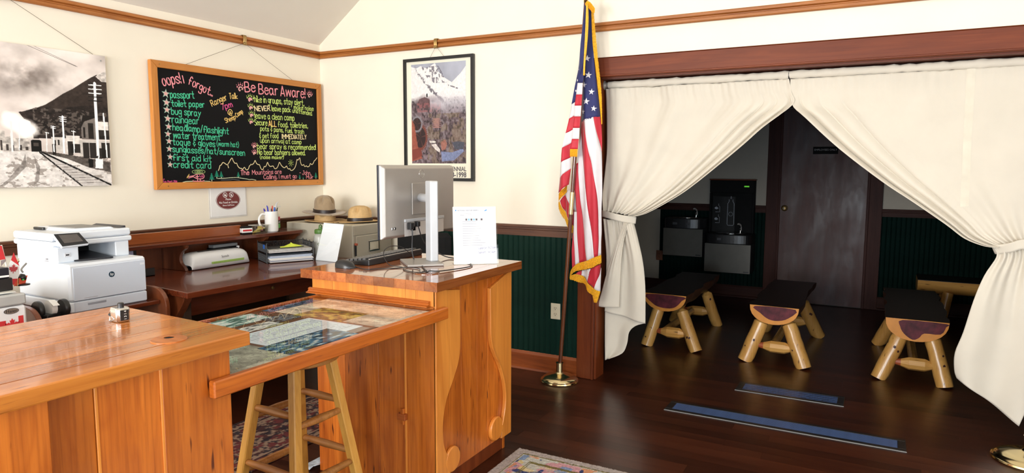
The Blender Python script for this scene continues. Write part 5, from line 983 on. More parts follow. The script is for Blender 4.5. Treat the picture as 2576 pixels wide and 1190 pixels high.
# ================================================================ THINGS ON THE HUTCH SHELF
e_ = thing('chalk_eraser', 'black felt board eraser in a red and white sleeve beside the chalk tub', 'eraser', (.195, -.950, SH))
MB().cbox((.195, -.965, SH + .027), (.05, .075, .054), -.25, .004).build('felt', M_blackm, e_); MB().cbox((.195, -.965, SH + .027), (.054, .077, .034), -.25, .003).build('sleeve', M_whitep, e_); MB().cbox((.195, -.965, SH + .027), (.056, .070, .016), -.25, .003).build('red_band', M_red, e_)
tb_ = thing('chalk_tub', 'clear rectangular plastic tub of coloured chalk on the hutch shelf', 'tub', (.215, -.860, SH))
m = MB(); z0, z1 = SH, SH + .058
def rr_(w, d, r=.012, n=5): return [(sx_ * (w / 2 - r) + r * math.cos(a0 + a), sy_ * (d / 2 - r) + r * math.sin(a0 + a)) for sx_, sy_, a0 in ((1, 1, 0), (-1, 1, math.pi / 2), (-1, -1, math.pi), (1, -1, 3 * math.pi / 2)) for a in [i * math.pi / 2 / n for i in range(n + 1)]]
A, B = rr_(.078, .100), rr_(.090, .116); n_ = len(A)
m.add([(.215 + p[0], -.868 + p[1], z0 + .001) for p in A] + [(.215 + p[0], -.868 + p[1], z1) for p in B], [tuple(range(n_))[::-1]] + [(i, (i + 1) % n_, (i + 1) % n_ + n_, i + n_) for i in range(n_)])
m.build('tub', clear('milky_plastic', (.86, .86, .84), .15, 1.4, .10), tb_, solid=.0012)
MB().tube([(.215 + p[0], -.868 + p[1], z1) for p in B + B[:1]], .0018, 6, False).build('rim', plain('rim_plastic', (.62, .60, .55), .4), tb_)
for i, c in enumerate([(235, 215, 120), (240, 225, 150), (235, 160, 170), (245, 240, 220), (235, 215, 120), (240, 140, 160), (240, 230, 170)]):
    p = (.215 + R.uniform(-.018, .018), -.868 + R.uniform(-.025, .022), SH + .008 + .0055 * i); a = R.uniform(0, 3.1); d = (.5 * .055 * math.cos(a) * .6, .5 * .06 * math.sin(a))
    o = MB().tube([(p[0] - d[0], p[1] - d[1], p[2]), (p[0] + d[0], p[1] + d[1], p[2] + .004)], .0055, 10).build('chalk_stick', plain('chalk_piece_%d' % (i % 3), lin(c), .9)); tag(o, ['yellow', 'pale yellow', 'pink', 'white', 'short yellow', 'bright pink', 'cream'][i] + ' chalk stick lying in the clear plastic tub', 'chalk', 'chalk sticks in the tub')
mg = thing('pen_mug', 'large plain white mug full of pens on the hutch shelf', 'mug', (.216, -.752, SH))
mx, my = .216, -.752
MB().lathe([(0, 0), (.040, 0), (.046, .006), (.0475, .020), (.0475, .148), (.0460, .150), (.0440, .148), (.0440, .012), (0, .010)], (mx, my, SH), 36).build('cup', plain('mug_glaze', (.84, .84, .83), .2, var=.01, coat=.5), mg, smooth=.6)
MB().tube(smooth_line([(mx - .012, my - .044, SH + .128), (mx - .018, my - .066, SH + .132), (mx - .022, my - .088, SH + .110), (mx - .023, my - .092, SH + .075), (mx - .020, my - .078, SH + .042), (mx - .012, my - .044, SH + .030)], 5), .0078, 10).build('handle', MC['mug_glaze'], mg, smooth=True)
pens = [((-.02, -.028), (-.03, -.040), .170, .0065, (.05, .03, .35), 'thick violet marker'), ((.0, -.018), (-.005, -.034), .192, .0050, (.03, .04, .45), 'dark blue pen leaning to the handle'), ((.01, -.004), (.012, -.008), .170, .0042, (.01, .01, .015), 'black pen'), ((.02, .012), (.024, .012), .178, .0065, (.03, .10, .45), 'blue marker cap up'), ((-.01, .018), (-.012, .024), .188, .0050, (.65, .06, .04), 'red pen'), ((.0, .020), (.006, .060), .215, .0046, (.55, .55, .58), 'silver pen leaning over the hand gel'), ((.02, .026), (.024, .040), .175, .0042, (.02, .02, .02), 'short black pen under the silver pen')]
for (a, b), (c, d), h_, r_, col, nm in pens:
    o = MB().tube([(mx + a * .5, my + b * .4, SH + .014), (mx + a + (c - a) * .7, my + b + (d - b) * .7, SH + h_ - .012), (mx + c, my + d, SH + h_)], [r_, r_, r_ * .6], 10).build('pen', plain('pen_' + nm.split()[0] + nm.split()[1], col, .35)); tag(o, nm + ' standing in the white mug', 'pen', 'pens in the mug')
sb = thing('hand_gel', 'clear pump bottle of hand gel with red and green label behind the mug', 'bottle', (.190, -.672, SH))
gx, gy = .178, -.676
MB().lathe([(0, .0), (.030, 0), (.033, .006), (.033, .105), (.026, .122), (.012, .130), (.012, .140), (0, .140)], (gx, gy, SH), 28, None, .7, 1).build('bottle', clear('gel_bottle', (.90, .92, .90), .03, 1.4, .04), sb, smooth=.7)
for z0, z1, c, nm in ((.078, .102, (.50, .06, .10), 'label_crimson'), (.052, .078, (.015, .015, .015), 'label_black'), (.020, .052, (.10, .42, .08), 'label_leaf')): MB().lathe([(.0334, z0), (.0338, z0), (.0338, z1), (.0334, z1)], (gx, gy, SH), 28, None, .7, 1).build('label', plain(nm, c, .5), sb)
text('lettering', 'hand', (gx + .0245, gy - .022, SH + .058), (0, 1, 0), (0, 0, 1), .020, M_whitep, sb)
MB().lathe([(.010, .138), (.013, .138), (.013, .150), (.005, .152), (.005, .176), (.010, .178), (.010, .184), (0, .184)], (gx, gy, SH), 16).build('pump', plain('pump_clear', (.70, .70, .66), .3), sb, smooth=.6); MB().tube([(gx, gy, SH + .180), (gx + .01, gy + .03, SH + .181), (gx + .012, gy + .036, SH + .176)], .004, 8).build('spout', MC['pump_clear'], sb)
# ================================================================ FILING CABINET AND HATS
fc = thing('filing_cabinet', 'beige steel filing cabinet in the room corner with hats on top', 'cabinet', (.41, -.26, 0))
FX, FY0, FY1, FZ = .745, -.478, -.042, 1.015
M_beige = plain('beige_enamel', (.50, .46, .37), .42, var=.015); M_beiged = plain('beige_front', (.42, .38, .30), .42, var=.015)
MB().box(.072, FX - .004, FY0, FY1, 0, FZ, .005).build('case', M_beige, fc)
MB().box(FX - .004, FX + .004, FY0 + .006, FY1 - .006, FZ - .075, FZ - .004, .002).build('top_rail', M_beiged, fc)
for z0, z1 in ((.655, .935), (.345, .645), (.04, .335)):
    d = MB().box(FX - .004, FX + .012, FY0 + .022, FY1 - .010, z0, z1, .004).build('drawer', M_beiged, fc); zc = z1 - .085
    MB().box(FX + .012, FX + .015, -.315, -.215, zc - .028, zc + .032).build('label_card', plain('card_cream', (.60, .55, .42), .6), d)
    m = MB(); m.box(FX + .012, FX + .018, -.325, -.315, zc - .035, zc + .038, .001).box(FX + .012, FX + .018, -.215, -.205, zc - .035, zc + .038, .001).box(FX + .012, FX + .020, -.325, -.205, zc - .040, zc - .030, .001).box(FX + .012, FX + .020, -.325, -.205, zc + .032, zc + .040, .001); m.build('label_holder', M_chrome, d)
MB().box(FX + .004, FX + .007, -.150, -.105, FZ - .034, FZ - .020, .001).build('maker_plate', M_black, fc)
bp = [(-0.4925, 0.8940), (-0.4933, 0.7818)]
wp = thing('whiteboard_pen', 'black pen with orange clip stuck upright to the cabinet corner', 'pen', (FX + .012, FY0 + .012, .78))
MB().box(FX + .006, FX + .018, FY0 + .004, FY0 + .018, .790, .868, .003).build('barrel', M_black, wp); MB().box(FX + .005, FX + .024, FY0 + .004, FY0 + .026, .868, .885, .003).build('clip', plain('clip_orange', (.45, .10, .05), .5), wp)
mg2 = thing('people_magnet', 'white picture magnet with small coloured figures on the cabinet drawer', 'magnet', (FX + .014, -.13, .70))
MB().box(FX + .0125, FX + .0145, -.185, -.055, .705, .790).build('card', M_whitep, mg2)
for i, (yy, hh, c) in enumerate(((-.165, .030, (.5, .05, .05)), (-.135, .045, (.05, .25, .10)), (-.105, .030, (.05, .06, .3)), (-.085, .055, (.30, .05, .2)), (-.070, .050, (.4, .2, .05)))): MB().prism([(yy - .008, .710), (yy + .008, .710), (yy + .004, .710 + hh * .7), (yy, .710 + hh), (yy - .004, .710 + hh * .7)], 0, FX + .0145, FX + .0152).build('figure', plain('figure_%d' % i, c, .6), mg2)
def hat(name, label, c, rz, mat, band, brim=(.175, .160), tilt=(0, 0), buckle=False, crown_h=.125, only_base=False):
    t = thing(name, label, 'hat', c); T = Matrix.Translation(c) @ Matrix.Rotation(tilt[0], 4, 'X') @ Matrix.Rotation(tilt[1], 4, 'Y') @ Matrix.Rotation(rz, 4, 'Z')
    def br(u, v):
        a = 2 * math.pi * u; rx, ry = .098 + (brim[0] - .098) * v, .080 + (brim[1] - .080) * v; z = .006 + .006 * v * abs(math.sin(a)) - .004 * v * abs(math.cos(a)) ** 2
        return tuple(T @ Vector((rx * math.cos(a), ry * math.sin(a), z)))
    MB().grid(br, 56, 6).build('brim', mat, t, smooth=True, solid=.005)
    def cr(u, v):
        a = 2 * math.pi * u; prof = [(1, 0), (.985, .15), (.965, .32), (.95, .5), (.92, .66), (.84, .80), (.66, .91), (.36, .98), (0, 1.0)]
        k = v * 8; i = min(int(k), 7); f = k - i; r = prof[i][0] * (1 - f) + prof[i + 1][0] * f; z = prof[i][1] * (1 - f) + prof[i + 1][1] * f
        p = max(0, math.cos(2 * (a - math.pi / 4))) ** 2 * 0 + max(0, math.cos(4 * (a - math.pi / 4))) ** 2; dent = math.exp(-((z - .78) / .22) ** 2) * p
        r *= 1 - .46 * dent; z -= .03 * dent
        return tuple(T @ Vector((.098 * r * math.cos(a), .080 * r * math.sin(a), .006 + crown_h * z)))
    MB().grid(cr, 64, 24).build('crown', mat, t, smooth=True)
    if band:
        MB().lathe([(1.0, .010), (1.03, .010), (1.025, .034), (.995, .034)], (0, 0, 0), 48).v
        m = MB(); m.lathe([(.0985, .008), (.1015, .008), (.1008, .034), (.097, .034)], (0, 0, 0), 48, None, 1, .083 / .1); m.v = [tuple(T @ Vector(p)) for p in m.v]; m.build('hat_band', plain('band_leather', (.018, .009, .007), .4), t, smooth=.6)
        if buckle: b = MB().lathe([(0, 0), (.009, 0), (.009, .004), (.004, .007), (0, .007)], (0, 0, 0), 16, Matrix.Translation((.052, -.0745, .022)) @ Matrix.Rotation(math.radians(90), 4, 'X') @ Matrix.Rotation(math.radians(-30), 4, 'Y')); b.v = [tuple(T @ Vector(p)) for p in b.v]; b.build('buckle', M_brass, t)
    return t
M_straw = plain('straw', (.58, .38, .17), .7, var=.08, nscale=60, bmp=.1); M_felt = plain('felt', (.33, .24, .145), .9, var=.06, nscale=40, sheen=.3)
hq = [(0.3249, -0.3213), (0.5324, -0.1966)]
hat('straw_hat', 'straw campaign hat underneath the brown felt hat on the cabinet', (hq[0][0], hq[0][1], FZ + .003), -.4, M_straw, False, (.168, .152), crown_h=.075)
hat('felt_hat', 'brown felt campaign hat stacked on a straw hat in the corner', (hq[0][0] - .005, hq[0][1] - .0, FZ + .066), -.5, M_felt, True, (.185, .165), tilt=(.02, .05), crown_h=.135)
hat('straw_hat', 'straw campaign hat with dark leather band, alone beside the stacked pair', (hq[1][0] + .045, hq[1][1] - .012, FZ + .003), -1.9, M_straw, True, (.168, .150), buckle=True, crown_h=.120)
# ================================================================ BOTTLE AND BLANK SHEET BY THE CABINET
wb = thing('water_bottle', 'grey drinking bottle with green lid lettered OUTSIDE beside the blank sheet', 'bottle', (.600, -.640, DZ))
bx_, by_ = .585, -.640
MB().lathe([(0, 0), (.044, 0), (.048, .006), (.048, .158), (.044, .172), (.036, .180), (.036, .186), (0, .186)], (bx_, by_, DZ), 32).build('body', plain('bottle_grey', (.42, .43, .40), .3), wb, smooth=.6)
MB().lathe([(0, .184), (.040, .184), (.042, .188), (.042, .208), (.038, .214), (.014, .216), (.012, .232), (0, .234)], (bx_, by_, DZ), 32).build('lid', plain('lid_green', (.07, .17, .03), .45), wb, smooth=.6)
MB().tube(smooth_line([(bx_, by_ - .012, DZ + .216), (bx_, by_ - .010, DZ + .240), (bx_, by_ + .004, DZ + .246), (bx_, by_ + .016, DZ + .230)], 4), .004, 8).build('carry_loop', MC['lid_green'], wb, smooth=True)
for i, ch in enumerate('OUTSIDE'):
    a = -1.10 + .27 * i; nx_, ny_ = math.cos(a), math.sin(a); text('letter', ch, (bx_ + .0486 * nx_, by_ + .0486 * ny_, DZ + .105 + .022 * math.sin(i / 6 * math.pi)), (-ny_, nx_, 0), (0, 0, 1), .022, plain('print_olive', (.10, .13, .03), .6), wb, align='CENTER', bold=.0004)
m = MB()
for a0, a1, z0, z1 in ((-.5, .9, .02, .05), (-.2, .5, .05, .075)): m.add([(bx_ + .0488 * math.cos(a), by_ + .0488 * math.sin(a), DZ + z) for z in (z0, z1) for a in [a0 + (a1 - a0) * i / 6 for i in range(7)]], [(i, i + 1, i + 8, i + 7) for i in range(6)])
m.build('picture_band', plain('print_rust', (.35, .10, .04), .6, var=.5, nscale=60), wb)
bs = thing('blank_notice', 'back of a blank white sheet in a clear slanted stand on the desk', 'notice', (.70, -.715, DZ))
Bq = [(.598, -.708, DZ + .002), (.812, -.723, DZ + .002), (.905, -.745, 1.05), (.684, -.706, 1.05)]; nv = (Vector(Bq[1]) - Vector(Bq[0])).cross(Vector(Bq[3]) - Vector(Bq[0])).normalized()
MB().add(Bq + [tuple(Vector(p) - nv * .0015) for p in Bq], [(0, 1, 2, 3), (7, 6, 5, 4), (0, 4, 5, 1), (1, 5, 6, 2), (2, 6, 7, 3), (3, 7, 4, 0)]).build('sheet', plain('bright_paper', (.90, .93, .98), .6, var=.01), bs)
MB().add([tuple(Vector(p) + nv * .003) for p in Bq], [(0, 1, 2, 3)]).build('acrylic_front', M_acryl, bs)
MB().box(.60, .815, -.74, -.66, DZ, DZ + .002).build('acrylic_foot', M_acryl, bs)
# brochure rack in the dark beside the printer
br_ = thing('brochure_rack', 'black rack of leaflets standing in the dark beside the printer', 'rack', (.20, -1.80, DZ))
MB().box(.08, .26, -1.88, -1.70, DZ, DZ + .006).box(.08, .086, -1.88, -1.70, DZ, DZ + .17).box(.16, .166, -1.88, -1.70, DZ, DZ + .10).box(.254, .26, -1.88, -1.70, DZ, DZ + .05).build('rack', M_black, br_)
o = MB().box(.18, .183, -1.87, -1.78, DZ + .008, DZ + .155).build('leaflet', plain('leaflet_lilac', (.42, .42, .58), .6)); tag(o, 'pale lilac leaflet in the upper slot of the black rack', 'leaflet')
o = MB().box(.30, .345, -1.90, -1.82, DZ + .001, DZ + .075, .002).build('card_box', plain('card_tan', (.32, .26, .22), .7)); tag(o, 'small tan card box on the desk close to the printer', 'box')
o = MB().cbox((.10, -1.42, DZ + .09), (.004, .07, .17), 0, 0, .2).build('tissue', M_whitep); tag(o, 'crumpled white paper tucked behind the laminator bracket', 'paper')
o = MB().cbox((.10, -1.08, DZ + .115), (.05, .20, .02), 0, .002).build('flat_box', plain('card_grey', (.4, .4, .4), .6)); tag(o, 'flat grey-white box behind the laminator', 'box'); MB().box(.06, .14, -1.18, -.98, DZ, DZ + .104).build('body', M_blackm, o)
# ================================================================ PRINTER
pt = thing('printer', 'white multifunction laser printer with black touch screen at the desk end', 'printer', (.5, -2.25, .734)); M_pw = plain('printer_white', (.73, .78, .84), .32, var=.01); M_pwshade = plain('printer_white_shaded', (.60, .66, .75), .32, var=.01)  # second white is dimmer and bluer: shade of the front painted in
YL, YR, XF = -2.440, -2.050, .720
MB().box(.26, XF, YL, YR, .790, .972, .010).build('body', M_pw, pt); MB().box(.26, XF, YL, YR, .735, .788, .006).build('paper_drawer', M_pw, pt)
MB().box(XF - .002, XF + .003, YL + .018, YR - .006, .793, .955, .003).build('front_door', M_pwshade, pt); MB().box(XF - .002, XF + .003, YL + .018, YR - .006, .738, .786, .003).build('drawer_front', M_pwshade, pt); MB().box(XF + .001, XF + .0045, -2.36, -2.27, .765, .776, .001).build('drawer_pull', plain('pull_grey', (.30, .33, .38), .4), pt)
MB().box(.26, .626, YL + .004, -2.335, .972, 1.050, .004).build('left_tower', M_pw, pt); MB().box(.26, .60, -2.135, YR - .012, .972, 1.050, .004).build('right_tower', M_pw, pt); MB().box(.26, .33, -2.334, -2.136, .972, 1.050).build('rear_wall', M_pw, pt)
MB().add([(.36, -2.334, .985), (.36, -2.137, .985), (.36, -2.137, 1.04), (.36, -2.334, 1.04)], [(0, 1, 2, 3)]).build('tray_back', M_blackm, pt)
MB().add([(.63, -2.360, .974), (.66, -2.20, .974), (.66, -2.185, .974), (.34, -2.137, .985), (.34, -2.334, .985), (.63, -2.360, .981), (.66, -2.20, .981), (.66, -2.185, .981), (.34, -2.137, .992), (.34, -2.334, .992)], [(4, 3, 2, 1, 0), (5, 6, 7, 8, 9)] + [(i, (i + 1) % 5, (i + 1) % 5 + 5, i + 5) for i in range(5)]).build('output_tray', plain('tray_black', (.016, .017, .022), .35), pt)
MB().box(.25, .606, YL - .006, YR + .004, 1.050, 1.076, .006).build('scanner_base', M_pw, pt); MB().box(.25, .600, YL - .006, YR + .004, 1.078, 1.116, .008).build('scanner_lid', M_pw, pt)
MB().prism([(-2.345, 1.116), (-2.325, 1.130), (-2.125, 1.126), (-2.09, 1.108), (-2.09, 1.10)], 0, .25, .555).build('feeder', M_pw, pt, bevel=.006)
MB().add([(.30, -2.30, 1.1308), (.54, -2.30, 1.1306), (.54, -2.135, 1.1275), (.30, -2.135, 1.1275)], [(0, 1, 2, 3)]).build('feeder_panel', plain('feeder_grey', (.27, .27, .26), .5), pt, solid=.002)
MB().prism([(-2.125, 1.1055), (-2.055, 1.128), (-2.050, 1.126), (-2.050, 1.106)], 0, .30, .560).build('feeder_tray', M_dgrey, pt, bevel=.002); MB().box(.27, .36, -2.36, -2.345, 1.1165, 1.130, .003).build('feeder_latch', M_black, pt)
q = [(.645, -2.456, 1.118), (.645, -2.338, 1.116), (.700, -2.327, 1.066), (.700, -2.449, 1.062)]; nv = (Vector(q[2]) - Vector(q[3])).cross(Vector(q[0]) - Vector(q[3])).normalized()
def panel(k0, k1, d0, d1, name, mat, bev=.002, par=pt):
    c = [Vector(a) for a in q]; 
    def W(s, t): return c[3].lerp(c[2], s).lerp(c[0].lerp(c[1], s), t)
    cs = [W(*p) for p in ((k0[0], k0[1]), (k1[0], k0[1]), (k1[0], k1[1]), (k0[0], k1[1]))]
    return MB().add([tuple(p + nv * d0) for p in cs] + [tuple(p + nv * d1) for p in cs], [(3, 2, 1, 0), (4, 5, 6, 7), (0, 1, 5, 4), (1, 2, 6, 5), (2, 3, 7, 6), (3, 0, 4, 7)]).build(name, mat, par, bevel=bev)
panel((-.02, -.04), (1.02, 1.02), -.016, -.002, 'screen_housing', M_pw, .004); cp = panel((0, 0), (1, 1), -.002, .002, 'touch_screen', plain('screen_glass', (.012, .013, .016), .12), .002); panel((.14, .20), (.86, .88), .002, .0026, 'display', plain('display_off', (.09, .08, .075), .2), 0, cp)
MB().box(.60, .655, -2.425, -2.36, 1.052, 1.085, .004).build('screen_bracket', M_pw, pt)
MB().box(.6265, .6285, -2.405, -2.375, 1.000, 1.020, .001).build('usb_plate', plain('plate_grey', (.62, .63, .66), .4), pt); MB().box(.6285, .629, -2.398, -2.382, 1.007, 1.013).build('usb_port', M_black, pt)
lc_ = [(-2.2358, 0.9007), (-2.2211, 0.8986)]
MB().lathe([(0, 0), (lc_[1][0] - lc_[0][0], 0), (lc_[1][0] - lc_[0][0], .0012), (0, .0012)], (XF + .003, lc_[0][0], lc_[0][1]), 32, Ry).build('logo_disc', plain('logo_navy', (.015, .045, .075), .4), pt)
text('logo_lettering', 'hp', (XF + .0045, lc_[0][0] - .0005, lc_[0][1] - .005), (0, 1, 0), (0, .22, 1), .020, M_whitep, pt, align='CENTER', sx=.9)
MB().box(XF + .003, XF + .0036, -2.085, -2.062, .930, .940).build('badge', M_pw, pt); MB().box(.53, .545, YL - .0008, YL, .985, .993).box(.52, .553, YL - .0008, YL, .978, .981).build('side_mark', M_fade, pt); MB().box(XF + .003, XF + .0035, -2.375, -2.31, .801, .803).build('front_mark', M_fade, pt)
# tape dispenser beside it
td = thing('tape_dispenser', 'black tape dispenser with white tape between fridge and printer', 'dispenser', (.80, -2.56, .734))
tx_, ty_ = .735, -2.535
for s_, (dy, dx) in enumerate(((-.045, -.02), (.045, .02))): MB().lathe([(0, -.011), (.040, -.011), (.043, -.006), (.043, .006), (.040, .011), (0, .011)], (tx_ + dx, ty_ + dy, .779), 28, Matrix.Rotation(math.radians(90), 4, 'X')).build('side_wheel', M_black, td, smooth=.6)
MB().cbox((tx_, ty_, .748), (.06, .10, .026), .3, .004).build('base', M_black, td); MB().lathe([(.015, -.012), (.036, -.012), (.036, .012), (.015, .012)], (tx_, ty_, .785), 24, Matrix.Rotation(math.radians(90), 4, 'X')).build('tape_roll', M_whitep, td, smooth=.6)
MB().add([(tx_ + .01, ty_ - .014, .822), (tx_ + .01, ty_ + .014, .822), (tx_ + .05, ty_ + .014, .80), (tx_ + .05, ty_ - .014, .80)], [(0, 1, 2, 3)]).build('tape_tongue', M_whitep, td, solid=.001)
# ================================================================ MINI FRIDGE AND WHAT STANDS ON IT
fr = thing('mini_fridge', 'small white fridge with grey top band and maple-leaf flag sticker', 'fridge', (.75, -3.0, 0))
GX, GY = 1.0, -2.762
MB().box(.50, GX - .03, GY - .48, GY, 0, .915, .006).build('cabinet', M_white, fr); MB().box(GX - .028, GX, GY - .48, GY, .03, .868, .008).build('door', M_white, fr); MB().box(GX - .028, GX + .004, GY - .48, GY, .872, .918, .006).build('top_band', plain('band_grey', (.42, .43, .42), .4), fr)
oc2 = [(-2.8193, 0.8508), (-2.7916, 0.8465), (-2.8185, 0.8629)]
MB().lathe([(0, 0), (1, 0), (1, .0012), (0, .0012)], (0, 0, 0), 36).v
m = MB(); a_, b_ = abs(oc2[1][0] - oc2[0][0]), abs(oc2[2][1] - oc2[0][1])
m.prism([(oc2[0][0] + a_ * math.cos(i * math.pi / 20), oc2[0][1] + b_ * math.sin(i * math.pi / 20)) for i in range(40)], 0, GX, GX + .0012); m.build('badge', M_dgrey, fr)
m = MB(); m.prism([(oc2[0][0] + a_ * .9 * math.cos(i * math.pi / 20), oc2[0][1] + b_ * .85 * math.sin(i * math.pi / 20)) for i in range(40)], 0, GX + .0012, GX + .0016); m.build('badge_face', plain('badge_brown', (.20, .16, .13), .4), fr)
text('badge_lettering', 'Haier', (GX + .0018, oc2[0][0], oc2[0][1] - .006), (0, 1, 0), (0, 0, 1), .019, M_ink, fr, align='CENTER', sx=1.0)
LEAF = [(0, 1), (.13, .72), (.28, .80), (.20, .35), (.42, .55), (.48, .44), (.80, .50), (.70, .22), (.80, .12), (.42, -.18), (.48, -.34), (.06, -.28), (.06, -.62)]
LEAF = LEAF + [(-a, b) for a, b in LEAF[::-1][:-1]]
fs_ = [(-2.8596, 0.8364), (-2.8421, 0.8336), (-2.7953, 0.8378), (-2.7770, 0.8359)]
M_flagred = plain('flag_red', (.60, .03, .035), .6)
stk = thing('flag_sticker', 'Canadian flag sticker on the fridge door under the oval badge', 'sticker', (GX, GY - .06, .80))
MB().box(GX + .0004, GX + .0010, fs_[0][0] - .03, fs_[1][0], .745, .815).build('red_bar', M_flagred, stk); MB().box(GX + .0004, GX + .0010, fs_[2][0], fs_[3][0], .745, .826).build('red_bar', M_flagred, stk)
lcx = (fs_[1][0] + fs_[2][0]) / 2; MB().prism([(lcx + a * .034, .787 + b * .034) for a, b in LEAF], 0, GX + .0004, GX + .0010).build('maple_leaf', M_flagred, stk)
o = MB().cbox((.86, GY - .16, .9195), (.20, .28, .003), .08).build('paper_sheet', M_whitep); tag(o, 'white sheet lying on the fridge under the black boxes', 'paper')
o = MB().cbox((.865, GY - .145, .9225), (.20, .25, .003), -.06).build('paper_sheet', plain('paper_ivory', (.70, .70, .64), .7)); tag(o, 'ivory sheet lying uppermost on the fridge', 'paper')
BX1, BX2 = [(-2.7732, 0.9496), (-2.7837, 0.9933)][0][0], [(-2.7732, 0.9496), (-2.7837, 0.9933)][1][0]
b1 = MB().box(.78, .93, GY - .26, BX1, .9245, .978, .003).build('black_box', M_black); tag(b1, 'lower black box stacked on the fridge', 'box')
b2 = thing('black_box', 'upper black desk box with stationery on the fridge', 'box', (.85, GY - .16, .979)); MB().box(.79, .93, GY - .26, BX2, .979, 1.022, .003).build('box', plain('navy_black', (.010, .012, .022), .3), b2); MB().box(.9302, .934, GY - .26, BX2 - .003, .983, .991, .001).build('paper_edge', M_whitep, b2)
def desk_flag(label, base, tip, cloth, flag, gold=False):
    t = thing('desk_flag', label, 'flag', base); MB().tube([base, tip], .0035, 8).build('staff', plain('staff_white', (.75, .72, .66), .4) if not gold else M_brass, t)
    if gold: MB().lathe([(0, -.007), (.005, -.005), (.007, 0), (.005, .005), (0, .007)], tip, 12).build('ball_finial', M_brass, t, smooth=True)
    for nm, mt_, pts in cloth: MB().add(pts, [tuple(range(len(pts)))]).build(nm, mt_, t, solid=.0008)
    return t
X8 = .86
f2 = [(-2.7303, 1.0748), (-2.7422, 1.0428), (-2.7116, 1.0135), (-2.7139, 1.0218), (-2.7580, 1.0147), (-2.7502, 0.9629), (-2.7409, 0.9328), (-2.7222, 0.9604), (-2.7140, 0.9769)]
def F3(p, d=0): return (X8 + d, p[0], p[1])
bst = [(-2.7123, 1.0344), (-2.7146, 0.9802), (-2.7288, 1.0762), (-2.7192, 0.9101), (-2.7751, 1.1110), (-2.7525, 1.0140)]
desk_flag('small Canadian hand flag drooping beside the printer', (X8 - .01, bst[3][0], .926), (X8 - .01, bst[0][0], bst[0][1]), [('red_band', M_flagred, [F3(p) for p in (f2[0], f2[1], f2[2], f2[3])]), ('white_band', M_whitep, [F3(p) for p in (f2[1], f2[4], f2[5], f2[7], f2[8], f2[2])]), ('red_band', M_flagred, [F3(p, .001) for p in (f2[5], f2[6], f2[7])])], None, True)
lf = [(-2.7365, 1.0008), (-2.7211, 0.9987)]
MB().prism([(lf[0][0] + (a * .95 + .15 * b) * .022, lf[0][1] + (b * 1.05 - .1 * a) * .024) for a, b in LEAF], 0, X8 + .0012, X8 + .0018).build('maple_leaf', plain('leaf_red', (.50, .06, .07), .7), bpy.data.objects['desk_flag'])
f1 = [(-2.7793, 1.1083), (-2.7760, 1.1095), (-2.7653, 1.0503), (-2.7834, 1.0462), (-2.7850, 1.0214), (-2.7638, 1.0439), (-2.7957, 1.1069), (-2.7995, 1.0482)]
desk_flag('small red flag on a white stick at the frame edge over the fridge', (X8 + .002, bst[5][0] + .004, .926), (X8 + .002, bst[4][0], bst[4][1]), [('red_band', M_flagred, [F3(p, .006) for p in (f1[6], f1[1], f1[2], f1[7])]), ('dark_band', plain('flag_grey', (.30, .24, .24), .7), [F3(p, .007) for p in (f1[3], f1[2], f1[5], f1[4])])], None)
gp = [(-2.6955, 0.9597), (-2.7134, 0.9268), (-2.6862, 1.0136)]
sc3 = thing('scanner_gun', 'black handheld scanner head with green light behind the small flag', 'scanner', (.84, gp[0][0], .926)); MB().lathe([(0, -.014), (.012, -.013), (.017, 0), (.012, .013), (0, .014)], (.84, gp[0][0], gp[0][1]), 20, Matrix.Rotation(.9, 4, 'X')).build('head', M_black, sc3, smooth=True); MB().lathe([(0, 0), (.028, 0), (.028, .005), (.008, .010), (.006, gp[0][1] - .926), (0, gp[0][1] - .926)], (.84, gp[0][0], .926), 16).build('stand', M_black, sc3, smooth=.6); MB().tube(smooth_line([(.83, gp[0][0] + .01, gp[0][1] + .02), (.82, gp[2][0], gp[2][1] - .02), (.80, gp[2][0] + .03, gp[2][1])], 4), .004, 8).build('lead', M_grey, sc3, smooth=True)
MB().cbox((.856, gp[0][0] - .004, gp[0][1] - .008), (.003, .008, .006), 0).build('green_light', plain('led_green', (.05, .5, .1), .4), sc3)
o = MB().add([(.85, gp[1][0] - .02, .927), (.85, gp[1][0] + .025, .935), (.85, gp[1][0] + .035, .968), (.85, gp[1][0] - .015, .955)], [(0, 1, 2, 3)]).build('red_card', plain('card_red', (.65, .08, .03), .6), solid=.002); tag(o, 'orange-red card leaning on the fridge behind the flag', 'card')
# ================================================================ OFFICE CHAIR in the dark behind the monitor
oc_ = thing('office_chair', 'black office chair in the dark corner behind the monitor', 'chair', (1.30, -.62, 0))
MB().cbox((1.30, -.62, .47), (.48, .48, .09), 0, .03).build('seat', M_blackm, oc_); MB().cbox((1.30, -.37, .78), (.46, .07, .42), 0, .03).build('backrest', M_blackm, oc_); MB().tube([(1.30, -.60, .42), (1.30, -.40, .44), (1.30, -.33, .60), (1.30, -.335, .75)], .022, 8).build('back_bar', M_black, oc_)
MB().tube([(1.30, -.62, .43), (1.30, -.62, .10)], .028, 12).build('column', M_black, oc_)
for k in range(5):
    a = k * 2 * math.pi / 5; MB().tube([(1.30, -.62, .11), (1.30 + .27 * math.cos(a), -.62 + .27 * math.sin(a), .075)], [.026, .018], 8).build('base_arm', M_black, oc_); MB().lathe([(0, -.012), (.024, -.012), (.028, -.006), (.028, .006), (.024, .012), (0, .012)], (1.30 + .27 * math.cos(a), -.62 + .27 * math.sin(a), .028), 14, Matrix.Rotation(math.radians(90), 4, 'X')).build('castor', M_black, oc_)

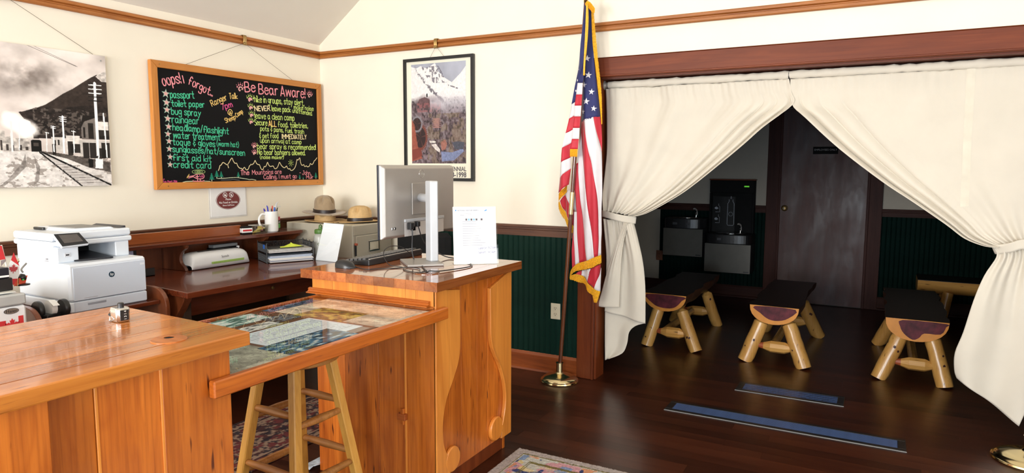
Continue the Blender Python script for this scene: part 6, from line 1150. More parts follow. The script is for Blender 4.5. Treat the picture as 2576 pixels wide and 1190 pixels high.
# ================================================================ FLAG AND ITS STAND
def flag_base(name, label, c, thingname='flag_stand'):
    t = thing(thingname, label, 'flag stand', c)
    MB().lathe([(0, 0), (.128, 0), (.131, .006), (.128, .014), (.120, .018), (.118, .024), (.100, .036), (.070, .046), (.034, .052), (.026, .056), (0, .056)], c, 48).build('base', M_brass, t, smooth=.7)
    MB().lathe([(.030, .052), (.030, .056), (.024, .064), (.023, .120), (.026, .122), (.026, .128), (.015, .129)], c, 32).build('socket', M_brass, t, smooth=.6)
    return t
fb_ = (2.257, -.150, 0); fstand = flag_base('flag_stand', 'round polished brass flag stand at the left of the curtained opening', fb_)
top = [(2.4241, 2.4808)][0]; P0 = Vector((fb_[0], fb_[1], .06)); P1 = Vector((top[0], -.180, top[1]))
def pole(t): return tuple(P0.lerp(P1, t))
M_pole = wood('pole_wood', (.16, .05, .016), (.08, .022, .008), 2, .22, coat=.5, tone=.02)
fl = thing('united_states_flag', 'gold-fringed stars and stripes flag hanging in folds on a wooden pole', 'flag', tuple(P0))
MB().tube([pole(0), pole(.5)], .0135, 14).build('pole', M_pole, fl, smooth=.6); MB().tube([pole(.5), pole(1)], .0125, 14).build('pole', M_pole, fl, smooth=.6)
MB().tube([pole(.445), pole(.50), pole(.505)], .0150, 14).build('pole_ferrule', M_brass, fl, smooth=.6)
MB().tube([pole(.995), pole(1.02), pole(1.03), pole(1.05), pole(1.09), pole(1.12)], [.014, .016, .008, .02, .012, .001], 12).build('finial', M_brass, fl, smooth=True)
M_navy = plain('flag_navy', (.012, .016, .105), .7, var=.12, nscale=20, sheen=.2); M_fred = plain('flag_crimson', (.50, .010, .028), .6, var=.08, nscale=14, sheen=.2); M_fwhite = plain('flag_white', (.72, .68, .70), .65, var=.04, nscale=14, sheen=.2); M_gold = plain('fringe_gold', (.80, .44, .025), .55, var=.22, nscale=120)
def fold(x, z, k): return .017 * math.sin(38 * x + 1.6 * z + k) + .007 * math.sin(95 * x + 2.3 * z)
YA, YB, YC = -.122, -.150, -.212
def cloth(name, mat, L, Rr, yl, k=0, n=26, m_=5, par=None, off=0):
    A, B = resample(smooth_line(L, 4), n), resample(smooth_line(Rr, 4), n); mb = MB()
    mb.grid(lambda u, v: (lambda p: (p[0], yl + off - (fold(p[0], p[1], k) if yl != YC else .004 * math.sin(60 * p[0])), p[1]))(A[round(v * (n - 1))] * (1 - u) + B[round(v * (n - 1))] * u), m_, n - 1)
    return mb.build(name, mat, par or fl, smooth=True, solid=.0012)
def fringe(name, T, Bt, yl, k=0, n=44, par=None, off=-.002):
    """hanging gold threads between a top and a bottom line"""
    A, B = resample(smooth_line(T, 4), n), resample(smooth_line(Bt, 4), n); mb = MB()
    for i in range(n - 1):
        a, b, c, d = A[i], A[i + 1], B[i + 1], B[i]; e = .12 + .1 * R.random(); j = R.uniform(-.12, .12); c = c + (b - c) * (R.random() * .12); d = d + (a - d) * (R.random() * .12); mid = (a + b) / 2; lo = (c + d) / 2
        def Y_(p, dy): return (p[0], yl + off - (fold(p[0], p[1], k) if yl != YC else .004 * math.sin(60 * p[0])) - dy, p[1])
        mb.add([Y_(a, 0), Y_(mid, .0035), Y_(b, 0), Y_(c + (d - c) * .12, 0), Y_(lo, .0035), Y_(d + (c - d) * .12, 0)], [(0, 1, 4, 5), (1, 2, 3, 4)])
    return mb.build(name, M_gold, par or fl, solid=.001)
A_ = (1400, 0, 5.954)
# left part, furthest back
aL = [(2.4279, 2.4568), (2.4248, 2.3721), (2.4190, 2.3076), (2.4091, 2.2185), (2.3967, 2.1373), (2.3774, 2.0519)] + [(2.3602, 1.9650), (2.3496, 1.8987), (2.3388, 1.8446)]; aR = [(2.4459, 2.4549), (2.4474, 2.3577), (2.4487, 2.2764), (2.4484, 2.1541)] + [(2.3899, 1.9759), (2.3773, 1.8974), (2.3695, 1.8622)]
YD = -.200
can2 = cloth('canton', M_navy, aL, aR, YD)
aS = [[(2.3388, 1.8446), (2.3686, 1.8623)], [(2.3237, 1.7545), (2.3628, 1.7773)], [(2.3085, 1.6615), (2.3547, 1.6923)], [(2.2908, 1.5679), (2.3466, 1.6035)], [(2.2787, 1.4734), (2.3385, 1.5073)], [(2.2673, 1.3744), (2.3420, 1.4366)], [(2.2547, 1.2761), (2.3314, 1.3333)]]
for i in range(6):
    t_, b_ = aS[i], aS[i + 1]; e_ = .03 if i < 3 else 0; cloth('stripe', (M_fwhite, M_fred)[i % 2], [t_[0], b_[0]], [(t_[1][0] + e_, t_[1][1] + e_ * .4), (b_[1][0] + (e_ if i < 2 else 0), b_[1][1] + (e_ if i < 2 else 0) * .4)], YD, n=8)
fringe('fringe', [(2.2178, 1.2653), (2.2379, 1.2902), (2.2644, 1.3077), (2.2970, 1.3325)], [(2.2173, 1.2139), (2.2385, 1.2365), (2.2650, 1.2591), (2.2939, 1.2816)], YA, n=26)
cloth('stripe', M_fred, [(2.2261, 1.2189), (2.2579, 1.2563), (2.2711, 1.2640), (2.3080, 1.2818)], [(2.2289, 1.2140), (2.2482, 1.1729), (2.2806, 1.1446), (2.3127, 1.1263)], YA, n=8, off=.006)
cloth('stripe', M_fwhite, [(2.2693, 1.2664), (2.2850, 1.2862), (2.3176, 1.3014), (2.3378, 1.2825)], [(2.2758, 1.2568), (2.2883, 1.2377), (2.3191, 1.1899), (2.3556, 1.1401)], YA, n=8, off=.004)
cloth('stripe', M_fred, [(2.2856, 1.2425), (2.3191, 1.1899), (2.3354, 1.1589), (2.3377, 1.1419)], [(2.2815, 1.1448), (2.3087, 1.0969), (2.3223, 1.0731), (2.3357, 1.0566)], YA, n=8, off=.003)
fringe('fringe', [(2.2162, 1.2138), (2.2253, 1.2141), (2.2500, 1.1707), (2.2825, 1.1401), (2.3097, 1.0922), (2.3366, 1.0568)], [(2.2141, 1.2064), (2.2156, 1.1696), (2.2398, 1.1238), (2.2725, 1.0858), (2.3050, 1.0431), (2.3320, 1.0028)], YA, n=36, off=.001)
# right part
c0 = [(2.4289, 2.4629), (2.4206, 2.3285), (2.4152, 2.2382), (2.4134, 2.1223), (2.4061, 2.0018)] + [(2.3951, 1.9096), (2.3895, 1.8170), (2.3870, 1.7366)]; c1 = [(2.4546, 2.4560), (2.4607, 2.2838), (2.4708, 2.1596), (2.4869, 2.0138)] + [(2.5002, 1.8963), (2.5082, 1.8210), (2.5128, 1.7657)]
can1 = cloth('canton', M_navy, c0, c1, YB, n=40, m_=8)
def bl_(s): return s
L0 = [(2.3576, 1.4675), (2.3521, 1.3746), (2.3425, 1.3147), (2.3552, 1.2694), (2.3614, 1.1927), (2.3677, 1.1207), (2.3714, 1.0048)] + [(2.3827, 0.8736), (2.3867, 0.8168)]
L1 = [(2.3834, 1.6643), (2.3744, 1.5833), (2.3696, 1.5233)] + [(2.3662, 1.4794), (2.3730, 1.3653), (2.3854, 1.2222), (2.3969, 1.1458), (2.4117, 1.0262)] + [(2.4236, 0.9247), (2.4374, 0.8675), (2.4446, 0.8370)]
L2 = [(2.3870, 1.7366), (2.3823, 1.6771), (2.3892, 1.5874)] + [(2.3907, 1.5644), (2.4051, 1.4558), (2.4305, 1.3091), (2.4505, 1.1716), (2.4785, 1.0247)] + [(2.4898, 0.9575), (2.5006, 0.8640)]
L3 = [(2.4137, 1.7485), (2.4291, 1.6464), (2.4492, 1.5399)] + [(2.4711, 1.4653), (2.5042, 1.3011), (2.5165, 1.1738), (2.5215, 1.0316)] + [(2.5236, 0.9690), (2.5228, 0.8732)]
L4 = [(2.4775, 1.7626), (2.4974, 1.6662), (2.5193, 1.5774), (2.5257, 1.5478)]
L5 = [(2.5128, 1.7657), (2.5216, 1.7035), (2.5275, 1.6026)] + [(2.5280, 1.5445), (2.5310, 1.4327), (2.5345, 1.2923), (2.5326, 1.1744), (2.5366, 1.0323)] + [(2.5352, 0.9696), (2.5369, 0.8779)]
cloth('stripe', M_fred, L0, [(2.3689, 1.4737), (2.3730, 1.3653), (2.3854, 1.2222), (2.3969, 1.1458), (2.4117, 1.0262)] + [(2.4236, 0.9247), (2.4374, 0.8675), (2.4446, 0.8370)], YB, n=34)
cloth('stripe', M_fwhite, L1, [L2[1]] + L2[2:], YB, n=40); cloth('stripe', M_fred, L2, L3, YB, n=40, m_=6)
cloth('stripe', M_fwhite, L3, L4 + L5[4:], YB, n=40, m_=6); cloth('stripe', M_fred, L4, L5[:3] + [(L4[-1][0] + .001, L4[-1][1] - .005)], YB, n=20, off=.0)
cloth('stripe', M_fwhite, [(2.3474, 1.1537), (2.3477, 1.0957), (2.3474, 1.0036)] + [(2.3563, 0.8914), (2.3623, 0.8004)], [(2.3662, 1.1544), (2.3685, 1.0966), (2.3714, 1.0048)] + [(2.3827, 0.8736), (2.3867, 0.8168)], YB, n=20)
cloth('stripe', M_fred, [(2.3458, 1.0368), (2.3381, 0.9098), (2.3401, 0.8414), (2.3431, 0.7754)], [(2.3477, 1.0515), (2.3563, 0.8914), (2.3585, 0.8427), (2.3623, 0.7989)], YB, n=16)
fringe('fringe', [(2.3330, 0.7426), (2.3410, 0.7752), (2.3628, 0.8014), (2.3867, 0.8168), (2.4446, 0.8370), (2.5006, 0.8640), (2.5379, 0.8790)], [(2.3312, 0.7129), (2.3452, 0.7411), (2.3686, 0.7602), (2.4000, 0.7665), (2.4517, 0.7812), (2.4976, 0.7977), (2.5409, 0.8240)], YB, n=64)
for mt_, L, Rr in ((M_fred, "315,642 345,618 385,606", "318,648 350,662 380,672"), (M_fwhite, "383,606 450,590 525,572", "378,672 425,695 470,745"), (M_fred, "525,572 585,545 645,518", "470,745 520,800 575,835"), (M_fwhite, "640,610 648,700 645,880", "640,640 610,740 568,832")): pass
cloth('stripe', M_fred, [(2.3619, 0.7425), (2.3775, 0.7556), (2.3984, 0.7631)], [(2.3636, 0.7397), (2.3805, 0.7342), (2.3963, 0.7306)], YB, n=6, off=.012)
cloth('stripe', M_fwhite, [(2.3973, 0.7640), (2.4321, 0.7745), (2.4707, 0.7862)], [(2.3952, 0.7305), (2.4199, 0.7202), (2.4437, 0.6963)], YB, n=8, off=.012)
cloth('stripe', M_fred, [(2.4692, 0.7851), (2.4608, 0.7611), (2.4484, 0.7260), (2.4427, 0.6962)], [(2.5330, 0.8174), (2.5311, 0.7569), (2.5156, 0.7073), (2.4970, 0.6570)], YB, n=10, off=.012)
cloth('stripe', M_fwhite, [(2.5310, 0.7618), (2.5156, 0.7073), (2.4950, 0.6578)], [(2.5355, 0.7959), (2.5360, 0.7090), (2.5353, 0.6362)], YB, n=8, off=.013)
fringe('fringe', [(2.3286, 0.7273), (2.3654, 0.7416), (2.4076, 0.7278), (2.4393, 0.7001), (2.4708, 0.6745), (2.4994, 0.6576), (2.5370, 0.6396)], [(2.3289, 0.7036), (2.3794, 0.6862), (2.4294, 0.6670), (2.4481, 0.6334), (2.4821, 0.6121), (2.5132, 0.5994), (2.5277, 0.5896)], YB, n=56, off=.008)
fringe('fringe', [(2.4836, 0.6147), (2.5028, 0.6067), (2.5275, 0.5969)], [(2.5009, 0.5650), (2.5087, 0.5629), (2.5189, 0.5649)], YB, n=10, off=.014)
# hem fold hanging over the pole
h0 = [(2.3868, 1.9748), (2.3778, 1.9034), (2.3686, 1.8341), (2.3673, 1.7663), (2.3599, 1.6937), (2.3539, 1.6242), (2.3436, 1.5598)]; h1 = [(2.4251, 1.9719), (2.4216, 1.9013), (2.4172, 1.8322), (2.4127, 1.7648), (2.4060, 1.6926), (2.4015, 1.6234), (2.3942, 1.5594)]
cloth('canton_fold', M_navy, [(2.4389, 2.3563), (2.4231, 2.2196), (2.4044, 2.1146), (2.3941, 2.0411)] + [h0[0]], [(2.4457, 2.3557), (2.4411, 2.2181), (2.4328, 2.0305)] + [h1[0]], YC, n=20)
for i in range(6): cloth('stripe', (M_fwhite, M_fred)[i % 2], [h0[i], h0[i + 1]], [h1[i], h1[i + 1]], YC, n=6)
fringe('fringe', [h0[6], h1[6]], [(2.3437, 1.5095), (2.3923, 1.5070)], YC, n=14)
# gold edging and cord
fringe('fringe', [(2.4526, 2.4267), (2.4588, 2.3240), (2.4664, 2.2209), (2.4803, 2.1170), (2.4936, 2.0005)] + [(2.5044, 1.8957), (2.5178, 1.7702), (2.5233, 1.7157)], [(2.4691, 2.4372), (2.4780, 2.3304), (2.4888, 2.2232), (2.4983, 2.1157), (2.5115, 1.9994)] + [(2.5222, 1.9032), (2.5282, 1.7699), (2.5291, 1.7198)], YB, n=110, off=-.006)
cd_ = [(2.4509, 2.4492), (2.4494, 2.3730), (2.4478, 2.3046), (2.4443, 2.2158), (2.4410, 2.1388), (2.4380, 2.0696), (2.4370, 2.0164)]
MB().tube([(p[0], -.225, p[1]) for p in smooth_line(cd_, 5)], .0065, 8).build('gold_cord', M_gold, fl, smooth=True)
MB().tube([(p[0], -.222, p[1]) for p in smooth_line([(2.4528, 2.4456), (2.4565, 2.3528), (2.4528, 2.2481), (2.4431, 2.1268)], 5)], .0045, 8).build('gold_cord', M_gold, fl, smooth=True)
fringe('top_tassel', [(2.4343, 2.4490), (2.4451, 2.4680), (2.4652, 2.4618), (2.4855, 2.4375), (2.4977, 2.4202)], [(2.4389, 2.4405), (2.4524, 2.4310), (2.4660, 2.4135), (2.4773, 2.4003), (2.4951, 2.3905)], YC, n=22)
for mb_, c, r_, par, yl, k in [(0, c, r_, can1, YB, 0) for c, r_ in zip([(2.4315, 2.1294), (2.4414, 2.0257)] + [(2.4140, 1.9653), (2.4626, 1.9206), (2.4303, 1.8618), (2.4794, 1.8154), (2.4037, 1.7975)], (.021, .0225, .020, .0215, .0225, .0195, .018))] + [(0, c, r_, can2, YD, 0) for c, r_ in zip([(2.3759, 1.9942), (2.3667, 1.9292)] + [(2.3878, 2.0595)], (.011, .010, .008))]:
    m = MB(); q = star2(c, r_, .12, .40); q = [(c[0] + (p[0] - c[0]) * (1 if par is can1 else .6), p[1]) for p in q]
    pts = [(p[0], yl - fold(p[0], p[1], 0) - .0022, p[1]) for p in q]; ce = (c[0], yl - fold(c[0], c[1], 0) - .0032, c[1]); m.add(pts + [ce], [(i, (i + 1) % 10, 10) for i in range(10)]); m.build('star', M_fwhite, par)
b2c = [(4.8208, -0.1670)][0]
b2 = thing('stand_base', 'round brass stand base cut off by the frame under the trailing curtain', 'stand base', (b2c[0], b2c[1], 0))
MB().lathe([(0, 0), (.155, 0), (.158, .006), (.155, .014), (.146, .018), (.143, .024), (.120, .036), (.080, .046), (.034, .052), (.026, .056), (0, .056)], (b2c[0], b2c[1], 0), 48).build('base', M_brass, b2, smooth=.7)
MB().lathe([(.030, .052), (.030, .056), (.024, .064), (.023, .120), (.026, .122), (.026, .128), (.015, .129)], (b2c[0], b2c[1], 0), 32).build('socket', M_brass, b2, smooth=.6)
# ================================================================ CURTAINS
rd = thing('curtain_rod', 'brushed metal curtain rod with round flange across the wide opening', 'rod', (3.66, .08, 1.985))
MB().tube([(2.460, .08, 1.985), (4.864, .08, 1.985)], .014, 16).build('rod', M_silver, rd, smooth=.6)
for xx, s in ((2.4585, 1), (4.8655, -1)): MB().lathe([(0, 0), (.030, 0), (.030, .004), (.022, .008), (.019, .012), (.019, .022), (.015, .024)], (xx, .08, 1.985), 28, Matrix.Rotation(math.radians(90 * s), 4, 'Y')).build('flange', M_silver, rd, smooth=.5)
M_cloth = plain('canvas_cloth', (.64, .585, .49), .85, var=.03, nscale=6, sheen=.15, bmp=.02)
def drape(name, L, Rr, y0, fn, par, nu=90, nv=90, solid=.0015, pw=1.0):
    A, B = resample(smooth_line(L, 4), nv + 1), resample(smooth_line(Rr, 4), nv + 1); mb = MB()
    def S(u, v): u = 1 - (1 - u) ** pw; p = A[round(v * nv)] * (1 - u) + B[round(v * nv)] * u; return (p[0], y0 - fn(u, v), p[1])
    return mb.grid(S, nu, nv).build(name, M_cloth, par, smooth=True, solid=solid)
def pocket(x0, x1, par, k):
    n = int((x1 - x0) * 160); P = []; 
    m = MB(); ns = 18; vs = []
    g = [R.uniform(-1, 1) for _ in range(n // 6 + 3)]
    for i in range(n + 1):
        x = x0 + (x1 - x0) * i / n; a = i / 6; j = int(a); f = a - j; w = g[j] * (1 - f) + g[j + 1] * f
        for q in range(ns):
            t = 2 * math.pi * q / ns; r = .0215 + .0022 * w + .0022 * math.sin(t * 2 + i * .5) * abs(w); vs.append((x + .006 * math.sin(t) * w, .08 + r * math.cos(t), 1.985 + 1.08 * r * math.sin(t)))
    m.add(vs, [(i * ns + q, i * ns + (q + 1) % ns, (i + 1) * ns + (q + 1) % ns, (i + 1) * ns + q) for i in range(n) for q in range(ns)]); return m.build('rod_pocket', M_cloth, par, smooth=True)
cl = thing('curtain', 'cream canvas curtain beside the flag, tied back toward the left jamb', 'curtain', (3.0, .08, .1))
MIDX = [(3.6010, 1.9363)][0][0]
pocket(2.486, MIDX - .002, cl, 1)
uL = [(2.4698, 1.9607), (2.4772, 1.8382), (2.4827, 1.7058), (2.4849, 1.5345), (2.4681, 1.3425), (2.4616, 1.2457), (2.4717, 1.1489)]; uR = [(3.6035, 1.9615), (3.6193, 1.8864), (3.6335, 1.8097), (3.4778, 1.6822), (3.3744, 1.5856), (3.2509, 1.4774), (3.0619, 1.3194), (2.9360, 1.2342), (2.7866, 1.1504), (2.6947, 1.1233)]
def f_up(u, v, seed=0):
    s = 1 - u; g = max(0, min(1, (v - .05) / .12)); w_ = s / (.055 + .035 * s); rolls = .044 * g * math.exp(-(s / .19) ** 3) * abs(math.sin(math.pi * (w_ + .5))) ** .55 * (1 + .35 * math.cos(2.2 * w_)) + .010 * g * math.exp(-((s - .30) / .10) ** 2)
    broad = (.014 * math.sin(u * 17 + 2.4 * v + seed) + .009 * math.sin(u * 37 - 3 * v + seed)) * (1 - .5 * v) * (1 - math.exp(-s / .25))
    return rolls + broad + .014 * v ** 7 * math.cos(u * 46) + .004 * (1 - v) ** 10 * math.cos(u * 170)
drape('upper_cloth', uL, uR, .074, f_up, cl, 170, 110, pw=1.6)
tl_ = [(2.4726, 1.0999), (2.4815, 1.0048), (2.4964, 0.8522), (2.4963, 0.6979), (2.4928, 0.5615), (2.4905, 0.4636)]; tr_ = [(2.6862, 1.0757), (2.7156, 0.9698), (2.7475, 0.8407), (2.7648, 0.7199), (2.7725, 0.5979), (2.7752, 0.4083)]
drape('lower_cloth', tl_, tr_, .078, lambda u, v: .022 * math.sin(u * 9 + .6) * (1 - .4 * v) + .008 * math.cos(u * 40) * (1 - v) ** 3 + .015 * (1 - v) * u, cl, 60, 60)
drape('front_flap', [(2.6226, 1.0845), (2.5757, 0.9366), (2.5221, 0.7809), (2.4807, 0.6236), (2.4483, 0.4990)], [(2.6576, 1.0813), (2.6253, 0.9582), (2.6105, 0.8253), (2.6058, 0.6730), (2.6014, 0.5042)], .046, lambda u, v: .018 * math.sin(u * 3.14) + .006 * math.cos(u * 24) * (1 - v) ** 2, cl, 30, 50)
drape('lower_hem', [(2.4864, 0.4809), (2.4875, 0.3631), (2.4901, 0.2251), (2.4941, 0.1183)], [(2.7720, 0.4097), (2.7065, 0.3839), (2.6623, 0.3351), (2.6502, 0.2558), (2.6168, 0.1830), (2.5196, 0.1299)], .096, lambda u, v: .012 * math.sin(u * 7 + 1), cl, 40, 40)
def tie(P, par, y0, y1):
    tp, bt = P; A, B = resample(smooth_line(tp, 4), 30), resample(smooth_line(bt, 4), 30)
    return MB().grid(lambda u, v: (lambda p: (p[0], y0 + (y1 - y0) * math.sin(math.pi * min(1, u * .9 + .05)), p[1]))(A[round(u * 29)] * (1 - v) + B[round(u * 29)] * v), 29, 5).build('tieback', M_cloth, par, smooth=True, solid=.004)
tie(([(2.4589, 1.1566), (2.5488, 1.1428), (2.6273, 1.1288), (2.6757, 1.1251), (2.7007, 1.1187)], [(2.4597, 1.1131), (2.5497, 1.0977), (2.6283, 1.0823), (2.6768, 1.0751), (2.6960, 1.0741)]), cl, .075, .030)
cr_ = thing('curtain', 'wide cream canvas curtain with bluish trailing hem, tied back toward the right jamb', 'curtain', (4.3, .08, .1))
pocket(MIDX + .002, 4.840, cr_, 2)
vL = [(4.845, 1.965), (4.845, 1.7), (4.845, 1.4), (4.842, 1.2), (4.835, 1.06)]; vR = [(3.6101, 1.9601), (3.6262, 1.8168), (3.7074, 1.7294), (3.8891, 1.5532), (4.1105, 1.3722), (4.2579, 1.2676), (4.4184, 1.1501), (4.5056, 1.0800), (4.5891, 1.0453), (4.6439, 1.0388)]
def f_r(u, v):
    s = 1 - u; g = max(0, min(1, (v - .05) / .12)); w_ = s / (.075 + .05 * s); rolls = .052 * g * math.exp(-(s / .21) ** 3) * abs(math.sin(math.pi * (w_ + .5))) ** .55 * (1 + .3 * math.cos(2.2 * w_)) + .012 * g * math.exp(-((s - .33) / .10) ** 2)
    return rolls + (.006 * math.sin(u * 13 + v) + .005 * math.sin(u * 29)) * (1 - math.exp(-s / .25)) + .014 * v ** 7 * math.cos(u * 40) + .003 * (1 - v) ** 10 * math.cos(u * 150)
drape('upper_cloth', vL, vR, .074, f_r, cr_, 170, 110, pw=1.6)
drape('lower_cloth', [(4.6393, 1.0358), (4.6556, 0.9909), (4.6064, 0.8856), (4.5671, 0.7509), (4.5325, 0.5762), (4.5033, 0.4571), (4.5074, 0.3609), (4.5213, 0.3144)], [(4.838, 1.05), (4.842, .8), (4.85, .5), (4.84, .25)] + [(4.8066, 0.1044)], .070, lambda u, v: .030 * math.sin(u * 7.5 + .4) * (.5 + .5 * v) + .012 * math.cos(u * 34) * (1 - v) ** 4 + .04 * math.sin(3.14 * v) * (1 - u), cr_, 70, 70)
tie(([(4.6301, 1.0462), (4.6580, 1.0515), (4.7013, 1.0648), (4.7642, 1.0881)] + [(4.868, 1.075)], [(4.6509, 1.0001), (4.6685, 1.0031), (4.7117, 1.0167), (4.7675, 1.0382)] + [(4.868, 1.020)]), cr_, .075, .022)
A_r, B_r = resample(smooth_line(vL, 4), 61), resample(smooth_line(vR, 4), 61)
sm_ = [(4.4886, 1.9465), (4.5011, 1.3835)]; 
def f_seam(u, v):
    k = .74 * v; i = min(int(k * 60), 59); f = k * 60 - i; a, b = A_r[i] * (1 - f) + A_r[i + 1] * f, B_r[i] * (1 - f) + B_r[i + 1] * f; xs_ = sm_[0][0] + (sm_[1][0] - sm_[0][0]) * v + .038 * (u - .5); t_ = (xs_ - a[0]) / (b[0] - a[0]); p = a * (1 - t_) + b * t_; return (p[0], .0725 - f_r(t_, k), p[1])
MB().grid(f_seam, 3, 60).build('seam', plain('canvas_seam', (.67, .615, .505), .85), cr_, smooth=True)
# ================================================================ OUTLETS AND FLOOR GRILLES
def outlet(label, c, plate, mat):
    t = thing('wall_outlet', label, 'outlet', c); x, y, z = c; w, h = plate
    MB().box(x - w / 2, x + w / 2, y - .006, y, z - h / 2, z + h / 2, .002).build('plate', mat, t)
    for dz in (-.021, .021):
        f_ = MB().lathe([(0, 0), (.016, 0), (.016, .002), (0, .002)], (x, y - .006, z + dz), 20, Matrix.Rotation(math.radians(90), 4, 'X')).build('socket', mat, t)
        m = MB(); [m.box(x + d - .0012, x + d + .0012, y - .0085, y - .008, z + dz - .002, z + dz + .008) for d in (-.006, .006)]; m.cbox((x, y - .0083, z + dz - .008), (.005, .0005, .005)); m.build('slots', M_ink, f_)
    return t
op = [(2.1601, 0.4446)][0]
outlet('almond double outlet on the green wainscot beside the flag pole', (op[0], -.012, op[1]), (.072, .112), plain('almond', (.62, .55, .40), .4))
hp2 = [(1.8521, 0.4129)][0]
outlet('small brown wall outlet left of the drinking fountains in the hall', (hp2[0], 3.541, hp2[1]), (.075, .115), plain('brown_plate', (.16, .06, .03), .4))
M_blue = plain('grille_sky_reflection', (.055, .10, .24), .35, metal=.3, var=.15, nscale=30)  # slat blue is the reflected sky put into the colour
def grille(label, x0, x1, y0, y1, n, holes):
    t = thing('floor_grille', label, 'grille', ((x0 + x1) / 2, (y0 + y1) / 2, 0)); b = .028
    for q in ((x0, x1, y0, y0 + b), (x0, x1, y1 - b, y1), (x0, x0 + b + .01, y0 + b, y1 - b), (x1 - b - .01, x1, y0 + b, y1 - b)): MB().box(*q, .0002, .006, .002).build('frame_bar', M_dgrey if False else M_black, t)
    MB().box(x0 + b, x1 - b, y0 + b, y1 - b, .0002, .0008).build('pan', M_blackm, t)
    w = (y1 - y0 - 2 * b) / n; p = None
    for i in range(n):
        yy = y0 + b + i * w
        if p is None: p = MB().box(x0 + b + .011, x1 - b - .011, yy + w * .12, yy + w * .88, .0009, .0052, .0006).build('slat', M_blue, t)
        else: dup(p, ORG[p.name] + Vector((0, i * w, 0)), t)
    MB().box(x0 - .002, x1 + .002, y0 - .003, y0 - .0002, .0002, .0035, .0005).build('edge_strip', M_grey, t)
    if holes:
        m = MB()
        for i in range(70): m.cbox((x0 + .05 + (x1 - x0 - .1) * R.random(), y0 + b + (y1 - y0 - 2 * b) * R.random(), .0053), (.010, .004, .0004), R.random() * 3)
        m.build('flakes', M_black, t)['kind'] = 'stuff'
grille('longer slotted floor grille nearest the room, reflected sky painted into its slats', 3.036, 4.293, -.345, -.176, 14, False)
grille('shorter worn floor grille inside the opening, reflected sky painted into its slats', 3.338, 3.976, .236, .427, 4, True)
# ================================================================ DRINKING FOUNTAINS
def cooler(label, px, panel_, zt, zb):
    x0, x1 = px; t = thing('drinking_fountain', label, 'fountain', ((x0 + x1) / 2, 3.40, panel_[0]))
    MB().box(x0 + .006, x1 - .006, 3.245, 3.545, panel_[0], panel_[1], .006).build('cabinet', plain('fountain_dark', (.02, .02, .02), .45), t)
    MB().box(x0 + .004, x1 - .004, 3.238, 3.2445, panel_[0] + .004, panel_[1] - .004, .002).build('front_panel', plain('fountain_grey', (.085, .078, .065), .4, metal=.2, var=.06), t)
    m = MB(); fr_ = smooth_line([(x0, 3.40), (x0 + .02, 3.24), (x0 + .10, 3.195), ((x0 + x1) / 2, 3.185), (x1 - .10, 3.195), (x1 - .02, 3.24), (x1, 3.40)], 4); m.prism([(x0, 3.497)] + fr_ + [(x1, 3.497)], 2, zb, zt); m.build('basin_surround', M_black, t, bevel=.008)
    xc = (x0 + x1) / 2; MB().lathe([(0, -.03), (.08, -.022), (.13, -.004), (.15, .0), (.155, .004), (.15, .006)], (xc, 3.36, zt + .002), 36, None, 1.05, .85).build('basin', M_chrome, t, smooth=True)
    MB().cbox((xc - .01, 3.192, (zt + zb) / 2), (.19, .012, .034), 0, .006).build('push_bar', M_dgrey, t)
    MB().tube(smooth_line([(xc + .09, 3.46, zt), (xc + .09, 3.46, zt + .035), (xc + .085, 3.45, zt + .05)], 4), .008, 10).build('spout', M_chrome, t, smooth=True)
    MB().tube(smooth_line([(xc + .098, 3.47, zt + .02), (xc + .095, 3.465, zt + .075), (xc + .075, 3.45, zt + .098), (xc + .060, 3.44, zt + .092)], 4), [.006] * 5 + [.010] * 6 + [.008] * 2, 8).build('spout_guard', M_silver, t, smooth=True)
    MB().box(x1 - .075, x1 - .018, 3.2365, 3.2385, panel_[0] + .016, panel_[0] + .028).build('badge', M_black, t)
    return t
r0 = [(2.4399, 0.6262), (2.9060, 0.6273), (2.9100, 0.3077), (2.4629, 0.3116)]; l0 = [(1.9720, 0.7705), (2.4178, 0.7780), (2.4281, 0.4588), (1.9985, 0.4613)]; rt_ = [(2.6849, 0.7296)][0][1]; lt_ = [(2.2206, 0.8817)][0][1]
kA = cooler('lower drinking fountain under the bottle-filling panel in the hall', (r0[0][0] - .004, r0[1][0] + .02), (r0[2][1], r0[0][1]), rt_, r0[0][1])
kB = cooler('higher drinking fountain nearest the tied curtain in the hall', (l0[0][0], l0[1][0]), (l0[2][1], l0[0][1]), lt_, l0[0][1])
bf = [(2.4291, 1.3029), (2.9059, 1.2961), (2.8993, 0.7180), (2.4396, 0.7168)]; bx0, bx1, bz0_, bz1_ = bf[0][0], bf[1][0], bf[2][1], bf[0][1]
fs = thing('bottle_filler', 'tall black bottle-filling panel with a green light above the lower fountain', 'bottle filler', ((bx0 + bx1) / 2, 3.5, bz0_))
MB().box(bx0, bx1, 3.50, 3.552, bz0_ - .03, bz1_, .006).build('back', M_blackm, fs); MB().box(bx0, bx1, 3.455, 3.50, bz1_ - .14, bz1_, .006).build('head', M_blackm, fs); MB().box(bx0 - .008, bx1 + .008, 3.45, 3.552, bz1_ + .0005, bz1_ + .012, .003).build('top_cap', M_mah, fs)
for a, b in ((bx0, bx0 + .02), (bx1 - .02, bx1)): MB().box(a, b, 3.455, 3.4995, bz0_ - .03, bz1_ - .141, .003).build('cheek', M_blackm, fs)
cvp = MB().grid(lambda u, v: (bx0 + .03 + .24 * u, 3.499 - .02 * math.sin(math.pi * min(1, u * 1.0)), bz0_ - .01 + (bz1_ - .18 - bz0_ + .01) * v), 12, 1).build('splash_panel', plain('panel_charcoal', (.02, .02, .02), .7, spec=.25), fs, smooth=True)
